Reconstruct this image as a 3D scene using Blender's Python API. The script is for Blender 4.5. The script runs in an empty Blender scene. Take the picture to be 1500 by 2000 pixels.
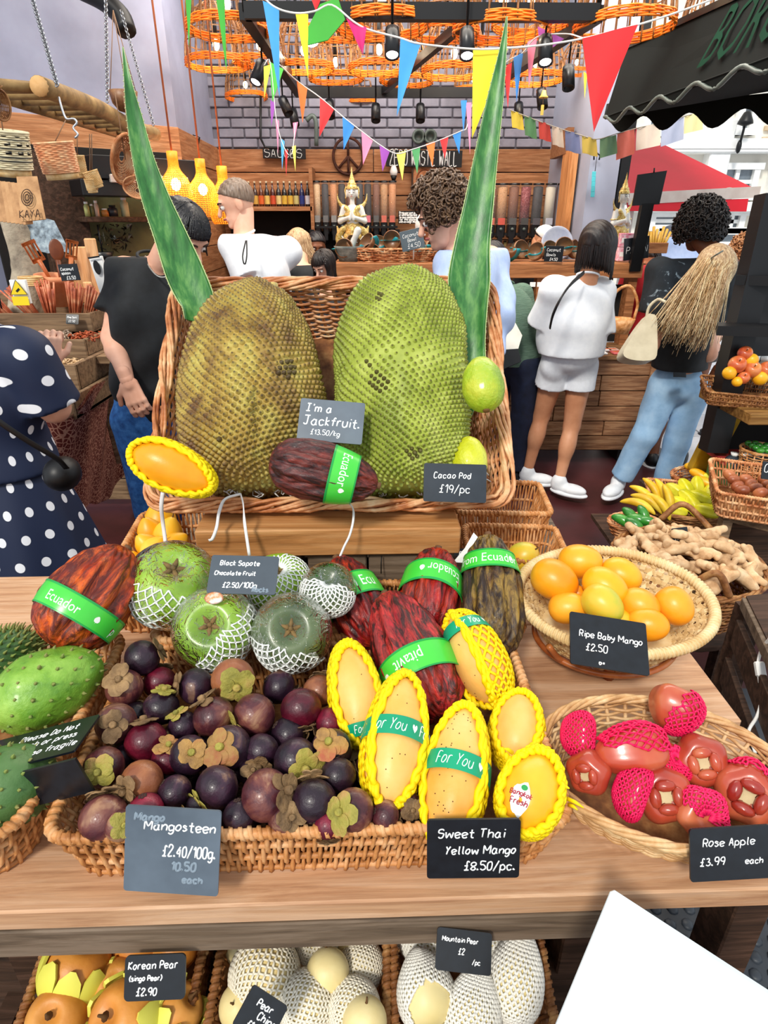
import bpy,math,random
import numpy as np
from mathutils import Matrix,Vector
random.seed(7)
RNG=np.random.default_rng(11)
SC=bpy.context.scene
COL=SC.collection
# camera, light, exposure
FPX,PITCH,CAMZ=1200.0,math.radians(25.4),1.6
CP,SP=math.cos(PITCH),math.sin(PITCH)
cd=bpy.data.cameras.new('camera');cam=bpy.data.objects.new('camera',cd);COL.objects.link(cam)
cam.location=(0,0,CAMZ);cam.rotation_euler=(math.pi/2-PITCH,0,0)
cd.sensor_fit='HORIZONTAL';cd.sensor_width=36.0;cd.lens=36.0*FPX/1500.0
cd.clip_start=0.02;cd.clip_end=200
SC.camera=cam
CAM=np.array([0,0,CAMZ])
world=bpy.data.worlds.new('sky');SC.world=world;world.use_nodes=True
_b=world.node_tree.nodes['Background'];_b.inputs[0].default_value=(0.86,0.93,1.0,1);_b.inputs[1].default_value=1.05
def lamp(kind,name,loc,rot,energy,color=(1,1,1),**kw):
 d=bpy.data.lights.new(name,kind);d.energy=energy;d.color=color
 for k,v in kw.items():setattr(d,k,v)
 o=bpy.data.objects.new(name,d);COL.objects.link(o);o.location=loc;o.rotation_euler=rot
 return o
lamp('SUN','hazy_sun',(0,-3,6),(math.radians(42),math.radians(-22),0),2.6,(1,0.95,0.86),angle=math.radians(9))
lamp('AREA','shop_wall_light',(0.1,5.3,3.3),(math.radians(35),0,0),40,(1,0.93,0.85),shape='RECTANGLE',size=3.0,size_y=0.8)  # area fill added to brighten the back wall
lamp('AREA','shop_ceiling_light',(0.6,4.2,3.6),(0,0,0),190,(1,0.9,0.78),shape='RECTANGLE',size=4.0,size_y=2.2)
SC.view_settings.view_transform='Standard';SC.view_settings.look='None'
SC.view_settings.exposure=0.0;SC.view_settings.gamma=1.0;SC.view_settings.use_curve_mapping=False
def ray(u,v):
 x=(u-750.0)/FPX;y=(v-1000.0)/FPX
 return np.array([x,CP-y*SP,-SP-y*CP])
def at(u,v,t=None,z=None,y=None,up=0.0):
 """a point of the place seen at pixel (u, v): at depth t, or on the height z, or on the plane y"""
 d=ray(u,v)
 if z is not None:t=(z-CAMZ)/d[2]
 elif y is not None:t=y/d[1]
 p=CAM+d*t;p[2]+=up
 return p
def tz(u,v,z):return(z-CAMZ)/ray(u,v)[2]
def unit(a):
 a=np.asarray(a,float);return a/max(1e-9,np.linalg.norm(a))
V=lambda*a:np.array(a,float)
# mesh building
class MB:
 def __init__(s):s.v=[];s.f={3:[],4:[]};s.n=0;s.big=[]
 def add(s,v,f):
  v=np.asarray(v,float).reshape(-1,3);s.v.append(v)
  if not isinstance(f,(list,tuple))or(len(f)and isinstance(f[0],(int,np.integer))):f=[f]
  for g in f:
   g=np.asarray(g)
   if g.size==0:continue
   s.f[g.shape[1]].append(g+s.n)
  s.n+=len(v);return s
 def ngon(s,pts):
  pts=np.asarray(pts,float);s.v.append(pts);s.big.append(list(range(s.n,s.n+len(pts))));s.n+=len(pts);return s
 def grid(s,P,closed_u=False,closed_v=False):
  """P [a,b,3]"""
  a,b=P.shape[:2]
  i=np.arange(a if closed_u else a-1)[:,None];j=np.arange(b if closed_v else b-1)[None,:]
  q=np.stack([i*b+j,((i+1)%a)*b+j,((i+1)%a)*b+(j+1)%b,i*b+(j+1)%b],-1).reshape(-1,4)
  return s.add(P.reshape(-1,3),[q])
 def box(s,c,size,R=None,bev=0.0):
  h=np.asarray(size,float)/2;c=np.asarray(c,float)
  if bev<=0:
   p=np.array([[x,y,z]for x in(-1,1)for y in(-1,1)for z in(-1,1)],float)*h
   q=[[0,1,3,2],[4,6,7,5],[0,4,5,1],[2,3,7,6],[0,2,6,4],[1,5,7,3]]
   if R is not None:p=p@np.asarray(R).T
   return s.add(p+c,[np.array(q)])
  b=min(bev,h.min()*0.9);vs=[];idx={}
  for sx in(-1,1):
   for sy in(-1,1):
    for sz in(-1,1):
     sg=np.array([sx,sy,sz])
     for k in range(3):
      q=sg*(h-b);q[k]=sg[k]*h[k];idx[(sx,sy,sz,k)]=len(vs);vs.append(q)
  quads=[];tris=[]
  for k in range(3):
   a,b2=[(1,2),(0,2),(0,1)][k]
   for sg in(-1,1):
    loop=[]
    for(u,w)in((-1,-1),(1,-1),(1,1),(-1,1)):
     t=[0,0,0];t[k]=sg;t[a]=u;t[b2]=w;loop.append(idx[(*t,k)])
    flip=(sg<0)^(k==1)
    quads.append(loop[::-1]if flip else loop)
  for k in range(3):
   a,b2=[(1,2),(0,2),(0,1)][k]
   for u in(-1,1):
    for w in(-1,1):
     t0=[0,0,0];t0[k]=-1;t0[a]=u;t0[b2]=w;t1=list(t0);t1[k]=1
     quads.append([idx[(*t0,a)],idx[(*t1,a)],idx[(*t1,b2)],idx[(*t0,b2)]])
  for sx in(-1,1):
   for sy in(-1,1):
    for sz in(-1,1):tris.append([idx[(sx,sy,sz,k)]for k in range(3)])
  p=np.array(vs)
  if R is not None:p=p@np.asarray(R).T
  return s.add(p+c,[np.array(quads),np.array(tris)])
 def bar(s,a,b,w,h,up=(0,0,1),bev=0.0):
  a=np.asarray(a,float);b=np.asarray(b,float);x=unit(b-a);y=np.cross(up,x)
  if np.linalg.norm(y)<1e-4:y=np.cross((0,1,0),x)
  y=unit(y);z=np.cross(x,y)
  return s.box((a+b)/2,(np.linalg.norm(b-a),w,h),np.stack([x,y,z],1),bev)
 def tubes(s,P,r,sides=6,closed=False,ref=None,caps=True,flat=None):
  """P [k,n,3] paths; r scalar / [n] / [k,n]; flat = squash along the second axis"""
  P=np.asarray(P,float)
  if P.ndim==2:P=P[None]
  k,n=P.shape[:2]
  if closed:T=np.roll(P,-1,1)-np.roll(P,1,1)
  else:T=np.gradient(P,axis=1)if n>2 else np.repeat(P[:,1:]-P[:,:1],2,1)
  T=T/np.maximum(1e-9,np.linalg.norm(T,axis=-1,keepdims=True))
  if ref is None:
   m=np.abs(T).mean((0,1));ref=np.eye(3)[int(np.argmin(m))]
  ref=np.broadcast_to(np.asarray(ref,float),P.shape)
  A=np.cross(T,ref);A/=np.maximum(1e-6,np.linalg.norm(A,axis=-1,keepdims=True));B=np.cross(T,A)
  th=np.arange(sides)*2*math.pi/sides+0.3
  r=np.broadcast_to(np.asarray(r,float),(k,n))[...,None,None]
  Bf=B*(flat if flat is not None else 1.0)
  Q=P[:,:,None]+r*(A[:,:,None]*np.cos(th)[None,None,:,None]+Bf[:,:,None]*np.sin(th)[None,None,:,None])
  i=np.arange(n if closed else n-1)[:,None];j=np.arange(sides)[None,:]
  q=np.stack([i*sides+j,i*sides+(j+1)%sides,((i+1)%n)*sides+(j+1)%sides,((i+1)%n)*sides+j],-1).reshape(-1,4)
  off=(np.arange(k)*n*sides)[:,None,None]
  fs=[(q[None]+off).reshape(-1,4)]
  Qf=Q.reshape(-1,3)
  if not closed and caps:
   c=np.concatenate([P[:,0],P[:,-1]],0);base=len(Qf)
   j=np.arange(sides)
   tr=[]
   for e,row in((0,0),(1,n-1)):
    ci=(base+e*k+np.arange(k))[:,None]+0*j[None]
    a0=np.arange(k)[:,None]*n*sides+row*sides+j[None];a1=np.arange(k)[:,None]*n*sides+row*sides+(j[None]+1)%sides
    tr.append(np.stack([ci,a1,a0]if e==0 else[ci,a0,a1],-1).reshape(-1,3))
   Qf=np.concatenate([Qf,c]);fs.append(np.concatenate(tr))
  return s.add(Qf,fs)
 def lathe(s,prof,c=(0,0,0),seg=20,axis=None,X=None,caps=True):
  """prof [(r,z)...] turned about axis through c"""
  prof=np.asarray(prof,float);th=np.arange(seg)*2*math.pi/seg
  if axis is None:R=np.eye(3)
  else:R=basis(axis,X)
  P=np.stack([prof[:,0:1]*np.cos(th),prof[:,0:1]*np.sin(th),np.repeat(prof[:,1:2],seg,1)],-1)
  P=P@R.T+np.asarray(c,float)
  return s.grid(P,closed_v=True)
 def ell(s,c,r,R=None,nu=12,nv=16):
  u=np.linspace(0.0,math.pi,nu+1);v=np.arange(nv)*2*math.pi/nv
  P=np.stack([np.sin(u)[:,None]*np.cos(v),np.sin(u)[:,None]*np.sin(v),np.repeat(np.cos(u)[:,None],nv,1)],-1)*np.broadcast_to(np.asarray(r,float),(3,))
  if R is not None:P=P@np.asarray(R).T
  return s.grid(P[::-1]+np.asarray(c,float),closed_v=True)
 def merged(s):
  v=np.concatenate(s.v)if s.v else np.zeros((0,3))
  q=np.concatenate(s.f[4])if s.f[4]else np.zeros((0,4),int)
  t=np.concatenate(s.f[3])if s.f[3]else np.zeros((0,3),int)
  return v,q,t
 def xf(s,M):
  """transform what is collected so far by a 4x4"""
  M=np.asarray(M);v,q,t=s.merged();b=s.big
  s.v=[v@M[:3,:3].T+M[:3,3]];s.f={3:[t]if len(t)else[],4:[q]if len(q)else[]};return s
def basis(z,x=None):
 z=unit(z)
 if x is None:x=(1,0,0)if abs(z[0])<0.9 else(0,1,0)
 x=np.asarray(x,float);x=x-z*np.dot(x,z)
 if np.linalg.norm(x)<1e-6:x=np.cross(z,(0,1,0.3))
 x=unit(x);return np.stack([x,np.cross(z,x),z],1)
def mat4(R,c):
 M=np.eye(4);M[:3,:3]=R;M[:3,3]=c;return M
def mesh_from(name,mb,smooth=True):
 v,q,t=mb.merged();me=bpy.data.meshes.new(name)
 nb=sum(len(b)for b in mb.big)
 loops=np.concatenate([q.ravel(),t.ravel(),np.array([i for b in mb.big for i in b],int)]).astype(np.int32)
 starts=np.concatenate([np.arange(len(q))*4,len(q)*4+np.arange(len(t))*3]).astype(np.int32)
 if mb.big:
  o=len(q)*4+len(t)*3;st=[]
  for b in mb.big:st.append(o);o+=len(b)
  starts=np.concatenate([starts,np.array(st,np.int32)])
 me.vertices.add(len(v));me.vertices.foreach_set('co',v.astype(np.float32).ravel())
 me.loops.add(len(loops));me.loops.foreach_set('vertex_index',loops)
 me.polygons.add(len(starts));me.polygons.foreach_set('loop_start',starts)
 me.polygons.foreach_set('use_smooth',np.full(len(starts),bool(smooth)))
 me.update(calc_edges=True)
 return me
WM={}
def link(o,M,parent):
 COL.objects.link(o)
 if parent is not None:
  o.parent=parent;WM[o.name]=M;L=np.linalg.inv(WM[parent.name])@M
  o.matrix_basis=Matrix(L.tolist())
 else:
  WM[o.name]=M;o.matrix_basis=Matrix(M.tolist())
def info(o,label=None,cat=None,group=None,kind=None):
 if label:o['label']=label
 if cat:o['category']=cat
 if group:o['group']=group
 if kind:o['kind']=kind
 return o
def thing(name,label,cat,loc=(0,0,0),R=None,group=None,kind=None):
 o=bpy.data.objects.new(name,None);o.empty_display_size=0.05
 link(o,mat4(np.eye(3)if R is None else R,np.asarray(loc,float)),None)
 return info(o,label,cat,group,kind)
def part(name,mb,m,parent=None,M=None,smooth=True,label=None,kind=None,cat=None,group=None,local=False,sharp=None):
 """mb in world coordinates (local=True: in the frame M or the parent's frame) becomes one mesh object"""
 if isinstance(mb,bpy.types.Mesh):me=mb;local=True
 else:me=None
 if M is None:M=WM[parent.name]if parent is not None else None
 if me is None:
  if M is None:
   v=mb.merged()[0];lo=v.min(0);hi=v.max(0);M=mat4(np.eye(3),V((lo[0]+hi[0])/2,(lo[1]+hi[1])/2,lo[2]))
  if not local:
   Mi=np.linalg.inv(M);mb.v=[v@Mi[:3,:3].T+Mi[:3,3]for v in mb.v]
  me=mesh_from(name,mb,smooth)
  for x in(m if isinstance(m,(list,tuple))else[m]):me.materials.append(x)
  if sharp:me.set_sharp_from_angle(angle=math.radians(sharp))
 o=bpy.data.objects.new(name,me);link(o,M if M is not None else np.eye(4),parent)
 return info(o,label,cat,group,kind)
KIDS={}
def copy_thing(o,M,label=None,group=None,parent=None):
 """a copy of a thing with copies of its parts"""
 c=o.copy()
 if parent is None:
  c.parent=None;link(c,np.asarray(M,float),None)
  if label:c['label']=label
  if group:c['group']=group
 else:
  COL.objects.link(c);c.parent=parent;c.matrix_basis=o.matrix_basis.copy()
 for ch in list(o.children):copy_thing(ch,None,parent=c)
 return c
# materials
MATS={}
def rgb(h,g=2.2):
 if isinstance(h,str):
  h=h.lstrip('#');return tuple(((int(h[i:i+2],16)/255.0)**g)for i in(0,2,4))
 return tuple(h)
class NT:
 def __init__(s,name):
  s.m=bpy.data.materials.new(name);s.m.use_nodes=True;s.t=s.m.node_tree;s.n=s.t.nodes;s.b=s.n['Principled BSDF'];s.out=s.n['Material Output']
 def new(s,typ,**kw):
  n=s.n.new(typ)
  for k,v in kw.items():
   if k.startswith('i_'):
    key=k[2:];key=int(key)if key.isdigit()else key.replace('_',' ')
    n.inputs[key].default_value=v
   else:setattr(n,k,v)
  return n
 def L(s,a,b):s.t.links.new(a,b)
 def coords(s,scale=(1,1,1),kind='Object',rot=(0,0,0),rand=False):
  tc=s.new('ShaderNodeTexCoord');mp=s.new('ShaderNodeMapping');mp.inputs['Scale'].default_value=scale;mp.inputs['Rotation'].default_value=rot
  s.L(tc.outputs[kind],mp.inputs['Vector'])
  if rand:
   oi=s.new('ShaderNodeObjectInfo');mu=s.new('ShaderNodeMath',operation='MULTIPLY',i_1=57.0);s.L(oi.outputs['Random'],mu.inputs[0])
   s.L(mu.outputs[0],mp.inputs['Location'])
  return mp.outputs[0]
 def noise(s,vec,scale,detail=4,rough=0.55,dist=0.0):
  n=s.new('ShaderNodeTexNoise');n.inputs['Scale'].default_value=scale;n.inputs['Detail'].default_value=detail;n.inputs['Roughness'].default_value=rough;n.inputs['Distortion'].default_value=dist
  s.L(vec,n.inputs['Vector']);return n.outputs['Fac']
 def ramp(s,fac,stops,interp='LINEAR'):
  r=s.new('ShaderNodeValToRGB');r.color_ramp.interpolation=interp;e=r.color_ramp.elements
  while len(e)<len(stops):e.new(0.5)
  for i,(p,c)in enumerate(stops):e[i].position=p;e[i].color=(*rgb(c),1)
  s.L(fac,r.inputs[0]);return r.outputs[0]
 def mix(s,fac,a,b,mode='MIX'):
  m=s.new('ShaderNodeMix',data_type='RGBA',blend_type=mode)
  for sock,val in((m.inputs[0],fac),(m.inputs[6],a),(m.inputs[7],b)):
   if isinstance(val,(int,float)):sock.default_value=val
   elif isinstance(val,(tuple,str)):sock.default_value=(*rgb(val),1)
   else:s.L(val,sock)
  return m.outputs[2]
 def math(s,op,a,b=None):
  m=s.new('ShaderNodeMath',operation=op)
  for i,x in enumerate((a,b)):
   if x is None:continue
   if isinstance(x,(int,float)):m.inputs[i].default_value=x
   else:s.L(x,m.inputs[i])
  return m.outputs[0]
 def bump(s,h,strength=0.5,dist=0.002):
  b=s.new('ShaderNodeBump');b.inputs['Strength'].default_value=strength;b.inputs['Distance'].default_value=dist
  s.L(h,b.inputs['Height']);s.L(b.outputs[0],s.b.inputs['Normal']);return b
def mat(name,cols,scale=20,rough=0.6,bump=0.0,bdist=0.002,bscale=None,stretch=(1,1,1),spec=0.5,coat=0.0,metal=0.0,rand=0.0,detail=4,sss=0.0,emit=None,dist=0.0,coords='Object',sheen=0.0,trans=0.0,alpha=1.0,hue=0.0):
 """noise-coloured principled material; cols a colour or a list of colours / (pos, colour)"""
 if name in MATS:return MATS[name]
 N=NT(name);b=N.b
 b.inputs['Roughness'].default_value=rough;b.inputs['Specular IOR Level'].default_value=spec;b.inputs['Metallic'].default_value=metal
 b.inputs['Coat Weight'].default_value=coat;b.inputs['Coat Roughness'].default_value=0.12
 if sheen:b.inputs['Sheen Weight'].default_value=sheen
 if trans:b.inputs['Transmission Weight'].default_value=trans
 if alpha<1:b.inputs['Alpha'].default_value=alpha
 if isinstance(cols,(str,tuple)):cols=[cols]
 vec=N.coords(stretch,coords,rand=True)
 n=N.noise(vec,scale,detail,0.6,dist)
 if len(cols)==1:
  c0=rgb(cols[0]);cols=[(0.3,tuple(x*0.9 for x in c0)),(0.7,tuple(min(1,x*1.08)for x in c0))]
 elif not isinstance(cols[0],tuple)or len(cols[0])!=2:
  k=len(cols);cols=[(0.3+0.4*i/(k-1),c)for i,c in enumerate(cols)]
 c=N.ramp(n,cols)
 if rand or hue:
  oi=N.new('ShaderNodeObjectInfo');hs=N.new('ShaderNodeHueSaturation')
  mr=N.new('ShaderNodeMapRange');mr.inputs['To Min'].default_value=1-rand;mr.inputs['To Max'].default_value=1+rand
  N.L(oi.outputs['Random'],mr.inputs['Value']);N.L(mr.outputs[0],hs.inputs['Value'])
  if hue:
   m2=N.new('ShaderNodeMapRange');m2.inputs['To Min'].default_value=0.5-hue;m2.inputs['To Max'].default_value=0.5+hue
   q=N.math('FRACT',N.math('MULTIPLY',oi.outputs['Random'],7.31));N.L(q,m2.inputs['Value']);N.L(m2.outputs[0],hs.inputs['Hue'])
  N.L(c,hs.inputs['Color']);c=hs.outputs[0]
 N.L(c,b.inputs['Base Color'])
 if bump:N.bump(N.noise(vec,bscale or scale*2,5,0.6),bump,bdist)
 if sss:b.inputs['Subsurface Weight'].default_value=sss;b.inputs['Subsurface Radius'].default_value=(0.01,0.005,0.003)
 if emit:b.inputs['Emission Color'].default_value=(*rgb(emit[0]),1);b.inputs['Emission Strength'].default_value=emit[1]
 MATS[name]=N.m;return N.m
def wood(name,dark,mid,light,axis=0,grain=14,rough=0.6,knots=True,rand=0.18,bump=0.35):
 """planed or sawn wood; grain runs along the object's own axis"""
 if name in MATS:return MATS[name]
 N=NT(name);st=[12,12,12];st[axis]=0.9
 vec=N.coords(tuple(st),rand=True);n1=N.noise(vec,grain*0.35,6,0.65,0.6)
 st2=[70,70,70];st2[axis]=2.0
 n2=N.noise(N.coords(tuple(st2),rand=True),3,3,0.7)
 c=N.ramp(n1,[(0.28,dark),(0.47,mid),(0.62,light),(0.8,mid)])
 c=N.mix(0.35,c,N.ramp(n2,[(0.35,dark),(0.6,light)]),'MULTIPLY')if knots else c
 oi=N.new('ShaderNodeObjectInfo');hs=N.new('ShaderNodeHueSaturation');mr=N.new('ShaderNodeMapRange')
 mr.inputs['To Min'].default_value=1-rand;mr.inputs['To Max'].default_value=1+rand
 N.L(oi.outputs['Random'],mr.inputs['Value']);N.L(mr.outputs[0],hs.inputs['Value']);N.L(c,hs.inputs['Color']);N.L(hs.outputs[0],N.b.inputs['Base Color'])
 N.b.inputs['Roughness'].default_value=rough;N.b.inputs['Specular IOR Level'].default_value=0.3
 N.bump(n2,bump,0.0015);MATS[name]=N.m;return N.m
# implicit bodies: smooth unions of tapered limbs -> one skin
def _rc(p,a,b,ra,rb):
 ba=b-a;L2=max(1e-12,float(ba@ba));h=np.clip(((p-a)@ba)/L2,0,1)
 return np.linalg.norm(p-a-h[...,None]*ba,axis=-1)-(ra+(rb-ra)*h)
def sdf_mesh(prims,res=0.01,k=0.02,noise=None,cuts=(),margin=0.03):
 """prims: ('c',a,b,ra,rb[,k]) limb, ('cc',a,b,ra,rb) limb cut square at b, ('e',c,radii,R[,k]) ellipsoid, ('-e',c,radii,R[,k]) hollow; cuts: (point, normal) keep the side the normal points away from"""
 lo=np.full(3,1e9);hi=np.full(3,-1e9)
 for pr in prims:
  if pr[0][0]=='-':continue
  if pr[0]in('c','cc'):
   for p,r in((pr[1],pr[3]),(pr[2],pr[4])):lo=np.minimum(lo,np.asarray(p)-r);hi=np.maximum(hi,np.asarray(p)+r)
  else:
   r=max(pr[2]);lo=np.minimum(lo,np.asarray(pr[1])-r);hi=np.maximum(hi,np.asarray(pr[1])+r)
 lo=lo-margin;hi=hi+margin;n=np.ceil((hi-lo)/res).astype(int)+1
 ax=[lo[i]+np.arange(n[i])*res for i in range(3)]
 Fd=np.full(tuple(n),1.0,np.float32)
 for pr in prims:
  sub=pr[0][0]=='-';kk=k
  if pr[0]in('c','cc'):
   a,b=np.asarray(pr[1],float),np.asarray(pr[2],float);ra,rb=pr[3],pr[4];kk=pr[5]if len(pr)>5 else k
   l=np.minimum(a-ra,b-rb)-kk-res*3;h=np.maximum(a+ra,b+rb)+kk+res*3
  else:
   c=np.asarray(pr[1],float);rr=np.asarray(pr[2],float);R=np.eye(3)if len(pr)<4 or pr[3]is None else np.asarray(pr[3]);kk=pr[4]if len(pr)>4 else k
   m=rr.max()+kk+res*3;l=c-m;h=c+m
  i0=np.clip(((l-lo)/res).astype(int),0,n);i1=np.clip(((h-lo)/res).astype(int)+2,0,n)
  if(i1<=i0).any():continue
  sl=tuple(slice(i0[i],i1[i])for i in range(3))
  p=np.stack(np.meshgrid(*[ax[i][sl[i]]for i in range(3)],indexing='ij'),-1)
  if pr[0]in('c','cc'):
   d=_rc(p,a,b,ra,rb)
   if pr[0]=='cc':d=np.maximum(d,(p-b)@unit(b-a))
  else:
   q=(p-c)@R;k0=np.linalg.norm(q/rr,axis=-1);k1=np.linalg.norm(q/rr**2,axis=-1);d=k0*(k0-1)/np.maximum(k1,1e-9)
  A=Fd[sl]
  if sub:
   hh=np.clip(0.5-0.5*(A+d)/kk,0,1);Fd[sl]=A*(1-hh)+(-d)*hh+kk*hh*(1-hh)
  else:
   hh=np.clip(0.5+0.5*(d-A)/kk,0,1);Fd[sl]=d*(1-hh)+A*hh-kk*hh*(1-hh)
 if noise is not None or cuts:
  near=np.argwhere(Fd<0.05);p=lo+near*res;d=Fd[tuple(near.T)]
  if noise is not None:d=d+noise(p)
  for(c,nn)in cuts:d=np.maximum(d,(p-np.asarray(c))@unit(nn))
  Fd[tuple(near.T)]=d
 return surface_nets(Fd,lo,res)
def surface_nets(Fd,lo,res):
 s=Fd<0
 c=np.zeros(tuple(np.array(Fd.shape)-1),np.int8)
 for dx in(0,1):
  for dy in(0,1):
   for dz in(0,1):c+=s[dx:Fd.shape[0]-1+dx,dy:Fd.shape[1]-1+dy,dz:Fd.shape[2]-1+dz]
 act=(c>0)&(c<8);idx=np.argwhere(act);ids=np.full(act.shape,-1,np.int64);ids[act]=np.arange(len(idx))
 acc=np.zeros((len(idx),3));cnt=np.zeros(len(idx));C=[(dx,dy,dz)for dx in(0,1)for dy in(0,1)for dz in(0,1)]
 for a in C:
  for b in C:
   if sum(abs(a[i]-b[i])for i in range(3))!=1 or a>b:continue
   fa=Fd[tuple((idx+a).T)];fb=Fd[tuple((idx+b).T)];m=(fa<0)!=(fb<0)
   t=np.where(m,fa/np.where(m,fa-fb,1),0)
   acc+=m[:,None]*(np.array(a)+t[:,None]*(np.array(b)-np.array(a)));cnt+=m
 vs=lo+(idx+acc/np.maximum(1,cnt)[:,None])*res
 quads=[]
 for axis in range(3):
  a0=[slice(None)]*3;a1=[slice(None)]*3;a0[axis]=slice(0,-1);a1[axis]=slice(1,None)
  e=s[tuple(a0)]!=s[tuple(a1)];E=np.argwhere(e);o=[i for i in range(3)if i!=axis]
  ok=np.ones(len(E),bool)
  for i in o:ok&=(E[:,i]>0)&(E[:,i]<Fd.shape[i]-1)
  E=E[ok];ins=s[tuple(E.T)]
  def cell(d0,d1):
   q=E.copy();q[:,o[0]]+=d0;q[:,o[1]]+=d1;return ids[tuple(q.T)]
  q=np.stack([cell(-1,-1),cell(0,-1),cell(0,0),cell(-1,0)],-1)
  flip=ins if axis!=1 else~ins
  q=np.where(flip[:,None],q,q[:,::-1]);quads.append(q)
 return vs,np.concatenate(quads)
def blob(prims,res=0.01,k=0.02,noise=None,cuts=(),mb=None):
 v,q=sdf_mesh(prims,res,k,noise,cuts);mb=mb or MB();return mb.add(v,[q])
# handwriting (single-stroke chalk-pen letters)
GL={'A':'00 28 40|13 33','B':'00 08 38 47 45 34 04|34 43 41 30 00','C':'47 38 18 06 02 10 30 41','D':'00 08 28 46 42 20 00','E':'48 08 00 40|04 34','F':'48 08 00|04 34','G':'47 38 18 06 02 10 30 41 44 24','H':'08 00|48 40|04 44','I':'08 48|28 20|00 40','J':'08 58|38 31 20 10 01','K':'08 00|48 04 40','L':'08 00 40','M':'00 08 33 68 60','N':'00 08 40 48','O':'18 06 02 10 30 42 46 38 18','P':'00 08 38 47 45 34 04','R':'00 08 38 47 45 34 04|24 40','S':'47 38 18 07 05 44 42 30 10 01','T':'08 58|28 20','U':'08 02 10 30 42 48','W':'08 10 25 40 58','Y':'08 24|48 24 10','Z':'08 48 00 40','a':'44 25 14 02 10 30 43|45 41 50','b':'08 00|03 25 34 32 20 01','c':'44 25 04 02 10 30 41','d':'43 25 04 02 10 30 43|48 40','e':'02 43 44 25 04 02 10 30 41','f':'47 38 26 20|05 45','g':'44 25 04 02 10 41|45 4a 2c 0b','h':'08 00|03 25 44 40','i':'15 10|17 18','j':'25 2b 0c|27 28','k':'08 00|35 03 30','l':'18 11 20','m':'05 00|03 15 34 30|33 45 64 60','n':'05 00|03 25 44 40','o':'15 03 01 20 31 43 35 15','p':'05 0c|04 25 43 41 20 01','q':'44 25 04 02 10 41|45 4c','r':'05 00|03 15 35','s':'34 15 04 32 31 10 01','t':'28 21 30 40|05 45','u':'05 02 10 30 42|45 40','v':'05 20 45','w':'05 10 34 50 65','x':'05 40|00 45','y':'05 03 22 43|45 42 2b 0c','z':'05 45 00 40','0':'18 06 02 10 30 42 46 38 18','1':'06 28 20','2':'06 18 38 46 00 40','3':'07 28 37 35 24 43 41 20 01','4':'38 03 43|36 30','5':'48 08 05 25 43 41 20 01','6':'38 05 02 10 30 42 34 14 02','7':'08 48 10','8':'24 05 07 28 47 45 24 02 01 20 41 42 24','9':'44 14 06 18 38 46 44 30','£':'47 38 27 21 00 40|04 34','$':'28 2a|47 18 06 34 42 11 01','/':'0a 49','.':'00 01 10',',':'11 0a',"'":'18 16','(':'29 04 2a',')':'09 24 0a','-':'04 34','!':'18 12|10 11','?':'06 18 38 46 23 22|20 21','&':'40 07 28 36 02 10 42','^':'03 15 24 35 53 20 03','~':'05 17 35 57','=':'03 43|05 45'}
_Y={str(i):i for i in range(10)};_Y.update({'a':-1,'b':-2,'c':-3})
def _spline(p,m=4):
 p=np.asarray(p,float)
 if len(p)<3:return np.linspace(p[0],p[-1],3)if len(p)==2 else p
 q=np.concatenate([[2*p[0]-p[1]],p,[2*p[-1]-p[-2]]]);out=[]
 for i in range(1,len(q)-2):
  for t in np.arange(m)/m:
   out.append(0.5*((2*q[i])+(-q[i-1]+q[i+1])*t+(2*q[i-1]-5*q[i]+4*q[i+1]-q[i+2])*t*t+(-q[i-1]+3*q[i]-3*q[i+1]+q[i+2])*t**3))
 out.append(p[-1]);return np.array(out)
def strokes(txt,size,slant=0.12,wob=0.25,seed=1):
 rs=random.Random(seed+len(txt)*7);x=0.0;out=[];s=size/8.0
 for ch in txt:
  if ch==' ':x+=3.6;continue
  g=GL.get(ch)
  if g is None:x+=3;continue
  w=0
  dy=rs.uniform(-wob,wob);sc=1+rs.uniform(-0.06,0.06)
  for st in g.split('|'):
   p=[(int(c[0]),_Y[c[1]])for c in st.split()]
   w=max(w,max(a for a,b in p))
   sp=_spline([(x+a*sc+b*slant+rs.uniform(-.12,.12),b*sc+dy+rs.uniform(-.12,.12))for a,b in p])
   out.append(np.array(sp)*s)
  x+=w*sc+1.9
 return out,x*s
def write(mb,lines,w,h,pen=0.0007,seed=1,z=0.0):
 """lines: (text, x, y, size) on a face w x h centred at the origin; x, y as fractions (0..1 from the left / bottom)"""
 for i,ln in enumerate(lines):
  txt,fx,fy,size=ln[:4];pn=ln[4]if len(ln)>4 else pen;rot=ln[5]if len(ln)>5 else 0
  size*=.84;pn*=.78;st,L=strokes(txt,size*h,seed=seed+i);k=min(1,(0.97-fx)*w/max(L,1e-6));st=[p*[k,1]for p in st]
  c,s_=math.cos(rot),math.sin(rot)
  for p in st:
   q=np.stack([(fx-0.5)*w+p[:,0]*c-p[:,1]*s_,(fy-0.5)*h+p[:,0]*s_+p[:,1]*c,np.full(len(p),z)],-1)
   mb.tubes(q,pn,5,ref=(0,0,1),flat=0.35)
def rrect(w,h,r,n=4):
 out=[]
 for cx,cy,a0 in((w/2-r,h/2-r,0),(-w/2+r,h/2-r,90),(-w/2+r,-h/2+r,180),(w/2-r,-h/2+r,270)):
  for k in range(n+1):
   a=math.radians(a0+90*k/n);out.append((cx+r*math.cos(a),cy+r*math.sin(a)))
 return np.array(out)
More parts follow.
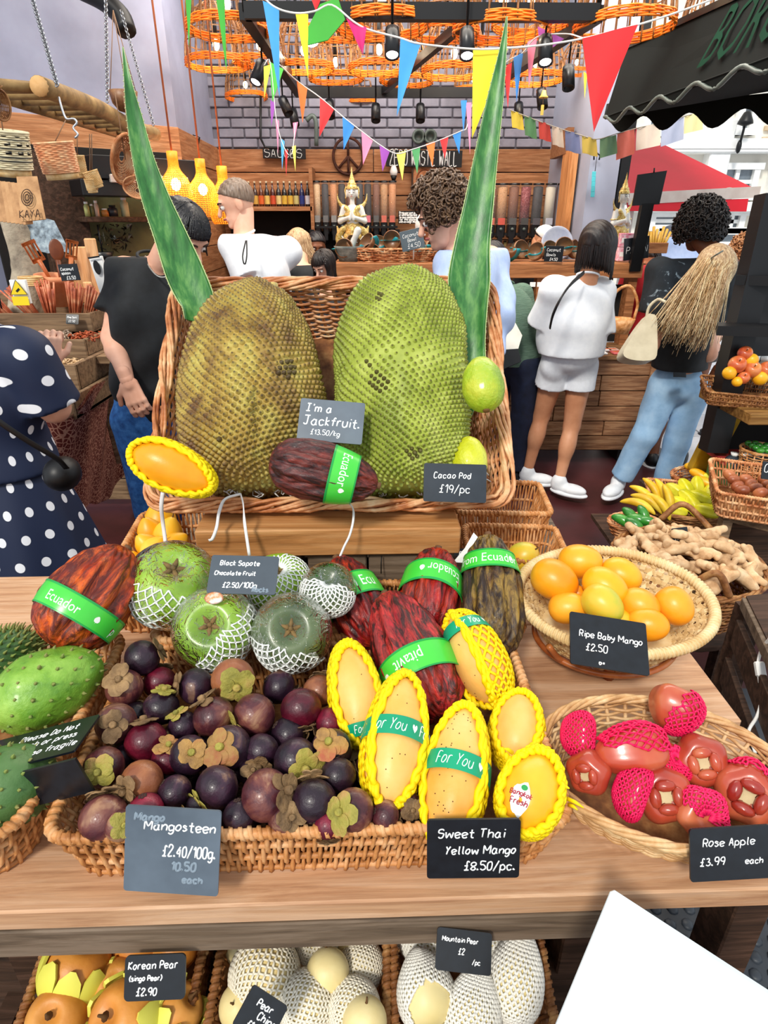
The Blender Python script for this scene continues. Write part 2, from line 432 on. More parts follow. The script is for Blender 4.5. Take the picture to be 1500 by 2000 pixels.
def prism(mb,outline,z0,z1,R=None,c=(0,0,0)):
 o=np.asarray(outline,float);n=len(o);c=np.asarray(c,float);R=np.eye(3)if R is None else np.asarray(R)
 a=np.concatenate([o,np.full((n,1),z0)],1)@R.T+c;b=np.concatenate([o,np.full((n,1),z1)],1)@R.T+c
 j=np.arange(n);base=mb.n
 mb.add(np.concatenate([a,b]),[np.stack([j,(j+1)%n,n+(j+1)%n,n+j],-1)])
 mb.ngon(a[::-1]);mb.ngon(b);return mb
def card_frame(cs,ts):
 """four seen corners (tl, tr, br, bl) and their depths -> frame, width, height"""
 if isinstance(ts,(int,float)):ts=[ts]*4
 if len(ts)==2:ts=[ts[0],ts[0],ts[1],ts[1]]
 P=[at(u,v,t)for(u,v),t in zip(cs,ts)]
 x=unit((P[1]-P[0])+(P[2]-P[3]));y=(P[0]-P[3])+(P[1]-P[2]);y=unit(y-x*np.dot(x,y));z=np.cross(x,y)
 w=(np.linalg.norm(P[1]-P[0])+np.linalg.norm(P[2]-P[3]))/2;h=(np.linalg.norm(P[0]-P[3])+np.linalg.norm(P[1]-P[2]))/2
 return mat4(np.stack([x,y,z],1),sum(P)/4),w,h
M_SLATE=mat('black_slate',['#15171b','#1c2026'],60,0.28,spec=0.5)
M_SLATEG=mat('sky_sheen_slate',['#4a545f','#56616c','#616d79'],9,0.35,spec=0.4)  # slate with the sky's blue grey glare mixed into its colour
M_CHALK=mat('chalk_pen','#f4f6f5',5,0.7)
M_SMUDGE=mat('rubbed_chalk','#7f8d99',5,0.9)
def slate(label,cs,ts,lines,m=None,pen=0.0011,r=0.004,group=None,smudge=None,th=0.003,name='price_slate',seed=3):
 M,w,h=card_frame(cs,ts)
 mb=MB();prism(mb,rrect(w,h,min(r,h*0.2)),-th,0)
 o=part(name,mb,m or M_SLATE,None,M,smooth=False,label=label,cat='price sign',local=True,group=group)
 if lines:
  t=MB();write(t,lines,w,h,pen,seed,0.0002);part('lettering',t,M_CHALK,o,local=True)
 if smudge:
  t=MB();write(t,smudge,w,h,pen*1.6,seed+9,0.0001);part('rubbed_out_lettering',t,M_SMUDGE,o,local=True)
 return o
# wicker
M_WICK=mat('buff_willow',['#8a5226','#c98a52','#e3b483'],30,0.5,0.3,bscale=160,spec=0.35)
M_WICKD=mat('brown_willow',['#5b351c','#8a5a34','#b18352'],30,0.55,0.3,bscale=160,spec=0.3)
M_WICKR=mat('steamed_willow',['#8e4f2e','#bd7748','#dfa878','#efcda0'],14,0.45,0.3,bscale=120,spec=0.4)
M_PALE=mat('pale_cane',['#c9a56e','#ddc08b','#ecd8ab'],25,0.5,0.3,bscale=140,spec=0.35)
def rect_path(w,d,r=0.03,step=0.012):
 c=rrect(w,d,r,5);c=np.concatenate([c,c[:1]]);L=np.r_[0,np.cumsum(np.linalg.norm(np.diff(c,axis=0),axis=1))]
 n=max(24,int(L[-1]/step));s=np.arange(n)*L[-1]/n
 return np.stack([np.interp(s,L,c[:,0]),np.interp(s,L,c[:,1])],-1)
def oval_path(w,d,step=0.012):
 n=max(24,int(math.pi*(w+d)/2/step));a=np.arange(n)*2*math.pi/n
 return np.stack([np.cos(a)*w/2,np.sin(a)*d/2],-1)
def _resamp(path,n,ph=0.0):
 p=np.concatenate([path,path[:1]]);L=np.r_[0,np.cumsum(np.linalg.norm(np.diff(p,axis=0),axis=1))]
 s=((np.arange(n)+ph)/n*L[-1])%L[-1]
 return np.stack([np.interp(s,L,p[:,i])for i in range(p.shape[1])],-1)
def helix_rim(mb,path3,R,r,pitch,spt=8,sides=5,flat=None,up=(0,0,1)):
 """a strand wound round a closed rim"""
 p=np.concatenate([path3,path3[:1]]);L=np.linalg.norm(np.diff(p,axis=0),axis=1).sum();turns=max(6,int(L/pitch));n=turns*spt
 c=_resamp(path3,n);T=np.roll(c,-1,0)-np.roll(c,1,0);T/=np.maximum(1e-9,np.linalg.norm(T,axis=1,keepdims=True))
 A=np.cross(T,up);A/=np.maximum(1e-9,np.linalg.norm(A,axis=1,keepdims=True));B=np.cross(T,A)
 th=np.arange(n)*2*math.pi/spt
 rad=A*np.cos(th)[:,None]+B*np.sin(th)[:,None]
 mb.tubes(c+rad*R,r,sides,closed=True,ref=rad)
def wicker(name,label,cat,M,top,bot,h,style='stake',rim='coil',m=None,rows=4,pitch=0.009,strand=0.0026,rimr=0.008,group=None,base=True,rimtilt=0.0,m2=None,step=0.012):
 """top/bot: closed plan paths (same frame), h height; the frame M has its origin at the middle of the base"""
 m=m or M_WICK;m2=m2 or m
 root=thing(name,label,cat,M[:3,3],M[:3,:3],group)
 def wall(n,hh,ph=0.0):
  a=_resamp(bot,n,ph);b=_resamp(top,n,ph);P=a+(b-a)*hh
  return np.concatenate([P,np.full((n,1),h*hh)],1)
 N=None
 mb=MB()
 per=np.linalg.norm(np.diff(np.concatenate([top,top[:1]]),axis=0),axis=1).sum()
 def normal(P):
  T=np.roll(P,-1,0)-np.roll(P,1,0);nn=np.stack([T[:,1],-T[:,0],0*T[:,0]],-1);return nn/np.maximum(1e-9,np.linalg.norm(nn,axis=1,keepdims=True))
 if style=='stake':
  n=int(per/pitch)//2*2;hs=np.linspace(0.0,1.0,rows*4+1)
  W=np.stack([wall(n,q)for q in hs],1);nn=normal(W[:,-1])
  sgn=np.where(np.arange(n)%2==0,1,-1)[:,None]
  off=np.cos(np.arange(len(hs))*math.pi/4*1.0)[None]*sgn*strand*1.5
  jit=RNG.normal(0,strand*0.25,(n,len(hs),1))
  mb.tubes(W+nn[:,None]*off[...,None]+jit*nn[:,None],strand*RNG.uniform(0.85,1.2,(n,1)),5,ref=None if False else(0.3,0.2,0.1))
  for k in range(rows+1):
   q=(k)/rows if rows else 0.5
   mb.tubes(wall(int(per/0.012),min(0.97,max(0.03,q))),strand*1.5,6,closed=True,ref=(0,0,1))
 else:
  ns=int(per/pitch)//2*2;n=ns*4
  for k in range(rows):
   q=(k+0.5)/rows;P=wall(n,q);nn=normal(P)
   off=np.cos(np.arange(n)*math.pi/4+k*math.pi)*strand*1.25
   P=P+nn*off[:,None];P[:,2]+=np.interp(np.arange(n),np.linspace(0,n,14),RNG.normal(0,strand*0.45,14))
   mb.tubes(P,strand*RNG.uniform(0.85,1.15),5,closed=True,ref=(0,0,1))
  S=np.stack([wall(ns,q)for q in(0,0.5,1.0)],1);mb.tubes(S,strand*1.2,5,ref=(0.3,0.2,0.1))
 part('woven_wall',mb,m,root,local=True,kind='stuff')
 rm=MB();P=wall(int(per/0.01),1.0)
 if rim=='coil':
  rm.tubes(P,rimr*0.75,6,closed=True,ref=(0,0,1));helix_rim(rm,P,rimr*0.62,rimr*0.42,rimr*1.25)
 elif rim=='rope':
  for k in range(4):
   q=_resamp(P,int(per/0.012));T=np.roll(q,-1,0)-np.roll(q,1,0);T/=np.linalg.norm(T,axis=1,keepdims=True)
   A=np.cross(T,(0,0,1.));B=V(0,0,1);turns=max(4,int(per/(rimr*14)));th=np.arange(len(q))*2*math.pi*turns/len(q)+k*math.pi/2
   rm.tubes(q+A*np.cos(th)[:,None]*rimr*0.55+B*np.sin(th)[:,None]*rimr*0.55,rimr*0.48,6,closed=True,ref=(0,0,1))
 part('rim',rm,m2,root,local=True)
 if base:
  bm=MB();prism(bm,bot,-0.001,0.004);part('base',bm,M_WICKD,root,local=True,smooth=False)
 return root
# fruit surfaces
def frame2(p0,p1,roll=0.0):
 """frame whose Z runs p0 -> p1 and whose X looks at the viewpoint"""
 c=(p0+p1)/2;z=unit(p1-p0);R=basis(z,CAM-c)
 if roll:
  cr,sr=math.cos(roll),math.sin(roll);R=R@np.array([[cr,-sr,0],[sr,cr,0],[0,0,1]])
 return mat4(R,c),float(np.linalg.norm(p1-p0))
class Fruit:
 """a body turned about Z with its own profile; s 0..1 from the lower to the upper end"""
 def __init__(f,L,R,prof,ridges=0,rdepth=0.0,squash=1.0,bend=0.0,rough=0.0,rscale=60,twist=0.0,sharp=1.0):
  f.L,f.R,f.pr,f.rid,f.rd,f.sq,f.bend,f.rough,f.rs,f.tw,f.sharp=L,R,prof,ridges,rdepth,squash,bend,rough,rscale,twist,sharp
  f.ph=RNG.uniform(0,6.28,12)
 def pos(f,s,th,off=0.0):
  s=np.asarray(s,float);th=np.asarray(th,float);s,th=np.broadcast_arrays(s,th)
  ang=(1-s)*math.pi
  if f.pr=='egg':z=np.cos(ang);r=np.sin(ang)*(1-0.12*z)
  elif f.pr=='ell':z=np.cos(ang);r=np.sin(ang)
  elif f.pr=='cacao':z=np.sign(np.cos(ang))*np.abs(np.cos(ang))**0.9;r=np.sin(ang)**0.85*(1-0.16*z)-0.07*np.clip(z,0,1)**4
  elif f.pr=='mango':z=np.cos(ang);r=np.sin(ang)**0.92*(1-0.10*z)
  elif f.pr=='jack':z=np.sign(np.cos(ang))*np.abs(np.cos(ang))**0.82;r=np.sin(ang)**0.52*(1-0.02*z)
  elif f.pr=='jackb':z=np.sign(np.cos(ang))*np.abs(np.cos(ang))**0.85;r=np.sin(ang)**0.72*(1-0.17*z)
  elif f.pr=='cone':z=np.cos(ang);r=np.sin(ang)**0.8*(1-0.22*z)
  elif f.pr=='apple':z=np.cos(ang)*(1-0.32*np.exp(-(np.sin(ang)/0.28)**2));r=np.sin(ang)**0.8
  elif f.pr=='rose':z=np.cos(ang)*np.where(np.cos(ang)<0,1-0.30*np.exp(-(np.sin(ang)/0.35)**2),1);r=np.sin(ang)**0.8*(1-0.22*z)
  elif f.pr=='pear':z=np.cos(ang);r=np.sin(ang)**0.9*(1-0.25*z)*(1-0.25*np.clip(z,0,1)**2)
  R=f.R*r
  if f.rid:
   c=np.cos(th*f.rid+f.tw*s*3);rr=(1-np.abs(c)**f.sharp*2)if f.sharp!=1 else-c
   R=R*(1+f.rd*rr*np.clip(np.sin(ang)*2,0,1))
  if f.rough:
   p=f.ph;k=f.rs
   R=R+f.rough*f.R*(np.sin(th*k*0.31+p[0]+3*np.sin(s*9+p[1]))*np.sin(s*k*0.6+p[2]+2*np.sin(th*3+p[3]))+0.6*np.sin(th*k*0.5+s*k*0.3+p[4])*np.sin(s*k*0.35-th*4+p[5]))*np.clip(np.sin(ang)*3,0,1)
  R=R+off*np.clip(np.sin(ang)*4,0.0,1)
  zz=z*(f.L/2+off)
  x=np.cos(th)*R+f.bend*f.L*(1-(z**2));y=np.sin(th)*R*f.sq
  return np.stack([x,y,zz],-1)
 def mesh(f,ns=24,nt=32,mb=None):
  mb=mb or MB();s=(1-np.cos(np.linspace(0.0,math.pi,ns)))/2;s=0.6*s+0.4*np.linspace(0,1,ns)
  P=f.pos(s[:,None],(np.arange(nt)*2*math.pi/nt)[None]);return mb.grid(P,closed_v=True)
 def band(f,s0,w,off=0.0012,tilt=0.0,n=72,a0=0,a1=2*math.pi,k=6,th=0.0006):
  """a paper or foil strip laid round the fruit; each face its own"""
  a=np.linspace(a0,a1,n);q=np.linspace(-1,1,k)
  dz=w/f.L/2
  s=s0+tilt*np.cos(a)[:,None]+q[None]*dz*0.8
  Rm=np.linalg.norm(f.smooth_pos(s0+tilt*np.cos(a)[:,None]+0*q[None],a[:,None]+0*q[None])[...,:2],axis=-1)
  def ring(o):
   P=f.smooth_pos(s,a[:,None]+0*q[None],o);return P
  mb=MB();A=ring(off);B=ring(off+th)
  mb.grid(B);mb.grid(A[::-1])
  for e in(0,-1):mb.grid(np.stack([A[:,e],B[:,e]],0)if e==0 else np.stack([B[:,e],A[:,e]],0))
  return mb
 def smooth_pos(f,s,th,off=0.0):
  rd,ro=f.rd,f.rough;f.rd=0;f.rough=0;sq=f.sq;P=f.pos(s,th,off+ro*0+rd*f.R*0.75);f.rd,f.rough=rd,ro;return P
 def letters(f,txt,s0,size,a_c=0.0,flip=1,off=0.0022,tilt=0.0,font='print',sp=None):
  """printed letters bent round the band; returns a mesh builder"""
  v,q,t=text_mesh(txt,size)
  mid=(v[:,0].min()+v[:,0].max())/2;midy=size*0.36
  R=float(np.linalg.norm(f.smooth_pos(np.array(s0),np.array(a_c))[:2]))
  a=a_c+flip*(v[:,0]-mid)/R;s=s0+tilt*np.cos(a)+flip*(v[:,1]-midy)/f.L*0.8
  mb=MB();P=f.smooth_pos(s,a,off+v[:,2]*0);mb.add(P,[q]if len(q)else[]);
  if len(t):mb.f[3].append(t)
  return mb
_TX={}
def text_mesh(txt,size,depth=0.0):
 key=(txt,size)
 if key in _TX:return _TX[key]
 c=bpy.data.curves.new('tmp','FONT');c.body=txt;c.size=size;c.resolution_u=2;c.extrude=depth
 o=bpy.data.objects.new('tmp',c);COL.objects.link(o)
 dg=bpy.context.evaluated_depsgraph_get();me=bpy.data.meshes.new_from_object(o.evaluated_get(dg))
 v=np.array([list(x.co)for x in me.vertices]).reshape(-1,3);q=[];t=[]
 for p in me.polygons:
  i=list(p.vertices)
  if len(i)==4:q.append(i)
  elif len(i)==3:t.append(i)
  else:
   for k in range(1,len(i)-1):t.append([i[0],i[k],i[k+1]])
 bpy.data.objects.remove(o);bpy.data.meshes.remove(me);bpy.data.curves.remove(c)
 r=(v,np.array(q,int).reshape(-1,4),np.array(t,int).reshape(-1,3));_TX[key]=r;return r
def flat_text(txt,size,M=None,z=0.0,sx=1.0):
 v,q,t=text_mesh(txt,size);v=v.copy();v[:,0]=(v[:,0]-(v[:,0].min()+v[:,0].max())/2)*sx;v[:,1]-=(v[:,1].min()+v[:,1].max())/2;v[:,2]+=z
 mb=MB()
 if M is not None:v=v@np.asarray(M)[:3,:3].T+np.asarray(M)[:3,3]
 mb.v.append(v);mb.n=len(v)
 if len(q):mb.f[4].append(q)
 if len(t):mb.f[3].append(t)
 return mb
def net(f,r,na,ns,keep,wav=0.35,off=None,s0=0.02,s1=0.98,sides=5,jit=0.02):
 """expanded-foam netting: slanting strands that meet in knots, kept where keep(dir, s, theta) is true"""
 off=r*0.9 if off is None else off
 i=np.arange(ns+1);j=np.arange(na);S=s0+(s1-s0)*i/ns
 TH=(j[None]+0.5*(i[:,None]%2))*2*math.pi/na+RNG.normal(0,jit,(ns+1,na));SS=S[:,None]+RNG.normal(0,jit*0.1,(ns+1,na))
 P=f.pos(SS,TH,off);K=keep(P,SS,TH)
 segs=[]
 for sgn in(0,1):
  for a in range(ns):
   jj=(j+(0 if sgn==0 else-1)+(a%2))%na
   k=K[a]&K[a+1][jj]
   p0=P[a][k];p1=P[a+1][jj][k];ta,tb=TH[a][k],TH[a+1][jj][k];sa,sb=SS[a][k],SS[a+1][jj][k]
   d=(tb-ta+math.pi)%(2*math.pi)-math.pi
   mid=f.pos((sa+sb)/2,ta+d/2,off+r*wav)
   segs.append(np.stack([p0,mid,p1],1))
 mb=MB();Q=np.concatenate(segs)
 if len(Q):mb.tubes(Q,np.array([r*1.15,r*0.85,r*1.15]),sides,ref=(0.2,0.3,1.0)if False else None)
 return mb
# the stall in front: table, baskets, fruit
TA=math.radians(1.8);TR=np.array([[math.cos(TA),-math.sin(TA),0],[math.sin(TA),math.cos(TA),0],[0,0,1]])
def tb(x,y,z=0.0):return TR@V(x,y,0)+V(0,0,z)
W_TOP=wood('table_pine','#a67a5a','#cca480','#dcba9a',0,10,0.5,rand=0.05)
W_GREY=wood('weathered_board','#4c4036','#7c6a58','#978471',0,12,0.7,rand=0.12)
W_DARK=wood('dark_timber','#2f2119','#4a3527','#64493a',0,12,0.7,rand=0.1)
W_BEAM=wood('sawn_beam','#8d5f35','#bf8a55','#d6a56f',0,9,0.55,rand=0.05)
tbl=thing('display_table','long pale wooden display table holding the front baskets','table',(0.1,0.8,0),TR)
for k,(y0,y1)in enumerate(((0.505,0.80),(0.803,1.10),(1.103,1.34))):
 mb=MB().box(((-1.5+(0.66 if k else 0.64))/2,(y0+y1)/2,0.781),(1.5+(0.66 if k else 0.64),y1-y0,0.038),bev=0.003)
 mb.xf(mat4(TR,(0,0,0)));part('plank',mb,W_TOP,tbl,smooth=False)
mb=MB().box((-0.62,0.520,0.734),(1.86,0.034,0.054),bev=0.002).xf(mat4(TR,(0,0,0)));part('front_board',mb,W_GREY,tbl,smooth=False,label='weathered grey board under the table edge')
for x in(-1.3,-0.54,0.335,0.60):
 for y in(0.62,1.26):
  mb=MB().box((x,y,0.381),(0.06,0.07,0.762),bev=0.003).xf(mat4(TR,(0,0,0)));part('leg',mb,W_DARK,tbl,smooth=False)
mb=MB().box((-0.5,1.0,0.40),(1.7,0.9,0.03)).xf(mat4(TR,(0,0,0)));part('lower_shelf',mb,W_DARK,tbl,smooth=False)
Zt=0.80
def trayM(cx,cy,z,a=TA,R=None):
 c,s=math.cos(a),math.sin(a);R0=np.array([[c,-s,0],[s,c,0],[0,0,1]])
 return mat4(R0 if R is None else R0@R,(cx,cy,z))
M_t1=trayM(-0.10,0.725,Zt+0.001)
wicker('wicker_tray','wide buff wicker tray holding mangosteens and netted yellow mangoes','basket',M_t1,rect_path(0.675,0.385,0.03),rect_path(0.63,0.345,0.03),0.095,'stake','coil',rows=3,pitch=0.0078,strand=0.003,rimr=0.0095)
M_t1b=trayM(-0.085,1.015,Zt+0.001)
wicker('wicker_tray','wicker tray hidden under the sapotes and cacao pods before the beam','basket',M_t1b,rect_path(0.69,0.185,0.03),rect_path(0.65,0.155,0.03),0.105,'stake','coil',rows=3,pitch=0.009,strand=0.003,rimr=0.0095)
M_t0=trayM(-0.79,0.715,Zt+0.001)
wicker('wicker_tray','buff wicker tray of green soursops at the left end of the table','basket',M_t0,rect_path(0.64,0.43,0.05),rect_path(0.58,0.37,0.05),0.105,'stake','coil',rows=3,pitch=0.0085,strand=0.003,rimr=0.0095)
M_t2=trayM(-0.47,1.25,Zt+0.001,a=math.radians(6))
wicker('wicker_tray','deep wicker tray with yellow squashes behind the big orange cacao pod','basket',M_t2,rect_path(0.25,0.36,0.03),rect_path(0.21,0.32,0.03),0.125,'stake','coil',rows=3,pitch=0.010,strand=0.003,rimr=0.009)
M_t3=trayM(0.30,1.255,Zt+0.001,a=math.radians(-3))
wicker('wicker_tray','buff wicker tray behind the brown cacao pod at the right','basket',M_t3,rect_path(0.22,0.17,0.02),rect_path(0.18,0.13,0.02),0.125,'stake','coil',rows=3,pitch=0.008,strand=0.0026,rimr=0.008)
M_t4=trayM(0.30,1.47,Zt+0.001,a=math.radians(-3))
wicker('wicker_tray','empty buff wicker tray farthest back on the right of the big basket','basket',M_t4,rect_path(0.24,0.20,0.02),rect_path(0.20,0.16,0.02),0.145,'stake','coil',rows=3,pitch=0.008,strand=0.0026,rimr=0.008)
back=thing('rear_bench','low timber bench carrying the trays behind the beam','bench',(0,1.6,0))
part('top',MB().box((-0.05,1.53,0.779),(1.1,0.36,0.036),bev=0.002),W_GREY,back,smooth=False)
for x in(-0.55,0.45):part('leg',MB().box((x,1.55,0.38),(0.06,0.28,0.76)),W_DARK,back,smooth=False)
bm_=thing('timber_beam','thick sawn timber beam carrying the jackfruit basket','beam',(-0.11,1.16,0.967))
part('beam_body',MB().box((-0.115,1.165,0.998),(0.545,0.092,0.062),TR,bev=0.003),W_BEAM,bm_,smooth=False)
blk=thing('support_crate','dark timber support crate under the sawn beam','crate',(-0.1,1.17,0.801))
for k,x in enumerate((-0.24,-0.10,0.03)):
 part('block',MB().box((x,1.175,0.883),(0.125,0.075,0.162),bev=0.003),W_GREY,blk,smooth=False)
part('rail',MB().box((-0.105,1.19,0.90),(0.44,0.03,0.03)),W_DARK,blk,smooth=False)
part('nail',MB().tubes([(-0.005,1.128,0.962),(-0.006,1.124,0.945),(-0.006,1.118,0.925)],0.0012,6),mat('iron','#2a2826',20,0.5,metal=0.8),blk)
prop=thing('prop_box','timber box propping up the back of the jackfruit basket','box',(-0.1,1.5,0.801))
for k in range(4):part('slat',MB().box((-0.1,1.63,0.86+0.085*k),(0.5,0.03,0.078),bev=0.002),W_GREY,prop,smooth=False)
for x in(-0.3,0.1):part('post',MB().box((x,1.60,0.97),(0.04,0.03,0.34)),W_DARK,prop,smooth=False)
pf=at(645,985,t=1.30);pb=at(650,553,t=1.50)
jy=unit(pb-pf);jx=V(1,0,0);jn=unit(np.cross(jx,jy));JR=np.stack([jx,jy,jn],1);JD=float(np.linalg.norm(pb-pf));JW=0.755
JH=0.155;jc=(pf+pb)/2-jn*JH
def trap(w0,w1,d,r=0.05,step=0.012):
 p=rect_path(1.0,d,r,step);out=p.copy();f=(p[:,1]/d+0.5);out[:,0]=p[:,0]*(w0+(w1-w0)*f);return out
jroot=wicker('jackfruit_basket','large tilted willow basket holding two jackfruits','basket',mat4(JR,jc),trap(0.765,0.765,JD),trap(0.60,0.66,JD-0.10),JH,'rod',None,m=M_WICKR,rows=22,pitch=0.045,strand=0.0036)
rm=MB();top=trap(0.765,0.765,JD);P=np.concatenate([top,np.full((len(top),1),JH)],1);n=len(P)
for k in range(9):
 q=P.copy();T=np.roll(q,-1,0)-np.roll(q,1,0);T/=np.linalg.norm(T,axis=1,keepdims=True);A=np.cross(T,(0,0,1.));turns=7+(k%3)
 th=np.arange(n)*2*math.pi*turns/n+k*0.7*2;rr=0.011 if k<6 else 0.006
 q=q+A*np.cos(th)[:,None]*rr*1.25+V(0,0,1)*np.sin(th)[:,None]*rr+A*RNG.normal(0,0.0006,(n,1));rm.tubes(q,0.0042,6,closed=True,ref=(0,0,1))
part('braided_rim',rm,M_WICKR,jroot,local=True)
for o in list(jroot.children):
 if o.name.startswith('rim'):bpy.data.objects.remove(o)
def jb(x,y,z=0.0):return jc+JR@V(x,y,z)
def jack_mat(name,a,b,c,dark):
 N=NT(name);vec=N.coords(rand=True);n=N.noise(vec,9,5,0.65);c1=N.ramp(n,[(0.36,a),(0.5,b),(0.64,c)])
 geo=N.new('ShaderNodeAttribute',attribute_name='tip');c2=N.mix(geo.outputs['Fac'],c1,dark)
 N.L(c2,N.b.inputs['Base Color']);N.b.inputs['Roughness'].default_value=0.55;N.bump(N.noise(vec,300,3),0.3,0.001)
 N.b.inputs['Specular IOR Level'].default_value=0.35;return N.m
def jackfruit(label,p0,p1,R,cnt,m,hgt,spots,sq=0.92,lump=0.03,prof='jack'):
 M,L=frame2(p0,p1);f=Fruit(L,R,prof,squash=1.0,rough=lump,rscale=7);f.sq=sq
 mb=MB();f.mesh(60,80,mb);nb=mb.n
 i=np.arange(cnt)+0.5;zz=1-2*i/cnt;s=1-np.arccos(np.clip(zz,-1,1))/math.pi;th=(i*math.pi*(3-5**0.5))%(2*math.pi)
 C=f.pos(s,th);e=1e-3
 du=f.pos(np.clip(s+e,0,1),th)-f.pos(np.clip(s-e,0,1),th);dv=f.pos(s,th+e)-f.pos(s,th-e)
 nn=np.cross(dv,du);nn/=np.maximum(1e-9,np.linalg.norm(nn,axis=1,keepdims=True));du/=np.maximum(1e-9,np.linalg.norm(du,axis=1,keepdims=True));dv=np.cross(nn,du)
 area=4*math.pi*(R*(R+L/2)/2);w=math.sqrt(area/cnt)*0.56
 k=6;a=np.arange(k)*2*math.pi/k;tips=[]
 var=RNG.uniform(0.75,1.2,cnt)[:,None,None]
 cs=(du[:,None]*np.cos(a)[None,:,None]+dv[:,None]*np.sin(a)[None,:,None])
 r0=C[:,None]+cs*w*1.0-nn[:,None]*w*0.25;r1=C[:,None]+cs*w*0.62*var+nn[:,None]*hgt*0.55*var;r2=C[:,None]+cs*w*0.24+nn[:,None]*hgt*1.0*var
 tp=C+nn*hgt*1.05*var[:,0]
 base=nb;Vv=np.concatenate([r0,r1,r2,tp[:,None]],1).reshape(-1,3);o=(np.arange(cnt)*(3*k+1))[:,None]
 j=np.arange(k);qs=[]
 for ring in(0,1):
  qs.append(np.stack([o+ring*k+j,o+ring*k+(j+1)%k,o+(ring+1)*k+(j+1)%k,o+(ring+1)*k+j],-1).reshape(-1,4))
 ts=np.stack([o+2*k+j,o+2*k+(j+1)%k,o+3*k+0*j],-1).reshape(-1,3)
 mb.add(Vv,[np.concatenate(qs),ts])
 o_=part('jackfruit',mb,m,None,M,label=label,cat='jackfruit',local=True)
 tipv=np.zeros(mb.n,np.float32);tt=np.zeros((cnt,3*k+1),np.float32);tt[:,-1]=1;tt[:,2*k:3*k]=0.75
 brown=np.zeros(cnt)
 Mi=np.linalg.inv(M)
 for(u,v,t,rad)in spots:
  cw=(Mi@np.r_[at(u,v,t),1])[:3];vd=unit(Mi[:3,:3]@(CAM-at(u,v,t)))
  d=C-cw;d=d-np.outer(d@vd,vd);sel=(np.linalg.norm(d,axis=1)<rad)&(nn@vd>0);brown[sel]=1
 tt=np.maximum(tt,(brown*0.85)[:,None]);tipv[nb:]=tt.ravel()
 at_=o_.data.attributes.new('tip','FLOAT','POINT');at_.data.foreach_set('value',tipv)
 return o_
JA=jack_mat('jackfruit_olive','#76583a','#ab9048','#c2b664','#32241a')
JB_=jack_mat('jackfruit_green','#84903a','#9fab46','#b9c264','#3e2c1a')
jackfruit('olive brown spiny jackfruit on the left of the tilted basket',at(497,962,t=1.355),at(492,578,t=1.46),0.196,3700,JA,0.0070,[(430,860,1.24,.006),(560,720,1.24,.02)],0.80,prof='jackb')
jackfruit('bright green spiny jackfruit with brown scars, on the right of the tilted basket',at(790,962,t=1.34),at(780,560,t=1.455),0.163,3900,JB_,0.0066,[(742,745,1.24,0.022),(722,708,1.24,0.008),(806,885,1.24,0.016),(740,580,1.3,0.008)],0.92)
part('stalk',MB().lathe([(0.0,-.01),(0.012,-.01),(0.013,0.015),(0.009,0.03),(0,0.032)],at(533,578,t=1.45),12,axis=(0.1,0.35,1)),mat('jack_stalk',['#9a8a5a','#c8b060','#8a6a5a'],60,0.7),bpy.data.objects['jackfruit'],label='thick cut stalk')
M_ALOE=NT('aloe_leaf');_v=M_ALOE.coords((6,6,0.8));_c=M_ALOE.ramp(M_ALOE.noise(_v,9,5,0.6),[(0.3,'#1f5222'),(0.5,'#357434'),(0.7,'#6a9e52')])
M_ALOE.L(_c,M_ALOE.b.inputs['Base Color']);M_ALOE.b.inputs['Roughness'].default_value=0.38;M_ALOE.bump(M_ALOE.noise(_v,20,4),0.25,0.002);M_ALOE=M_ALOE.m
M_ALOEE=mat('aloe_edge','#b9c98a',20,0.5)
def aloe(label,pts,side):
 """pts (u, v, t, half width in px); a thick channelled leaf"""
 C=_spline([at(u,v,t)for u,v,t,w in pts],6);Wd=_spline([(w*t/FPX,t)for u,v,t,w in pts],6)[:,0]
 T=np.gradient(C,axis=0);T/=np.linalg.norm(T,axis=1,keepdims=True);vw=CAM-C;vw/=np.linalg.norm(vw,axis=1,keepdims=True)
 X=np.cross(T,vw);X/=np.linalg.norm(X,axis=1,keepdims=True);N=np.cross(X,T)
 k=11;a=np.linspace(-1,1,k);th=np.clip(Wd*0.42,0.001,0.016)
 up=C[:,None]+X[:,None]*(a*1.0)[None,:,None]*Wd[:,None,None]+N[:,None]*((a**2)*0.30)[None,:,None]*Wd[:,None,None]
 lo=up[:,::-1]-N[:,None]*((1-a**2)**0.5)[None,::-1,None]*th[:,None,None]
 ring=np.concatenate([up,lo[:,1:-1]],1);mb=MB().grid(ring,closed_v=True);mb.ngon(ring[-1])
 o=part('aloe_leaf',mb,M_ALOE,label=label,cat='leaf')
 sp=MB()
 for e in(0,k-1):
  q=up[:,e];sp.tubes(q,np.clip(Wd*0.035,0.0006,0.0014),5,ref=(0,1,0.1))
  for j in range(3,len(q)-2,1):
   d=unit(X[j]*(1 if e else-1)*0.9+T[j]*-0.5);sp.tubes([q[j],q[j]+d*0.003],[0.0016,0.0003],4,ref=(0,1,0.1))
 part('toothed_edge',sp,M_ALOEE,o)
aloe('long green aloe leaf with toothed edges standing at the left corner of the jackfruit basket',[(240,92,1.30,1),(250,160,1.31,7),(262,225,1.33,14),(280,310,1.35,20),(305,390,1.37,26),(335,465,1.39,31),(362,535,1.41,36),(385,590,1.42,33),(384,628,1.42,22)],0)
aloe('tall green aloe leaf with toothed edges standing right of the green jackfruit',[(990,32,1.32,1),(982,100,1.33,7),(966,200,1.35,16),(950,300,1.37,22),(935,400,1.39,28),(922,480,1.40,34),(916,550,1.41,40),(918,605,1.42,33),(922,665,1.43,25),(922,740,1.43,24),(908,815,1.42,12)],1)
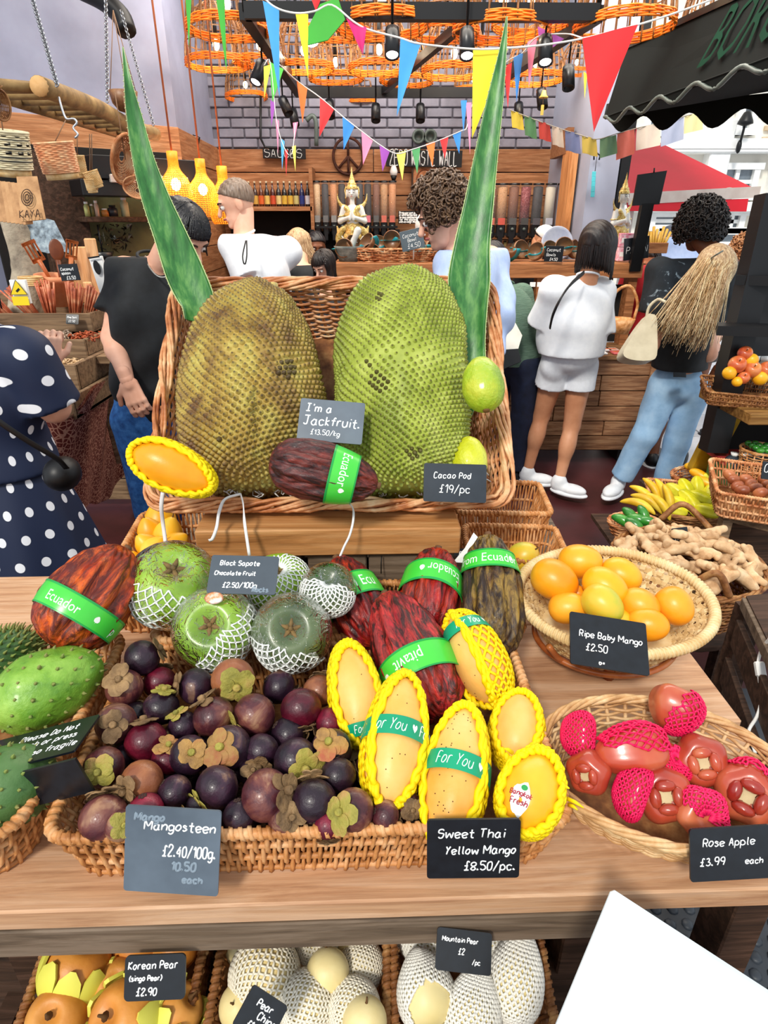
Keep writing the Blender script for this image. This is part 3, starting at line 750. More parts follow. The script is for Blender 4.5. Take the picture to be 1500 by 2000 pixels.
M_LIME=mat('knobbly_citrus',['#7c9c22','#9db82a','#c4c634'],14,0.4,1.0,bdist=0.004,bscale=90,coat=0.2)
M_CIT=mat('yellow_green_citrus',['#b4b81c','#cfd22c','#d9dc50'],14,0.4,0.8,bdist=0.005,bscale=60,coat=0.2)
def citrus(label,p0,p1,R,m):
 M,L=frame2(p0,p1);f=Fruit(L,R,'egg',rough=0.02,rscale=20);o=part('citrus',f.mesh(36,48),m,None,M,label=label,cat='citrus',local=True)
 part('blossom_end',MB().lathe([(0.0,-0.003),(0.006,-0.002),(0.0075,0.001),(0.0,0.003)],(0,0,-L/2),10),mat('brown_scar','#6a4a22',30,0.8),o,local=True)
citrus('knobbly green citrus wedged high on the right edge of the jackfruit basket',at(950,802,t=1.20),at(936,700,t=1.24),0.0415,M_LIME)
citrus('yellow green ridged citrus standing behind the cacao pod price slate',at(915,945,t=1.28),at(916,853,t=1.30),0.039,M_CIT)
M_PAP=mat('shredded_paper',['#d8d6cf','#f2f1ec'],10,0.7)
mb=MB()
for k in range(170):
 x=random.uniform(-0.33,0.34);c=jb(x,-JD/2+random.uniform(0.03,0.09),JH-random.uniform(0.015,0.035));a=random.uniform(0,6.28);L=random.uniform(0.015,0.035)
 p=[c+V(math.cos(a+t*1.5)*L*(t-0.5),math.sin(a+t*1.5)*L*(t-0.5)*0.5,0.006*math.sin(t*4+k))for t in(0,.33,.66,1)]
 mb.tubes(p,0.0016,4,flat=0.25)
part('shredded_paper',mb,M_PAP,label='crinkled white shredded paper lining the front of the jackfruit basket',cat='paper',kind='stuff')
M_RIB=mat('white_ribbon','#e9e7e6',10,0.5)
def ribbon(label,pts,r=0.0035):
 P=_spline([at(u,v,t)for u,v,t in pts],5);part('ribbon',MB().tubes(P,r,6,ref=(0,1,0.2),flat=0.25),M_RIB,label=label,cat='ribbon')
ribbon('leftmost white ribbon end hanging over the beam and curling at its tip',[(470,965,1.265),(440,975,1.255),(428,1000,1.235),(423,1030,1.215),(415,1052,1.215),(408,1056,1.215)])
ribbon('longest white ribbon end hanging over the beam behind the black sapote slate',[(470,965,1.265),(475,985,1.245),(477,1015,1.215),(481,1045,1.21),(487,1085,1.21)])
ribbon('white ribbon end hanging over the beam above the small netted sapote',[(672,978,1.26),(688,990,1.24),(690,1015,1.22),(683,1045,1.215),(672,1068,1.215),(662,1092,1.21)],0.0025)
ribbon('clear tape strip hanging from the foam wrapped mango into the squash tray',[(318,962,1.225),(315,990,1.24),(318,1020,1.27),(322,1050,1.28),(323,1068,1.28)],0.0045)
def cacao_mat(name,a,b,c,d):
 N=NT(name);v=N.coords((1,1,0.35),rand=True);c1=N.ramp(N.noise(v,16,6,0.7,0.6),[(0.30,a),(0.43,b),(0.55,c),(0.72,d)])
 v2=N.coords((1,1,0.3),rand=True);c2=N.mix(N.ramp(N.noise(v2,45,5,0.7,1.2),[(0.42,(0,0,0)),(0.62,(1,1,1))]),a,c1)
 N.L(c2,N.b.inputs['Base Color']);N.b.inputs['Roughness'].default_value=0.5;N.b.inputs['Coat Weight'].default_value=0.04
 N.bump(N.noise(N.coords((1,1,0.4)),70,5,0.6,0.8),0.8,0.004);return N.m
CM={'orange':cacao_mat('cacao_orange','#5a1a0c','#b0380f','#dc6418','#8a2410'),'red':cacao_mat('cacao_red','#3a1010','#a01820','#c83a18','#6a1a14'),'crimson':cacao_mat('cacao_crimson','#3c1818','#b01c2c','#cc3a34','#5a1c1e'),'brown':cacao_mat('cacao_brown','#2c1c12','#5a3c22','#9a7a34','#45301e'),'maroon':cacao_mat('cacao_maroon','#2c0f10','#5e2420','#80342a','#4a1a18')}
M_BAND=mat('green_band',['#3ec23a','#4fd049'],6,0.3,spec=0.6);M_BANDE=mat('dark_green_edge','#1e9a48',6,0.3);M_WHITE=mat('white_print','#f2f6ee',6,0.5)
def leafmark(f,s0,a_c,sz,flip=1):
 pts=_spline([(0,-1.1),(0.12,-0.7),(0.7,-0.6),(1.0,0.0),(0.6,0.6),(0.0,1.0),(-0.7,0.5),(-0.95,-0.1),(-0.6,-0.65),(-0.1,-0.7),(0,-1.1)],3)*sz
 R=float(np.linalg.norm(f.smooth_pos(np.array(s0),np.array(a_c))[:2]));a=a_c+flip*pts[:,0]/R;s=s0+flip*pts[:,1]/f.L*0.8
 return MB().ngon(f.smooth_pos(s,a,0.0022))
def cacao(label,col,p0,p1,R,s0=0.45,txt='Ecuador',a_t=0.0,flip=1,tilt=0.0,mark=0.6,bw=0.028,roll=0.0,size=0.016):
 M,L=frame2(p0,p1,roll);f=Fruit(L,R,'cacao',ridges=5,rdepth=0.075,rough=0.036,rscale=58,twist=0.1,sharp=1.5)
 o=part('cacao_pod',f.mesh(90,120),CM[col],None,M,label=label,cat='cacao pod',local=True)
 part('stem_end',MB().lathe([(0,-0.004),(0.008,-0.003),(0.0065,0.006),(0.007,0.011),(0,0.012)],(0,0,L/2-0.006),10),mat('cacao_stem','#6b4a30',40,0.8),o,local=True)
 b=part('paper_band',f.band(s0,bw,0.0014,tilt),M_BAND,o,local=True,label='glossy green paper band',smooth=True)
 e=MB()
 for sg in(-1,1):
  q=f.band(s0+sg*(bw/2-0.0012)/L*0.8,0.0022,0.0021,tilt,k=2);v_,q_,t_=q.merged();e.add(v_,[q_])
 part('band_edge',e,M_BANDE,b,local=True)
 t=MB()
 for ln in txt if isinstance(txt,list)else[(txt,a_t)]:
  q=f.letters(ln[0],s0,size,ln[1],flip,tilt=tilt);v_,q_,t_=q.merged();t.add(v_,[x for x in(q_,t_)if len(x)])
 if mark is not None:
  q=leafmark(f,s0+tilt*math.cos(mark),mark,0.005,flip);t.v.append(q.v[0]);t.big.append([i+t.n for i in q.big[0]]);t.n+=len(q.v[0])
 part('band_lettering',t,M_WHITE,b,local=True,smooth=False)
 return o
cacao('big orange red cacao pod leaning over the corner of the soursop tray','orange',at(105,1262,t=1.00),at(248,1072,t=1.10),0.066,0.40,[('Ecuador',-0.45),('p',1.02)],flip=1,tilt=-0.02,mark=0.42,bw=0.032,size=0.019)
cacao('maroon cacao pod lying at the front of the jackfruit basket','maroon',at(527,898,t=1.155),at(738,948,t=1.17),0.053,0.60,[('Ecuador',-0.30)],flip=1,tilt=0.0,mark=0.50,bw=0.040,size=0.020)
cacao('orange streaked cacao pod behind the small netted sapote','red',at(738,1262,t=1.13),at(657,1090,t=1.22),0.052,0.52,[('t from Ecu',0.1)],flip=1,mark=None,bw=0.034,tilt=0.02,size=0.022)
cacao('dark red cacao pod upright in the middle against the crate','red',at(826,1245,t=1.13),at(856,1072,t=1.22),0.056,0.52,[('Ecuador',0.35)],flip=-1,mark=-0.42,bw=0.033,size=0.021,tilt=0.05)
cacao('brown and ochre cacao pod standing at the right back of the tray','brown',at(965,1285,t=1.10),at(953,1045,t=1.22),0.056,0.63,[('t from Ecuador',-0.18)],flip=1,mark=0.82,bw=0.032,size=0.0215,tilt=-0.01)
cacao('large crimson cacao pod lying between the sapotes and the yellow mangoes','crimson',at(862,1405,t=0.975),at(752,1160,t=1.12),0.062,0.40,[('pitavit',-0.15)],flip=-1,mark=-0.85,bw=0.036,size=0.021,tilt=0.015)
M_MANG=mat('pale_yellow_mango',['#e6a346','#efb660','#f3c478'],9,0.42,0.15,bscale=200,spec=0.4,sss=0.0)
M_MANO=mat('orange_mango',['#ec9410','#f4a81c','#f8bb38'],7,0.36,0.12,bscale=200,rand=0.05,hue=0.012)
M_YNET=mat('yellow_foam_net','#f7d50a',10,0.6,spec=0.3);M_WNET=mat('white_foam_net','#eef0ea',10,0.55,spec=0.3);M_PNET=mat('pink_foam_net',['#e8104e','#f02a68'],10,0.5,spec=0.35);M_CNET=mat('cream_foam_net',['#e6dcc4','#f1ead8'],10,0.6)
M_TEAL=mat('teal_ribbon','#0f9a6e',10,0.35)
M_SPK=mat('brown_specks','#5a3c18',10,0.8)
def mango(label,p0,p1,R,cu=0.0,cw=1.05,sc=0.5,sw=0.44,band=None,m=None,roll=0.0,specks=0,sq=0.86,nr=0.0027,full=0.0,txt='For You',ruff=True):
 """cu: middle of the bare oval (angle), cw its half width, sc / sw its middle and half length along the fruit"""
 cw*=.86;sw*=.94;M,L=frame2(p0,p1,roll);f=Fruit(L,R,'mango',squash=sq,rough=0.006,rscale=8)
 o=part('mango',f.mesh(40,48),m or M_MANG,None,M,label=label,cat='mango',local=True)
 dth=lambda th:(th-cu+math.pi)%(2*math.pi)-math.pi
 keep=lambda P,s,th:((dth(th)/cw)**2+((s-sc)/sw)**2>1.0)
 n=net(f,nr,16,22,keep,wav=0.5);
 a=np.arange(140)*2*math.pi/140
 if ruff:
  for k,(g,ph,rr)in enumerate(((1.0,0,1.6),(1.10,1.6,1.5),(1.2,3.0,1.3))):
   wv=0.035*np.sin(a*26+ph)
   n.tubes(f.pos(np.clip(sc+np.sin(a)*sw*(g+wv),0.0,1.0),cu+np.cos(a)*cw*(g+wv),nr*(1.5+0.9*np.cos(a*26+ph+k))),nr*rr,6,closed=True,ref=(1,0,0)if abs(cu)<1 else None)
 part('foam_net',n,M_YNET,o,local=True,label='yellow foam net')
 if band is not None:
  b=part('ribbon_band',f.band(band[0],0.020,0.0055,band[1]),M_TEAL,o,local=True,label='teal ribbon reading For You')
  t=MB();R_=R*1.02
  for j,a0 in enumerate(band[2]if len(band)>2 else(0.0,)):
   st,Lw=strokes(txt,0.0115,slant=0.25,wob=0.1,seed=5)
   for p in st:
    an=a0+(p[:,0]-Lw/2)/R_;ss=band[0]+band[1]*np.cos(an)+(p[:,1]-0.005)/L*0.8
    t.tubes(f.smooth_pos(ss,an,0.0064),0.0006,4,flat=0.5,ref=(1,0,0))
   hz=_spline([(0,-1),(.9,.1),(.8,.9),(.3,.9),(0,.45),(-.3,.9),(-.8,.9),(-.9,.1),(0,-1)],3)*0.0042
   an=a0+0.78+hz[:,0]/R_;t2=f.smooth_pos(band[0]+band[1]*np.cos(an)+hz[:,1]/L*0.8,an,0.0066)
   t.v.append(t2);t.big.append(list(range(t.n,t.n+len(t2))));t.n+=len(t2)
  part('band_lettering',t,M_WHITE,b,local=True,smooth=False)
 if specks:
  sm=MB()
  for k in range(specks):
   s=random.uniform(0.2,0.93);th=cu+random.uniform(-0.8,0.7)*cw*0.8;sm.ell(f.pos(s,th,0.0),(0.0009,)*3,nu=3,nv=5)
  part('skin_specks',sm,M_SPK,o,local=True,kind='stuff')
 return o,f
mango('netted yellow mango hanging at the left front corner of the jackfruit basket',at(262,878,t=1.15),at(418,952,t=1.17),0.050,0.1,1.15,0.48,0.42,m=M_MANO)
mango('upper left netted yellow mango with its teal band half hidden',at(712,1455,t=0.93),at(676,1258,t=1.02),0.046,0.1,1.0,0.42,0.40,band=(0.22,0.0,(0.25,)),specks=8)
mango('netted yellow mango at the left front, banded across its middle with a teal ribbon',at(752,1580,t=0.82),at(790,1322,t=0.93),0.050,0.15,0.95,0.46,0.44,band=(0.50,0.01,(-0.25,1.25)),specks=8)
mango('speckled netted yellow mango at the front behind the sweet mango slate',at(868,1652,t=0.79),at(912,1385,t=0.905),0.049,-0.15,1.1,0.44,0.47,band=(0.50,0.0,(-0.1,)),specks=60)
mango('netted yellow mango leaning back below the brown cacao pod',at(975,1372,t=0.98),at(892,1200,t=1.07),0.050,-0.85,0.95,0.5,0.47,band=(0.66,0.02,(0.3,)),specks=14)
mango('netted yellow mango with wrinkled skin by the right rim of the tray',at(1000,1500,t=0.91),at(1018,1362,t=0.985),0.046,-0.05,1.0,0.52,0.42)
mg,mf=mango('netted deep yellow mango with a fruit sticker at the tray corner',at(1010,1622,t=0.785),at(1062,1475,t=0.85),0.047,0.0,1.15,0.36,0.44,m=M_MANO)
stk=MB().ngon(mf.pos(0.30+0.13*np.sin(np.arange(20)*.314)*(1+0.12*np.cos(np.arange(20)*1.57)),-0.25+0.33*np.cos(np.arange(20)*.314),0.003));so=part('fruit_sticker',stk,mat('sticker_white','#f2f4f4',5,0.4),mg,local=True,smooth=False,label='white sticker reading Bangkok Fresh')
t=MB()
for txt,ss,sz,off in(('Bangkok',0.335,0.0065,0),('Fresh',0.27,0.0085,1)):
 st,Lw=strokes(txt,sz,seed=2);q=MB()
 for p in st:t.tubes(mf.pos(ss+p[:,1]/0.16*0.8,-0.25+(p[:,0]-Lw/2)/0.045,0.0036),0.0006,4,ref=(1,0,0))
part('sticker_lettering',t,mat('sticker_print','#b0203a',5,0.5),so,local=True)
part('leaf_emblem',MB().ngon(mf.pos(0.395+0.02*np.sin(np.arange(10)*.628),-0.2+0.10*np.cos(np.arange(10)*.628),0.0037)),mat('sticker_green','#2a9a4a',5,0.5),so,local=True,smooth=False)
sp=MB()
for(u0,v0,u1,v1)in((1108,1560,1140,1578),(1112,1572,1128,1582),(1096,1535,1112,1540),(1000,1470,985,1462)):sp.tubes([at(u0,v0,0.80),at((u0+u1)/2,(v0+v1)/2-2,0.79),at(u1,v1,0.785)],[0.003,0.0025,0.0008],6)
part('net_end',sp,M_YNET,mg,kind='stuff')
M_SAP=mat('green_sapote',['#5c7d22','#86ad2e','#9cc040'],9,0.35,0.2,spec=0.5,coat=0.1,rand=0.05)
M_SAPD=mat('dark_sapote',['#2f3c26','#4a5a38','#66744e'],10,0.35,0.2,spec=0.5,coat=0.1)
def film_mat():
 N=NT('cling_film');tr=N.new('ShaderNodeBsdfTransparent');gl=N.new('ShaderNodeBsdfGlossy');gl.inputs['Roughness'].default_value=0.08;fr=N.new('ShaderNodeFresnel',i_IOR=1.25);mx=N.new('ShaderNodeMixShader')
 bu=N.new('ShaderNodeBump');bu.inputs['Strength'].default_value=1.0;bu.inputs['Distance'].default_value=0.010;N.L(N.noise(N.coords(),38,3,0.6,1.8),bu.inputs['Height']);N.L(bu.outputs[0],gl.inputs['Normal']);N.L(bu.outputs[0],fr.inputs['Normal'])
 N.L(fr.outputs[0],mx.inputs[0]);N.L(tr.outputs[0],mx.inputs[1]);N.L(gl.outputs[0],mx.inputs[2]);N.L(mx.outputs[0],N.out.inputs['Surface']);return N.m
M_FILM=film_mat()
M_CALY=mat('dry_calyx',['#4a3620','#7d6238','#5c4a2c'],40,0.8,0.4)
def sapote(label,c,up,R,m,cal=True,netdir=None,film=True,cut=0.15):
 """up: direction of the calyx; netdir: the net covers the side the normal of which points along it"""
 Rm=basis(up,CAM-c);M=mat4(Rm,c);f=Fruit(R*1.62,R,'apple',ridges=4,rdepth=0.02)
 o=part('black_sapote',f.mesh(32,44),m,None,M,label=label,cat='black sapote',local=True)
 if cal:
  cb=MB()
  for k in range(5):
   a=k*1.257+0.3;r0=R*0.06;tip=V(math.cos(a)*R*0.30,math.sin(a)*R*0.30,R*0.62);mid=V(math.cos(a)*R*0.16,math.sin(a)*R*0.16,R*0.58)
   sd=V(-math.sin(a),math.cos(a),0)*R*0.10
   cb.grid(np.stack([[V(0,0,R*.56),V(0,0,R*.56)],[mid-sd,mid+sd],[tip-sd*0.3,tip+sd*0.3]]))
   cb.tubes([V(0,0,R*.56),mid,tip],[R*.05,R*.06,R*.015],5)
  cb.lathe([(0,R*.55),(R*.06,R*.58),(R*.05,R*.66),(0,R*.68)],seg=8);part('calyx',cb,M_CALY,o,local=True)
 nd=unit(Rm.T@unit(netdir))if netdir is not None else V(0,0,-1)
 n=net(f,0.0014,24,18,lambda P,s,th:(P@nd)/R>cut,wav=0.2,s0=0.03,s1=0.97,jit=0.008)
 part('foam_net',n,M_WNET,o,local=True,label='white foam net')
 if film:
  g=Fruit(R*1.66,R*1.012,'apple',rough=0.004,rscale=12);s=np.linspace(0.3,0.999,20);P=g.pos(s[:,None],(np.arange(40)*2*math.pi/40)[None],0.0006)
  part('cling_film',MB().grid(P,closed_v=True),M_FILM,o,local=True,label='shiny clear cling film')
 return o
dn=V(0,-0.5,-0.85)
sapote('largest green black-sapote, tipped to show its calyx, left of its price slate',at(338,1142,t=1.12),V(0.25,-0.35,0.9),0.083,M_SAP,netdir=V(-0.3,-0.55,-0.8),cut=0.05)
s2=sapote('green film-wrapped black sapote below the black sapote slate',at(420,1228,t=1.06),V(0.05,-0.72,0.7),0.072,M_SAP,netdir=V(0.75,-0.25,-0.6),cut=0.18)
sapote('dark green film-wrapped black sapote beside the upper left mango',at(570,1236,t=1.05),V(0.1,-0.7,0.72),0.068,M_SAPD,netdir=V(-0.3,-0.5,-0.8),cut=0.28)
sapote('netted green black-sapote mostly hidden behind the black sapote slate',at(545,1140,t=1.17),V(0,-0.3,0.95),0.062,M_SAP,netdir=V(0.3,-0.9,0.1),cut=-0.2,film=False)
sapote('small round dark sapote in a close white net with its top bare',at(641,1152,t=1.10),V(0.1,-0.45,0.85),0.050,M_SAPD,netdir=V(-0.2,-0.8,-0.5),cut=0.0,cal=False)
st_=MB().ell((0,0,0),(0.016,0.011,0.0012),nu=4,nv=20)
part('oval_sticker',st_,mat('sticker_red_white',['#f4f4f0','#e08a50','#f4f4f0'],60,0.4),s2,M=mat4(basis(V(0,-0.6,0.8)),at(418,1168,t=1.015)),local=True,label='oval fruit sticker')
M_MGS={c:mat('mangosteen_'+c,cols,20,0.4,0.6,bscale=110,spec=0.45,coat=0.12,rand=0.2,dist=.8)for c,cols in{'dark purple':[(.3,'#19101a'),(.5,'#2a1826'),(.63,'#3c2434'),(.74,'#7a5a4a')],'wine red':['#3a0d1c','#5e1328','#8a2238'],'plum brown':[(.3,'#2c1418'),(.46,'#4c242a'),(.58,'#6e4038'),(.68,'#9a7458')],'russet':['#5a3022','#8c5236','#a86a44']}.items()}
M_CAL={'tan':mat('tan_calyx',['#4e3a24','#7c6040','#a08058'],30,0.75,0.9,bdist=.006,rand=0.15),'green':mat('green_calyx',['#6e6a2a','#9c9240','#b08a50'],30,0.7,0.9,bdist=.006,rand=0.12),'orange':mat('orange_calyx',['#7c5c36','#a88046','#a0563a'],25,0.7,0.9,bdist=.006,rand=0.12)}
def petal(R,a,tilt,w,ln,curl):
 """one thick cupped calyx lobe"""
 u=np.linspace(0,1,8);v=np.linspace(-1,1,7);ph=tilt+u*ln
 W=w*np.sqrt(np.clip(1-((u-.52)/.53)**2,0.02,1))*1.25
 P=np.zeros((8,7,3))
 for i in range(8):
  rr=R*(1.04+0.10*u[i]*curl)
  for j in range(7):
   aa=a+v[j]*W[i]/max(0.42,math.sin(ph[i]+0.22));r2=rr*(1.02+0.07*(1-v[j]**2)*u[i]+.05*curl*abs(v[j])*u[i])
   P[i,j]=(r2*math.sin(ph[i])*math.cos(aa),r2*math.sin(ph[i])*math.sin(aa),r2*math.cos(ph[i])*0.93)
 Q=P*0.955
 mb=MB().grid(P);mb.grid(Q[::-1])
 for A,B in((P[0],Q[0]),(Q[-1],P[-1])):mb.grid(np.stack([A,B]))
 mb.grid(np.stack([Q[:,0],P[:,0]],0));mb.grid(np.stack([P[:,-1],Q[:,-1]],0));return mb
def mgs_proto(col,cal,seed,big=1.0):
 rs=random.Random(seed);R=0.03
 f=Fruit(R*1.86,R,'ell',rough=0.006,rscale=9)
 o=part('mangosteen',f.mesh(16,22),M_MGS[col],None,np.eye(4),label='proto',cat='mangosteen',local=True)
 pb=MB()
 for k in range(4):
  q=petal(R,k*math.pi/2+rs.uniform(-.15,.15),0.10,0.40*big,rs.uniform(0.48,0.68)*big,rs.uniform(0.2,2.6));v_,q_,t_=q.merged();pb.add(v_,[q_])
 for k in range(2):
  q=petal(R*1.05,k*math.pi+0.78+rs.uniform(-.2,.2),0.10,0.30*big,rs.uniform(0.4,0.5)*big,rs.uniform(0.4,1.5));v_,q_,t_=q.merged();pb.add(v_,[q_])
 part('calyx',pb,M_CAL[cal],o,local=True)
 part('stem',MB().lathe([(0,R*0.95),(R*.2,R*0.98),(R*.17,R*1.2),(R*.09,R*1.24),(0,R*1.2)],seg=8),M_CAL['tan' if cal=='tan' else 'green'],o,local=True)
 sm=MB()
 for k in range(6):
  a=k*1.047;sm.ell((R*.17*math.cos(a),R*.17*math.sin(a),-R*0.925),(R*.10,R*.10,R*.03),nu=4,nv=6)
 sm.ell((0,0,-R*0.925),(R*.08,R*.08,R*.03),nu=4,nv=6);part('blossom_scar',sm,mat('scar_brown','#3a2620',20,0.8),o,local=True)
 return o
PROT={}
MG=[(278,1285,33,'dark purple','tan',(1,-.3,.3),0.03,'top of the pile at the back, against the left rim'),(243,1343,34,'plum brown','tan',(-.2,-.5,.9),0.012,'on the left rim near the back, calyx up'),(312,1333,30,'wine red','tan',(0,-1,-.6),-.01,'in the second row from the back, near the left rim'),(315,1382,33,'dark purple','green',(.35,-.9,.35),0,'green calyx on its crown, below the wine red one'),(382,1340,33,'dark purple','tan',(-1,-.3,.3),0.005,'calyx turned to the left, left of the russet green-crowned one'),(455,1328,40,'russet','green',(.1,.35,.95),0.02,'russet with a bright green calyx, highest in the back row'),(417,1400,38,'plum brown','tan',(-.4,-.9,.2),0.004,'scarred brown one just below the russet green-crowned one'),(497,1397,40,'plum brown','green',(-1,.4,.2),0.002,'speckled, calyx turned left, just below right of the russet one'),(545,1342,31,'dark purple','tan',(.6,.5,-.2),-.01,'in the back row, half hidden under the dark sapote'),(588,1383,38,'wine red','tan',(.1,1,.05),0.006,'its blossom scar uppermost, below the dark sapote'),(624,1350,31,'russet','tan',(.3,-1,-.5),0,'matt netted brown one against the upper left mango'),(645,1412,28,'wine red','tan',(-1,.3,-.3),-.012,'small wine red one tucked under the upper left mango'),(227,1413,37,'plum brown','tan',(-.15,0,1),0.012,'on the left rim with its tan calyx facing outward like a flower'),(266,1398,26,'dark purple','tan',(0,-1,-.6),-.02,'deep in a gap near the left rim, second row'),(285,1448,38,'wine red','tan',(.1,-1,.1),0.006,'shiny, calyx behind its crown, left third of the pile'),(358,1418,28,'dark purple','green',(-.3,-.9,.4),-.012,'small one with a green and tan calyx between larger ones'),(333,1440,17,'plum brown','tan',(0,0,1),-.015,'tiny one showing only a tan stem end in a gap'),(328,1482,30,'wine red','orange',(.2,-.8,.7),0,'small one with an orange calyx, left of the big tan star'),(370,1475,36,'dark purple','orange',(.1,-.1,1),0.012,'large calyx spread like a four-lobed star, left of the middle'),(447,1462,42,'dark purple','orange',(-.35,-.15,.95),0.010,'orange open calyx with a yellow centre, middle of the pile'),(510,1468,33,'dark purple','tan',(-.2,.7,.7),0,'calyx hanging down, right of the orange open one'),(563,1433,33,'dark purple','tan',(.7,.6,-.3),-.006,'plain dark one above the large green-calyx one'),(578,1485,41,'dark purple','green',(.35,.4,.85),0.008,'large one with a cup-shaped green calyx at lower right'),(647,1465,39,'dark purple','orange',(-.1,-.35,.9),0.006,'orange and tan calyx beside the left front mango'),(660,1515,34,'dark purple','tan',(.1,1,-.1),0.004,'small round blackish one against the left front mango'),(424,1538,40,'dark purple','green',(-1,.45,.2),0.006,'large smooth plum one above the front rim, calyx at its left'),(341,1548,32,'dark purple','tan',(.6,.8,-.2),-.004,'smooth dark one behind the mangosteen price slate'),(277,1528,40,'russet','tan',(-.75,.1,.6),0.006,'scarred, calyx at its left, above its price slate'),(241,1478,24,'dark purple','tan',(0,-1,-.6),-.02,'hidden in shade under the left rim, third row'),(203,1498,37,'plum brown','green',(-.3,.1,.9),0.010,'against the left rim by the black soursop notice, calyx outward'),(520,1553,47,'plum brown','tan',(.75,.0,.6),0.012,'biggest brown cracked one in the front row'),(613,1565,42,'dark purple','tan',(.1,-1,-.3),0.004,'shiny round dark one in the front row with its scar facing forward'),(690,1582,39,'plum brown','green',(-.6,.05,.75),0.006,'green calyx at the left, front row beside the mangoes'),(203,1598,44,'plum brown','tan',(.3,-.9,-.2),0.0,'large dull one in the front left corner of the tray'),(235,1612,28,'plum brown','green',(.2,.1,1),0.004,'half hidden by the mangosteen slate with a green stem end'),(285,1583,33,'wine red','tan',(0,1,-.6),-.002,'red one peeping over the top edge of the mangosteen slate'),(468,1592,31,'dark purple','tan',(0,1,-.5),-.006,'dark one in the front row left of the biggest brown one'),(557,1600,32,'plum brown','tan',(.3,.0,.8),-.006,'calyx outward in the front row below the biggest brown one'),(388,1575,24,'dark purple','orange',(-.9,.3,.3),-.008,'small one behind the right corner of the mangosteen slate'),(488,1505,24,'dark purple','tan',(.2,.0,.9),-.012,'small, tan calyx, in the gap above the biggest brown one'),(752,1592,27,'plum brown','tan',(.6,.2,-.4),-.004,'front row, between the two front mangoes, nearer the slate'),(800,1575,25,'plum brown','tan',(.2,.2,.8),-.01,'tucked low between the two front mangoes'),(640,1610,27,'wine red','tan',(0,1,-.6),-.01,'lowest red one behind the front rim'),(720,1500,26,'plum brown','tan',(-.9,.3,.2),-.012,'in the shade beneath the left front mango')]
def img_dir(dx,dy,dz,c):
 w=unit(CAM-c);r=unit(np.cross((0,0,1),w));r=-r if r[0]<0 else r;u=np.cross(w,r);u=u if u[2]>0 else-u
 return unit(r*dx-u*dy+w*dz)
k=0
for(u,v,r,col,cal,d,lift,where)in MG:
 key=(col,cal,k%2)
 if key not in PROT:PROT[key]=[mgs_proto(col,cal,10+len(PROT),1.08 if k%3 else.92),False]
 t=tz(u,v,0.905+lift+(0.012 if v<1420 else 0));R=r*t/FPX*1.06;c=at(u,v,t);zc=img_dir(*d,c)
 Rm=basis(zc,V(math.cos(k*1.7),math.sin(k*1.7),.2))*(R/0.03)
 label=where if where.split()[0]in('smooth',)else '%s mangosteen, %s'%(col,where)
 label=label.replace('smooth wine red one','smooth wine red mangosteen')
 pr,used=PROT[key]
 if not used:pr.matrix_basis=Matrix(mat4(Rm,c).tolist());WM[pr.name]=mat4(Rm,c);pr['label']=label;PROT[key][1]=True
 else:copy_thing(pr,mat4(Rm,c),label)
 k+=1
fill=PROT[('dark purple','tan',0)][0]if('dark purple','tan',0)in PROT else list(PROT.values())[0][0]
for j in range(22):
 x=-0.37+0.063*(j%8)+0.02*(j//8%2);y=0.60+0.075*(j//8);c=tb(x,y,0.843);Rm=basis(V(random.uniform(-1,1),random.uniform(-1,1),random.uniform(-1,1)))
 copy_thing(fill,mat4(Rm,c),'dark mangosteen in the shaded bottom layer of the pile','bottom layer of mangosteens')
for(pr,used)in list(PROT.values()):info(pr)
def soursop(label,p0,p1,R,m,cnt=110,sq=0.9,hg=0.004):
 M,L=frame2(p0,p1);f=Fruit(L,R,'egg',rough=0.03,rscale=6,squash=sq);mb=f.mesh(40,50);o=part('soursop',mb,m,None,M,label=label,cat='soursop',local=True)
 i=np.arange(cnt)+0.5;s=1-np.arccos(1-2*i/cnt)/math.pi;th=i*2.39996;C=f.pos(s,th);sp=MB()
 for c in C:
  n=unit(c/np.array([1,1,2.0]));sp.tubes([c-n*0.002,c+n*hg*0.5,c+n*hg+V(0,0,hg*0.6)],[0.0038,0.0022,0.0006],5)
 part('soft_spines',sp,mat('soursop_spine',['#6f8a3a','#8a7a4a'],30,0.7),o,local=True,kind='stuff')
M_SOUR=mat('soursop_skin',['#4a7e22','#78a636','#9cc455'],16,0.45,0.8,bdist=0.004,bscale=60,coat=0.1);M_SOURD=mat('soursop_dark',['#2c4a20','#456a34','#5a7a48'],9,0.5,0.5,bdist=0.004,bscale=60)
soursop('large bright green soursop above the black notice',at(-20,1400,t=0.93),at(200,1290,t=1.0),0.066,M_SOUR)
soursop('dark green spiny soursop behind the large bright one',at(-60,1335,t=1.03),at(75,1245,t=1.09),0.058,M_SOURD,260,hg=0.009)
soursop('dull dark soursop below the black notice',at(-70,1580,t=0.82),at(110,1490,t=0.86),0.062,M_SOURD,100)
ntc=slate('black notice slate lying tilted on the soursops, asking for gentle hands',[(-40,1466),(142,1420),(200,1438),(-30,1500)],[0.90,0.86,0.83,0.83],[('Please Do Not',.3,.70,.17),('Touch or press',.3,.46,.17),("I'm so fragile",.4,.2,.17)],pen=0.0012,name='notice_slate')
Mn=WM[ntc.name];w0=0.17
part('front_flap',MB().box((0.0,-0.052,-0.03),(0.185,0.004,0.055)),M_SLATE,ntc,local=True,smooth=False)
bmc=at(1199,1167,t=1.16);bn=unit(V(-0.03,-0.20,1));BR=basis(bn,V(1,-0.12,0));BH=0.095
bmr=thing('oval_basket','pale oval cane basket of ripe baby mangoes on a stand','basket',bmc-bn*BH,BR)
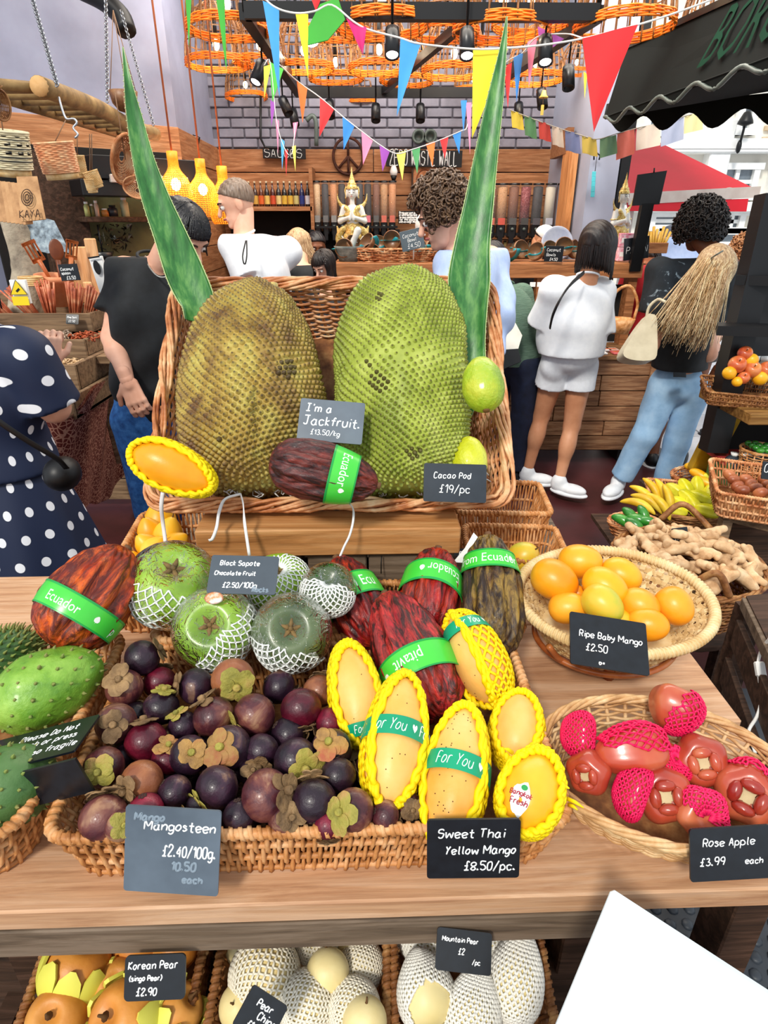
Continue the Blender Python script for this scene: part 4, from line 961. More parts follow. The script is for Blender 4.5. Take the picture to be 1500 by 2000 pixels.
def palm_basket(root,w,d,w2,d2,h,m,bands=7,ncol=56):
 top=oval_path(w,d);bot=oval_path(w2,d2);mb=MB();th=0.0012
 for k in range(bands):
  q=(k+0.5)/bands;n=ncol*4;a=np.arange(n)*2*math.pi/n;rr=(1+0.020*np.cos(np.arange(n)*math.pi/2+k*math.pi))
  wv=w2+(w-w2)*q;dv=d2+(d-d2)*q
  def ring(qq,e):return np.stack([np.cos(a)*(w2+(w-w2)*qq)/2*rr*e,np.sin(a)*(d2+(d-d2)*qq)/2*rr*e,np.full(n,h*qq)],-1)
  hw=0.33/bands;P=np.stack([ring(q-hw,1),ring(q+hw,1),ring(q+hw,0.985),ring(q-hw,0.985)],0);mb.grid(P,closed_u=True,closed_v=True)
 part('woven_strap',mb,m,root,local=True,kind='stuff',smooth=False)
 mb=MB()
 for j in range(ncol):
  for e in((0,1.006 if j%2 else 0.992),):
   a=(j+0.5)*2*math.pi/ncol;da=0.30*2*math.pi/ncol;pts=[]
   hs=np.linspace(0,1,bands*2+1);q=hs
   off=1+0.024*np.cos(np.arange(len(hs))*math.pi/2+math.pi/4+(j%2)*math.pi)
   L=np.stack([np.cos(a-da)*(w2+(w-w2)*q)/2*off,np.sin(a-da)*(d2+(d-d2)*q)/2*off,h*q],-1);R_=np.stack([np.cos(a+da)*(w2+(w-w2)*q)/2*off,np.sin(a+da)*(d2+(d-d2)*q)/2*off,h*q],-1)
   mb.grid(np.stack([L,R_,R_*[.985,.985,1],L*[.985,.985,1]],0),closed_u=True)
 part('upright_strap',mb,m,root,local=True,kind='stuff',smooth=False)
 rm=MB();P=np.concatenate([top,np.full((len(top),1),h)],1);rm.tubes(P,0.009,8,closed=True,ref=(0,0,1));helix_rim(rm,P,0.0082,0.0032,0.0072)
 part('rim',rm,m,root,local=True);prism(b:=MB(),bot,-0.001,0.003);part('base',b,M_PALE,root,local=True,smooth=False)
palm_basket(bmr,0.355,0.275,0.25,0.19,BH,M_PALE)
M_CANE=mat('red_brown_cane',['#7a3c1c','#a4592c','#bd7440'],20,0.4,coat=0.2)
st=thing('cane_stand','bent brown cane stand under the baby mango basket','stand',(bmc[0],bmc[1],Zt+0.001))
for sg in(-1,1):
 for yy in(-1,1):
  c0=bmc-bn*BH;x0=c0[0];y0=c0[1]
  part('leg',MB().tubes(_spline([(x0+sg*0.13,y0+yy*0.07,c0[2]+0.02),(x0+sg*0.10,y0+yy*0.06,c0[2]-0.02),(x0+sg*0.05,y0+yy*0.05,(c0[2]+Zt)/2-0.01),(x0+sg*0.03,y0+yy*0.05,Zt+0.006)],4),0.006,8),M_CANE,st)
for yy in(-0.06,0.06):part('post',MB().tubes([(bmc[0],y0+yy,Zt),(bmc[0],y0+yy,c0[2]-0.001)],0.011,8),M_CANE,st)
part('ring',MB().tubes(np.concatenate([oval_path(0.27,0.20),np.full((len(oval_path(0.27,0.20)),1),0)],1)@BR.T+(bmc-bn*(BH+0.008)),0.006,8,closed=True,ref=(0,0,1)),M_CANE,st)
M_MGG=mat('green_blushed_mango',['#f0a01c','#d8b838','#a8b83c'],11,0.36)
BM=[(1083,1133,47,41,'leftmost baby mango, round and pale, high in the oval basket',20,.035,0),(1133,1097,42,36,'baby mango at the very back of the oval basket',-10,.035,0),(1213,1123,40,34,'baby mango at the back right of the middle',15,.025,0),(1182,1145,45,36,'long baby mango lying across the middle',20,.045,0),(1128,1160,20,18,'small sliver of baby mango showing in the left gap',0,.005,0),(1110,1187,38,33,'baby mango under the leftmost one, low at the left',-15,.015,0),(1177,1180,43,37,'green blushed baby mango just above its price slate',30,.045,1),(1250,1182,38,34,'baby mango right of the green blushed one',10,.03,0),(1265,1220,40,35,'baby mango behind the right corner of its slate',-5,.02,0),(1317,1184,39,37,'round baby mango alone at the far right of the oval basket',40,.025,0),(1205,1215,34,30,'baby mango sunk behind the top edge of its slate',0,.01,0)]
mproto=None
for j,(u,v,a,b,lab,rot,lift,g)in enumerate(BM):
 d=ray(u,v);t=float(((bmc+bn*(lift-0.012)-CAM)@bn)/(d@bn));c=at(u,v,t);ang=math.radians(rot)
 ax=img_dir(math.cos(ang),math.sin(ang),0.15,c);Lx=2*a*t/FPX;f=Fruit(Lx,b*t/FPX,'mango',squash=0.95,rough=0.008,rscale=5)
 o=part('baby_mango',f.mesh(22,28),M_MGG if g else M_MANO,None,mat4(basis(ax,CAM-c),c),label=lab,cat='mango',local=True)
 part('stem_scar',MB().lathe([(0,-.001),(0.003,0),(0.002,.003),(0,.0032)],(0,0,-Lx/2),8),M_SPK,o,local=True)
rac=at(1296,1497,t=0.885);rn=unit(V(-0.05,-0.10,1));RR=basis(rn,V(1,-0.28,0));RH=0.085
wicker('oval_basket','oval split willow basket of pink netted rose apples','basket',mat4(RR,rac-rn*RH),oval_path(0.345,0.245),oval_path(0.27,0.17),RH,'rod','rope',m=mat('natural_willow',['#a8794a','#cda06c','#e6c796'],30,0.5,0.3,bscale=150),rows=13,pitch=0.03,strand=0.0026,rimr=0.008)
M_ROSE=mat('rose_apple_skin',['#942a22','#b84c34','#cc7850'],7,0.32,0.2,coat=0.3,rand=0.06)
def rose(label,p_top,p_end,R,netdir=None,cut=0.1,nn=0.0015,star=True):
 """p_end is the blossom end with the star-shaped hollow"""
 M,L=frame2(p_end,p_top);Mi=M[:3,:3].T;f=Fruit(L,R,'rose',ridges=5,rdepth=0.06)
 o=part('rose_apple',f.mesh(36,50),M_ROSE,None,M,label=label,cat='rose apple',local=True)
 if star:
  s=MB();a=np.arange(20)*2*math.pi/20;r=np.where(np.arange(20)%4==0,R*.42,np.where(np.arange(20)%4==2,R*.20,R*.28));s.ngon(np.stack([np.cos(a)*r,np.sin(a)*r,np.full(20,-L*0.405)],-1)[::-1])
  part('blossom_hollow',s,mat('star_beige',['#b9a27a','#d6c394'],30,0.7),o,local=True,smooth=False)
  lb=MB()
  for k in range(4):
   a0=k*math.pi/2+math.pi/4;lb.ell((math.cos(a0)*R*.40,math.sin(a0)*R*.40,-L*0.43),(R*.38,R*.22,R*.20),R=basis((0,0,1),(math.sin(a0),-math.cos(a0),0)),nu=8,nv=10)
  part('fleshy_lobe',lb,M_ROSE,o,local=True)
 if netdir is not None:
  nd=unit(Mi@unit(netdir));n=net(f,nn,22,20,lambda P,s,th:(P@nd)/R>cut,wav=0.9,jit=0.05,off=nn*1.4);part('foam_net',n,M_PNET,o,local=True,label='bright pink foam net')
 return o
ip=lambda dx,dy,dz,u,v,t:img_dir(dx,dy,dz,at(u,v,t))
rose('long rose apple lying under a pink net at the upper left of the basket',at(1165,1478,t=0.86),at(1300,1455,t=0.87),0.034,ip(-.2,-1,.25,1230,1460,.87),0.28,star=False)
rose('rose apple with a pink net over its right side, at the back of the basket',at(1300,1425,t=0.91),at(1332,1345,t=0.93),0.036,ip(.9,.3,.35,1317,1380,.9),0.25,star=False)
rose('rose apple showing its pale star hollow in the middle right',at(1352,1475,t=0.93),at(1378,1493,t=0.855),0.036)
rose('rose apple facing forward with a deep hollow, in the front row',at(1275,1535,t=0.90),at(1305,1560,t=0.82),0.037,ip(-.9,-.1,-.2,1297,1553,.85),0.25)
rose('largest rose apple with a star hollow at the right end of the basket',at(1448,1530,t=0.90),at(1462,1560,t=0.82),0.041,ip(.1,-1,-.4,1457,1547,.85),0.3)
rose('rose apple with a pink net across it, at the bottom behind the price slate',at(1345,1575,t=0.85),at(1385,1600,t=0.80),0.031,ip(.3,-1,.3,1367,1590,.82),0.1,star=False)
rose('small dark rose apple at the left under the netted one',at(1165,1490,t=0.89),at(1140,1520,t=0.84),0.029)
rose('rose apple wrapped completely in pink net at the left end',at(1100,1430,t=0.91),at(1160,1440,t=0.90),0.030,ip(0,-.3,1,1120,1440,.9),-0.8,star=False)
rose('rose apple wrapped in pink net in the front row beside the slate',at(1205,1530,t=0.85),at(1265,1560,t=0.83),0.034,ip(-.4,.1,1,1225,1540,.85),-0.5,star=False)
rose('pink netted rose apple end at the middle beside the long one',at(1290,1500,t=0.90),at(1325,1480,t=0.87),0.026,ip(.6,0,.7,1310,1490,.87),0.2,star=False)
slate('dark slate reading Ripe Baby Mango, hung on the oval basket',[(1118,1197),(1272,1218),(1258,1320),(1109,1292)],[1.065,1.02],[('Ripe Baby Mango',.12,.55,.135),('£2.50',.2,.3,.15),('^=',.36,.06,.09)],pen=0.0013)
slate('black slate reading Rose Apple, in front of the rose apples',[(1356,1620),(1512,1612),(1500,1714),(1340,1724)],[0.755,0.76],[('Rose Apple',.16,.66,.17),('£3.99',.12,.3,.17),('each',.68,.3,.13)])
slate('black slate reading Sweet Thai Yellow Mango on the tray front',[(832,1602),(1013,1600),(1018,1714),(836,1716)],[0.745,0.76],[('Sweet Thai',.12,.70,.17),('Yellow Mango',.2,.42,.16),('£8.50/pc.',.4,.14,.17)],pen=0.0013)
slate('slate with painted blue grey sky sheen reading Mangosteen on the tray front',[(265,1574),(443,1588),(415,1748),(222,1738)],[0.755,0.765],[('Mangosteen',.2,.74,.125),('£2.40/100g.',.40,.44,.145)],m=M_SLATEG,pen=0.0015,smudge=[('10.50',.5,.28,.11),('each',.62,.14,.09),('Mango',.1,.84,.1)])
slate('grey slate reading Black Sapote Chocolate Fruit among the sapotes',[(417,1085),(546,1086),(537,1163),(400,1157)],[1.05,1.02],[('Black Sapote',.14,.74,.14),('Chocolate Fruit',.08,.48,.12),('£2.50/100g',.22,.16,.15)],m=mat('mid_slate',['#3c454e','#48525b'],9,0.35),pen=0.0013,smudge=[('Rocks',.66,.06,.14)])
slate("grey slate reading I'm a Jackfruit, leaning between the jackfruits",[(591,777),(714,788),(706,868),(576,858)],[1.20,1.185],[("I'm a",.1,.70,.22),('Jackfruit.',.08,.38,.25),('£13.50/kg',.2,.15,.14,0.0012)],m=M_SLATEG,pen=0.002)
slate('dark slate reading Cacao Pod, at the right front of the jackfruit basket',[(830,905),(952,907),(948,983),(825,978)],[1.205,1.20],[('Cacao Pod',.16,.62,.18),('£19/pc',.25,.24,.24)],m=mat('dark_grey_slate',['#20272f','#2a323b'],20,0.3),pen=0.0014)
# the shop behind: floor, walls, ceiling, street
W_WALL=wood('wall_plank','#8a5c3e','#b07c54','#cc9a70',0,12,0.6,rand=0.25)
W_CRATE=wood('crate_wood','#5a4634','#8a7056','#a68a6b',0,12,0.7,rand=0.15)
W_CNT=wood('counter_plank','#5e3e2c','#93694a','#b58c68',0,12,0.6,rand=0.22)
M_GREYW=mat('grey_wall_paint',['#84879c','#9093aa','#9a9eb4'],2.5,0.6,0.15,bscale=40)
M_BRICKP=mat('painted_brick',['#76747f','#82808d','#8e8c99'],8,0.7,0.4,bscale=60,rand=0.08)
M_FLOOR=mat('red_brown_floor',['#35181a','#452022','#4f282a'],3,0.45,0.1,bscale=120)
M_BLACK=mat('black_metal','#141416',20,0.45,spec=0.4);M_DARKV=mat('void_shade','#15110f',10,0.9)  # M_DARKV: near-black colour standing for shade in gaps and recesses
M_BPL=mat('black_plastic','#17181b',20,0.35)
def S(name,mb,m,smooth=False,parent=None):
 o=part(name,mb,m,parent,smooth=smooth)
 if parent is None:o['kind']='structure'
 return o
S('floor',MB().box((-0.9,2.2,-0.02),(6.0,9.6,0.04)),M_FLOOR)
S('ceiling',MB().box((-0.9,5.2,4.35),(6.6,4.4,0.1)),mat('ceiling_paint','#33343a',4,0.8))
YB=6.5
wb=thing('wall_back','x','x',(0,YB,0));del wb['category'];del wb['label'];wb['kind']='structure'
part('wall_core',MB().box((0.15,YB+0.09,2.15),(3.5,0.14,4.3)),mat('mortar_grey','#6e6c77',8,0.8),wb,smooth=False)
bme=mesh_from('brick',MB().box((0,0,0),(0.222,0.03,0.068),bev=0.006),False);bme.materials.append(M_BRICKP)
for r in range(20):
 for c in range(16):
  x=-1.50+0.235*(c+0.5*(r%2));z=2.235+0.078*r
  if x>1.80 or x<-1.5:continue
  o=bpy.data.objects.new('brick',bme);link(o,mat4(np.eye(3),V(x,YB+0.008+random.uniform(-.003,.003),z)),wb)
rs=random.Random(4)
for r in range(11):
 x=-1.52;z=0.1+0.19*r
 while x<1.82:
  L=min(1.85-x,rs.uniform(0.7,1.5));
  if 1.82-(x+L)<0.25:L=1.83-x
  part('plank',MB().box((x+L/2,YB-0.02-rs.uniform(0,0.008),z+0.093),(L-0.006,0.03,0.182),bev=0.003),W_WALL,wb,smooth=False);x+=L
def wall_run(name,a,b,planks,zt=2.2,zb=1.62):
 a=V(*a,0);b=V(*b,0);d=unit(b-a);n=unit(np.cross(d,(0,0,1)));n=n if n@(-(a+b)/2)>0 else-n;R=np.stack([d,np.cross((0,0,1),d),V(0,0,1)],1)
 L=float(np.linalg.norm(b-a));w=thing(name,'x','x',(a+b)/2,R);del w['category'];del w['label'];w['kind']='structure'
 part('wall_core',MB().box((a+b)/2-n*0.1+V(0,0,2.15),(L,0.14,4.3),R),M_GREYW,w,smooth=False)
 z=zb
 for h in planks:
  x=0
  while x<L-0.05:
   l=min(L-x,rs.uniform(0.9,1.7));l=L-x if L-x-l<0.3 else l
   part('plank',MB().box(a+d*(x+l/2)-n*(0.013+rs.uniform(0,.006))+V(0,0,z+h/2),(l-0.005,0.03,h-0.006),R,bev=0.003),W_WALL,w,smooth=False);x+=l
  z+=h
 return w
wall_run('wall_left',(-4.6,2.50),(-1.46,5.12),(0.16,0.16,0.26));wall_run('wall_side',(-1.47,5.13),(-1.52,6.5),(0.2,0.2,0.2,0.2,0.2,0.2),zb=1.0)
S('wall_right',MB().box((1.63,5.85,2.15),(0.22,1.3,4.3)),mat('pier_paint',['#9fa6bb','#aab1c6'],3,0.6))
sb=thing('shelf_side','light wooden end board of the dispenser shelf beside the grey pier','board',(1.66,6.2,1.3))
part('board',MB().box((1.475,5.60,1.72),(0.05,0.28,0.75)),wood('pale_board','#a8693c','#d3975f','#e2ad78',2,10,0.6),sb,smooth=False)
part('cap',MB().box((1.47,5.9,2.17),(0.05,0.5,0.18)),W_WALL,sb,smooth=False)
S('trim_1',MB().box((1.785,5.25,2.15),(0.07,0.10,4.3)),M_BLACK)
S('trim_2',MB().box((2.05,5.25,2.42),(0.62,0.12,0.22)),M_BLACK)
ho=thing('wall_hook','small black hook with a turquoise paper charm hanging on the grey pier','ornament',at(1165,300,y=5.17))
part('hook',MB().tubes([at(1160,312,y=5.16),at(1160,304,y=5.15),at(1166,299,y=5.15),at(1172,304,y=5.15),at(1170,312,y=5.16)],0.006,5),M_BLACK,ho)
part('cord',MB().tubes([at(1166,305,y=5.17),at(1162,335,y=5.17)],0.002,4),M_BLACK,ho)
M_TURQ=mat('turquoise_paper','#53c3d0',10,0.6)
for k in range(5):part('paper_tag',MB().box(at(1160-k*0.6,340+k*10,y=5.17),(0.028,0.008,0.034),bev=0.002),M_TURQ,ho,smooth=False)
S('road',MB().box((8,9,-0.03),(14,20,0.03)),mat('street_asphalt',['#8d9095','#a5a8ac'],3,0.7))
pv=thing('pavement','x','x',(3.2,5,0));del pv['category'];del pv['label'];pv['kind']='structure'
pm=mat('paving_slab',['#b9bbc2','#cdd0d6'],6,0.6,rand=0.1)
for i in range(6):
 for j in range(12):part('slab',MB().box((2.3+i*0.62,2.6+j*0.62,0.0),(0.605,0.605,0.03),bev=0.004),pm,pv,smooth=False)
S('kerb',MB().box((2.02,4.4,0.02),(0.14,6.0,0.06),bev=0.005),mat('kerb_stone',['#55565a','#6c6d72'],12,0.7))
S('trim_3',MB().box((1.6,5.0,0.04),(1.0,0.05,0.09)),mat('dark_steel','#4a4d55',10,0.5))
fb=thing('facade_building','x','x',(7,13,0));fb['label']='sunlit cream building with sash windows across the street';fb['category']='building'
M_FAC=mat('cream_render',['#e6e0d2','#f2ede2'],2,0.8);M_STOCK=mat('stock_brick',['#b79c7c','#c9b08f','#d8c4a8'],4,0.8,0.3,rand=0.12);M_GLS=mat('window_glass',['#49525c','#7c8790'],3,0.1,spec=0.8);M_WPNT=mat('white_paint','#f3f3f0',5,0.5)
YF=12.0
def fp(u,v):return at(u,v,y=YF)
part('wall',MB().box((8.0,YF+0.3,3.4),(12.0,0.5,6.8)),M_FAC,fb,smooth=False)
def fwin(u0,v0,u1,v1,mull=1,tr=1):
 a=fp(u0,v1);b=fp(u1,v0);c=(a+b)/2;w=b[0]-a[0];h=b[2]-a[2]
 f=MB()
 for sg in(-1,1):f.box((c[0]+sg*(w/2),YF,c[2]),(0.10,0.14,h+0.1));f.box((c[0],YF,c[2]+sg*h/2),(w+0.2,0.16,0.10))
 for k in range(mull):f.box((a[0]+w*(k+1)/(mull+1),YF+0.01,c[2]),(0.07,0.08,h))
 for k in range(tr):f.box((c[0],YF+0.01,a[2]+h*(k+1)/(tr+1)),(w,0.08,0.06))
 wn=part('window',f,M_WPNT,fb,smooth=False);part('pane',MB().box((c[0],YF+0.03,c[2]),(w,0.03,h)),M_GLS,wn,smooth=False)
fwin(1438,205,1475,258,0,1);fwin(1395,325,1478,385,1,1);fwin(1270,418,1372,445,1,1);fwin(1405,415,1450,450,1,1);fwin(1490,400,1560,470,1,1);fwin(1290,452,1500,478,3,0);fwin(1520,205,1580,258,0,1);fwin(1260,200,1330,260,1,1)
for(v,h)in((285,0.18),(296,0.08),(405,0.16)):part('cornice',MB().box((8.0,YF-0.06,fp(1400,v)[2]),(12.0,0.34,h),bev=0.02),M_WPNT,fb,smooth=False)
bm2=mesh_from('brick',MB().box((0,0,0),(0.215,0.04,0.07),bev=0.005),False);bm2.materials.append(M_STOCK)
for(u0,u1)in((1378,1415),(1490,1540),(1335,1372)):
 a=fp(u0,272);b=fp(u1,205)
 for r in range(int((b[2]-a[2])/0.08)):
  for c in range(int((b[0]-a[0])/0.23)):
   o=bpy.data.objects.new('brick',bm2);link(o,mat4(np.eye(3),V(a[0]+0.23*(c+0.5*(r%2))+0.1,YF+0.02,a[2]+0.08*r)),fb)
for u in(1372,1500):part('pilaster',MB().box((fp(u,430)[0],YF-0.04,1.9),(0.35,0.3,2.4),bev=0.02),M_WPNT,fb,smooth=False)
lm=thing('street_lantern','small black wall lantern on the sunlit building across the street','lantern',fp(1432,290)-V(0,.3,0))
part('bracket',MB().tubes([fp(1425,292)-V(0,.3,0),fp(1430,262)-V(0,.35,0),fp(1433,250)-V(0,.35,0)],0.02,6),M_BLACK,lm)
part('shade',MB().lathe([(0,0.16),(0.05,0.14),(0.11,0.02),(0.12,-0.02),(0.03,-0.05),(0,-0.08)],fp(1434,245)-V(0,.35,0),12),M_BLACK,lm)
part('tail',MB().ell(fp(1425,290)-V(0,.3,0),(0.04,0.04,0.10)),M_BLACK,lm)
M_RED=mat('red_canvas',['#c4041c','#d00a26'],3,0.6);M_ALU=mat('pale_metal',['#b8a59a','#cdbfb4'],5,0.35,metal=0.3)
ra=thing('red_awning','red canvas awning with folding arms over the street stall','awning',(4,7.5,1.9))
def quad3(pts,th=0.015):
 p=np.asarray(pts,float);n=unit(np.cross(p[1]-p[0],p[3]-p[0]))*th;mb=MB();k=len(p)
 mb.ngon(p);mb.ngon((p+n)[::-1]);j=np.arange(k);mb.add(np.concatenate([p,p+n]),[np.stack([(j+1)%k,j,k+j,k+(j+1)%k],-1)]);return mb
part('canopy',quad3([at(1230,250,y=8.6),at(1296,282,y=9.0),at(1474,368,y=7.0),at(1215,385,y=6.6)]),M_RED,ra,smooth=False)
part('back_panel',quad3([at(1240,248,y=8.7),at(1222,300,y=8.7),at(1214,372,y=8.6),at(1300,380,y=8.7),at(1400,350,y=8.7)]),M_RED,ra,smooth=False)
part('front_rail',MB().bar(at(1225,389,y=6.6),at(1480,375,y=6.95),0.06,0.10),M_ALU,ra,smooth=False)
part('valance',quad3([at(1225,396,y=6.58),at(1462,388,y=6.9),at(1458,413,y=6.9),at(1228,412,y=6.58)]),M_RED,ra,smooth=False)
part('folding_arm',MB().bar(at(1228,296,y=8.0),at(1418,380,y=7.0),0.05,0.05),M_ALU,ra,smooth=False)
part('arm_elbow',MB().ell(at(1422,379,y=6.95),(0.07,0.06,0.06)),M_ALU,ra)
part('label_plate',MB().box(at(1227,319,y=7.9),(0.09,0.01,0.07)),M_WPNT,ra,smooth=False)
for u in(1236,):part('post',MB().bar(at(u,384,y=6.75),V(at(u,384,y=6.75)[0],6.75,0.0),0.05,0.05,up=(0,1,0)),M_ALU,ra,smooth=False)
M_DG=mat('black_green_canvas',['#0b100f','#121817'],4,0.85,spec=.15);M_GRL=mat('green_lettering',['#0f3022','#163c2c'],4,0.9,spec=.1);M_PIPE=mat('grey_piping','#59645f',5,0.4)
ga=thing('green_awning','dark green market awning with scalloped valance and large green letters','awning',(1.8,3.3,2.4))
TL,TR_,BR_,BL=at(1224,92,t=3.9),at(1560,-62,t=2.35),at(1560,95,t=2.2),at(1180,232,t=3.8)
part('fascia',quad3([TL,TR_,BR_,BL],0.01),M_DG,ga,smooth=False)
def scallop(a,b,dep,n,amp):
 s=np.linspace(0,1,n*12+1);top=a+(b-a)*s[:,None];low=top-V(0,0,1)*(dep+amp*(0.5-0.5*np.cos(s*n*2*math.pi)))[:,None];return top,low
tp,lo=scallop(BL+V(0,0,.01),BR_+V(0,0,.01),0.0,5,0.048)
part('valance',MB().grid(np.stack([tp,lo,lo+V(0,.012,0),tp+V(0,.012,0)]),closed_u=True),M_DG,ga,smooth=False)
part('piping',MB().tubes(lo,0.010,6,ref=(0,1,0)),M_PIPE,ga)
b2,c2=at(1185,212,t=4.3),at(1600,172,t=2.9)
tp,lo=scallop(b2,c2,0.06,4,0.085)
part('far_valance',MB().grid(np.stack([tp,lo,lo+V(0,.012,0),tp+V(0,.012,0)]),closed_u=True),M_DG,ga,smooth=False)
part('canopy',quad3([BL,BR_,c2+V(0,0,.02),b2+V(0,0,.02)],0.008),M_DG,ga,smooth=False)
part('top_rail',MB().bar(TL,TR_,0.03,0.03),M_BLACK,ga,smooth=False)
ex=unit(BR_-BL);ey=unit((TL-BL)-ex*((TL-BL)@ex));ez=np.cross(ex,ey)
gl=MB();v_,q_,t_=text_mesh('BOROUGH',0.34);v2=v_.copy();v2[:,0]*=0.62;v2[:,1]*=1.12
o0=at(1378,150,t=2.92);k0=(o0-BL)@ex;k1=(o0-BL)@ey
v2=BL+ex*(k0+v2[:,:1])+ey*(k1+v2[:,1:2]+0.25*0)+unit(CAM-o0)*0.05;gl.add(v2,[x for x in(q_,t_)if len(x)]);part('lettering',gl,M_GRL,ga,smooth=False)
tk=thing('lighting_frame','black steel frame with track spotlights under the ceiling','light track',(0.1,5,2.54))
Zk=2.54;c4=[at(478,22,z=Zk),at(1168,26,z=Zk),at(935,181,z=Zk),at(585,181,z=Zk)]
for a,b in((0,1),(1,2),(2,3),(3,0)):part('beam',MB().bar(c4[a],c4[b],0.06,0.07),M_BLACK,tk,smooth=False)
for c in c4:part('hanger',MB().tubes([c,c+V(0,0,1.8)],0.012,6),M_BLACK,tk)
part('cross_beam',MB().bar(at(930,24,z=Zk),at(745,181,z=Zk+.01),0.04,0.05),M_BLACK,tk,smooth=False)
M_SPOTL=mat('lit_spot','#ffffff',5,0.5,emit=('#fff4ff',14.0))
def spot(label,u,v,tilt,lit,sz=1.0):
 p=at(u,v,z=Zk-0.10);ax=unit(V(tilt,-0.5,-1));o=thing('track_spotlight',label,'spotlight',p+V(0,0,.1))
 part('stem',MB().tubes([V(p[0],p[1],4.3),p],0.006*sz,6),M_BLACK,o);part('can',MB().lathe([(0,.03),(.035,.03),(.038,0),(.038,-.10),(.032,-.10),(.03,-.08),(0,-.08)],p-ax*-.02,14,axis=-ax),M_BPL,o)
 if lit:part('lens',MB().lathe([(0,.012),(.028,.01),(.03,0),(0,0)],p+ax*.105,12,axis=ax),M_SPOTL,o)
spot('lit spotlight at the left end of the front track',512,125,-0.4,True);spot('unlit spotlight left of the back track, upper one',552,195,.5,False);spot('unlit spotlight below the left track',572,218,.2,False)
spot('unlit spotlight on the back track nearest its left end',643,200,.1,False);spot('unlit spotlight on the back track above the zero waste sign',734,208,0,False);spot('unlit spotlight on the back track at the right',821,208,0,False)
spot('spotlight on the right track by the yellow bell',1057,178,.1,False);spot('spotlight at the upper right corner of the track',1110,135,0,False);spot('spotlight on the right track above the prayer flags',1013,205,0,True)
spot('lit spotlight hanging from the front track in the middle',766,62,0,True,1.2);spot('lit spotlight on the front track right of the middle',912,64,0,True,1.2);spot('lit spotlight behind the purple pennant',1065,78,0,True)
bl=thing('lit_globe','bright white globe bulb behind the green cloth pennant','lamp',at(608,72,t=3.3));part('globe',MB().ell(at(608,72,t=3.3),(0.045,)*3),M_SPOTL,bl)
cn=thing('conduit','bent grey conduit pipes on the painted brick wall','pipe',at(612,290,y=6.45))
part('pipe',MB().tubes(_spline([at(598,236,y=6.42),at(610,226,y=6.42),at(617,240,y=6.42),at(618,285,y=6.42)],4),0.02,8),M_PIPE,cn);part('cable',MB().tubes([at(509,180,y=6.4),at(509,270,y=6.4),at(518,288,y=6.4),at(560,290,y=6.4)],0.012,6),M_BLACK,cn)
for j,u in enumerate((817,840)):
 vt=thing('pipe_vent',('left' if j==0 else 'right')+' one of two round pipe ends on the brick wall','vent',at(u,268,y=6.44))
 part('collar',MB().lathe([(0.0,.0),(.055,.0),(.06,.06),(.04,.06),(.035,.01),(0,.01)],at(u,268,y=6.47),14,axis=(0,-1,0)),M_PIPE,vt)
# woven lamps
M_ORC=mat('tan_lamp_cane',['#553418','#8a5a2e','#b47e48'],20,0.5);M_ORB=mat('orange_cane_band',['#e86a10','#f98a1e'],20,0.5,emit=('#ff7a10',0.12));M_BULB=mat('warm_bulb','#ffffff',5,0.5,emit=('#ffdca0',22.0));M_CORD=mat('cord_brown','#7a5a40',10,0.7)  # M_ORC: plain tan brown cane of the lamp domes
def dome_lamp():
 o=thing('woven_lamp','proto','lamp',(0,0,0));R=0.21;H=0.345
 s=np.linspace(0,1,14);r=R*np.sin(0.2+s*1.37)**0.8;z=H*np.cos(0.2+s*1.37)-H/2
 a=np.arange(22)*2*math.pi/22;mer=MB();th=a[:,None]+0.0*s[None]
 P=np.stack([np.cos(th)*r,np.sin(th)*r,np.repeat(z[None],22,0)],-1);mer.tubes(P,0.0050,4)
 th=a[:,None]+0.05;P2=np.stack([np.cos(th)*r*1.01,np.sin(th)*r*1.01,np.repeat(z[None],22,0)],-1);mer.tubes(P2[::2],0.0026,4)
 b=np.arange(40)*2*math.pi/40
 for k in(.3,1.2,2.4,4,5.8,7.6,9.4):
  rr=np.interp(k,range(14),r);zz=np.interp(k,range(14),z);mer.tubes(np.stack([np.cos(b)*rr,np.sin(b)*rr,np.full(40,zz)],-1),0.0034,4,closed=True,ref=(0,0,1))
 part('cane_dome',mer,M_ORC,o,local=True)
 bd=MB();b=np.arange(60)*2*math.pi/60
 for k in range(6):
  zz=-H/2+0.006+k*0.0068;rr=np.interp(zz,z[::-1],r[::-1])*(1.01+0.018*np.cos(b*13+k*math.pi));bd.tubes(np.stack([np.cos(b)*rr,np.sin(b)*rr,zz+0.002*np.sin(b*5+k)],-1),0.0040,5,closed=True,ref=(0,0,1))
 part('plaited_band',bd,M_ORB,o,local=True)
 part('cord',MB().tubes([(0,0,H/2-.03),(0,0,1.75)],0.004,5),M_CORD,o,local=True);part('bulb',MB().ell((0,0,-0.05),(0.022,0.022,0.032)),M_BULB,o,local=True);part('socket',MB().lathe([(0,.12),(.014,.12),(.016,-.02),(0,-.02)],seg=8),M_BLACK,o,local=True)
 return o
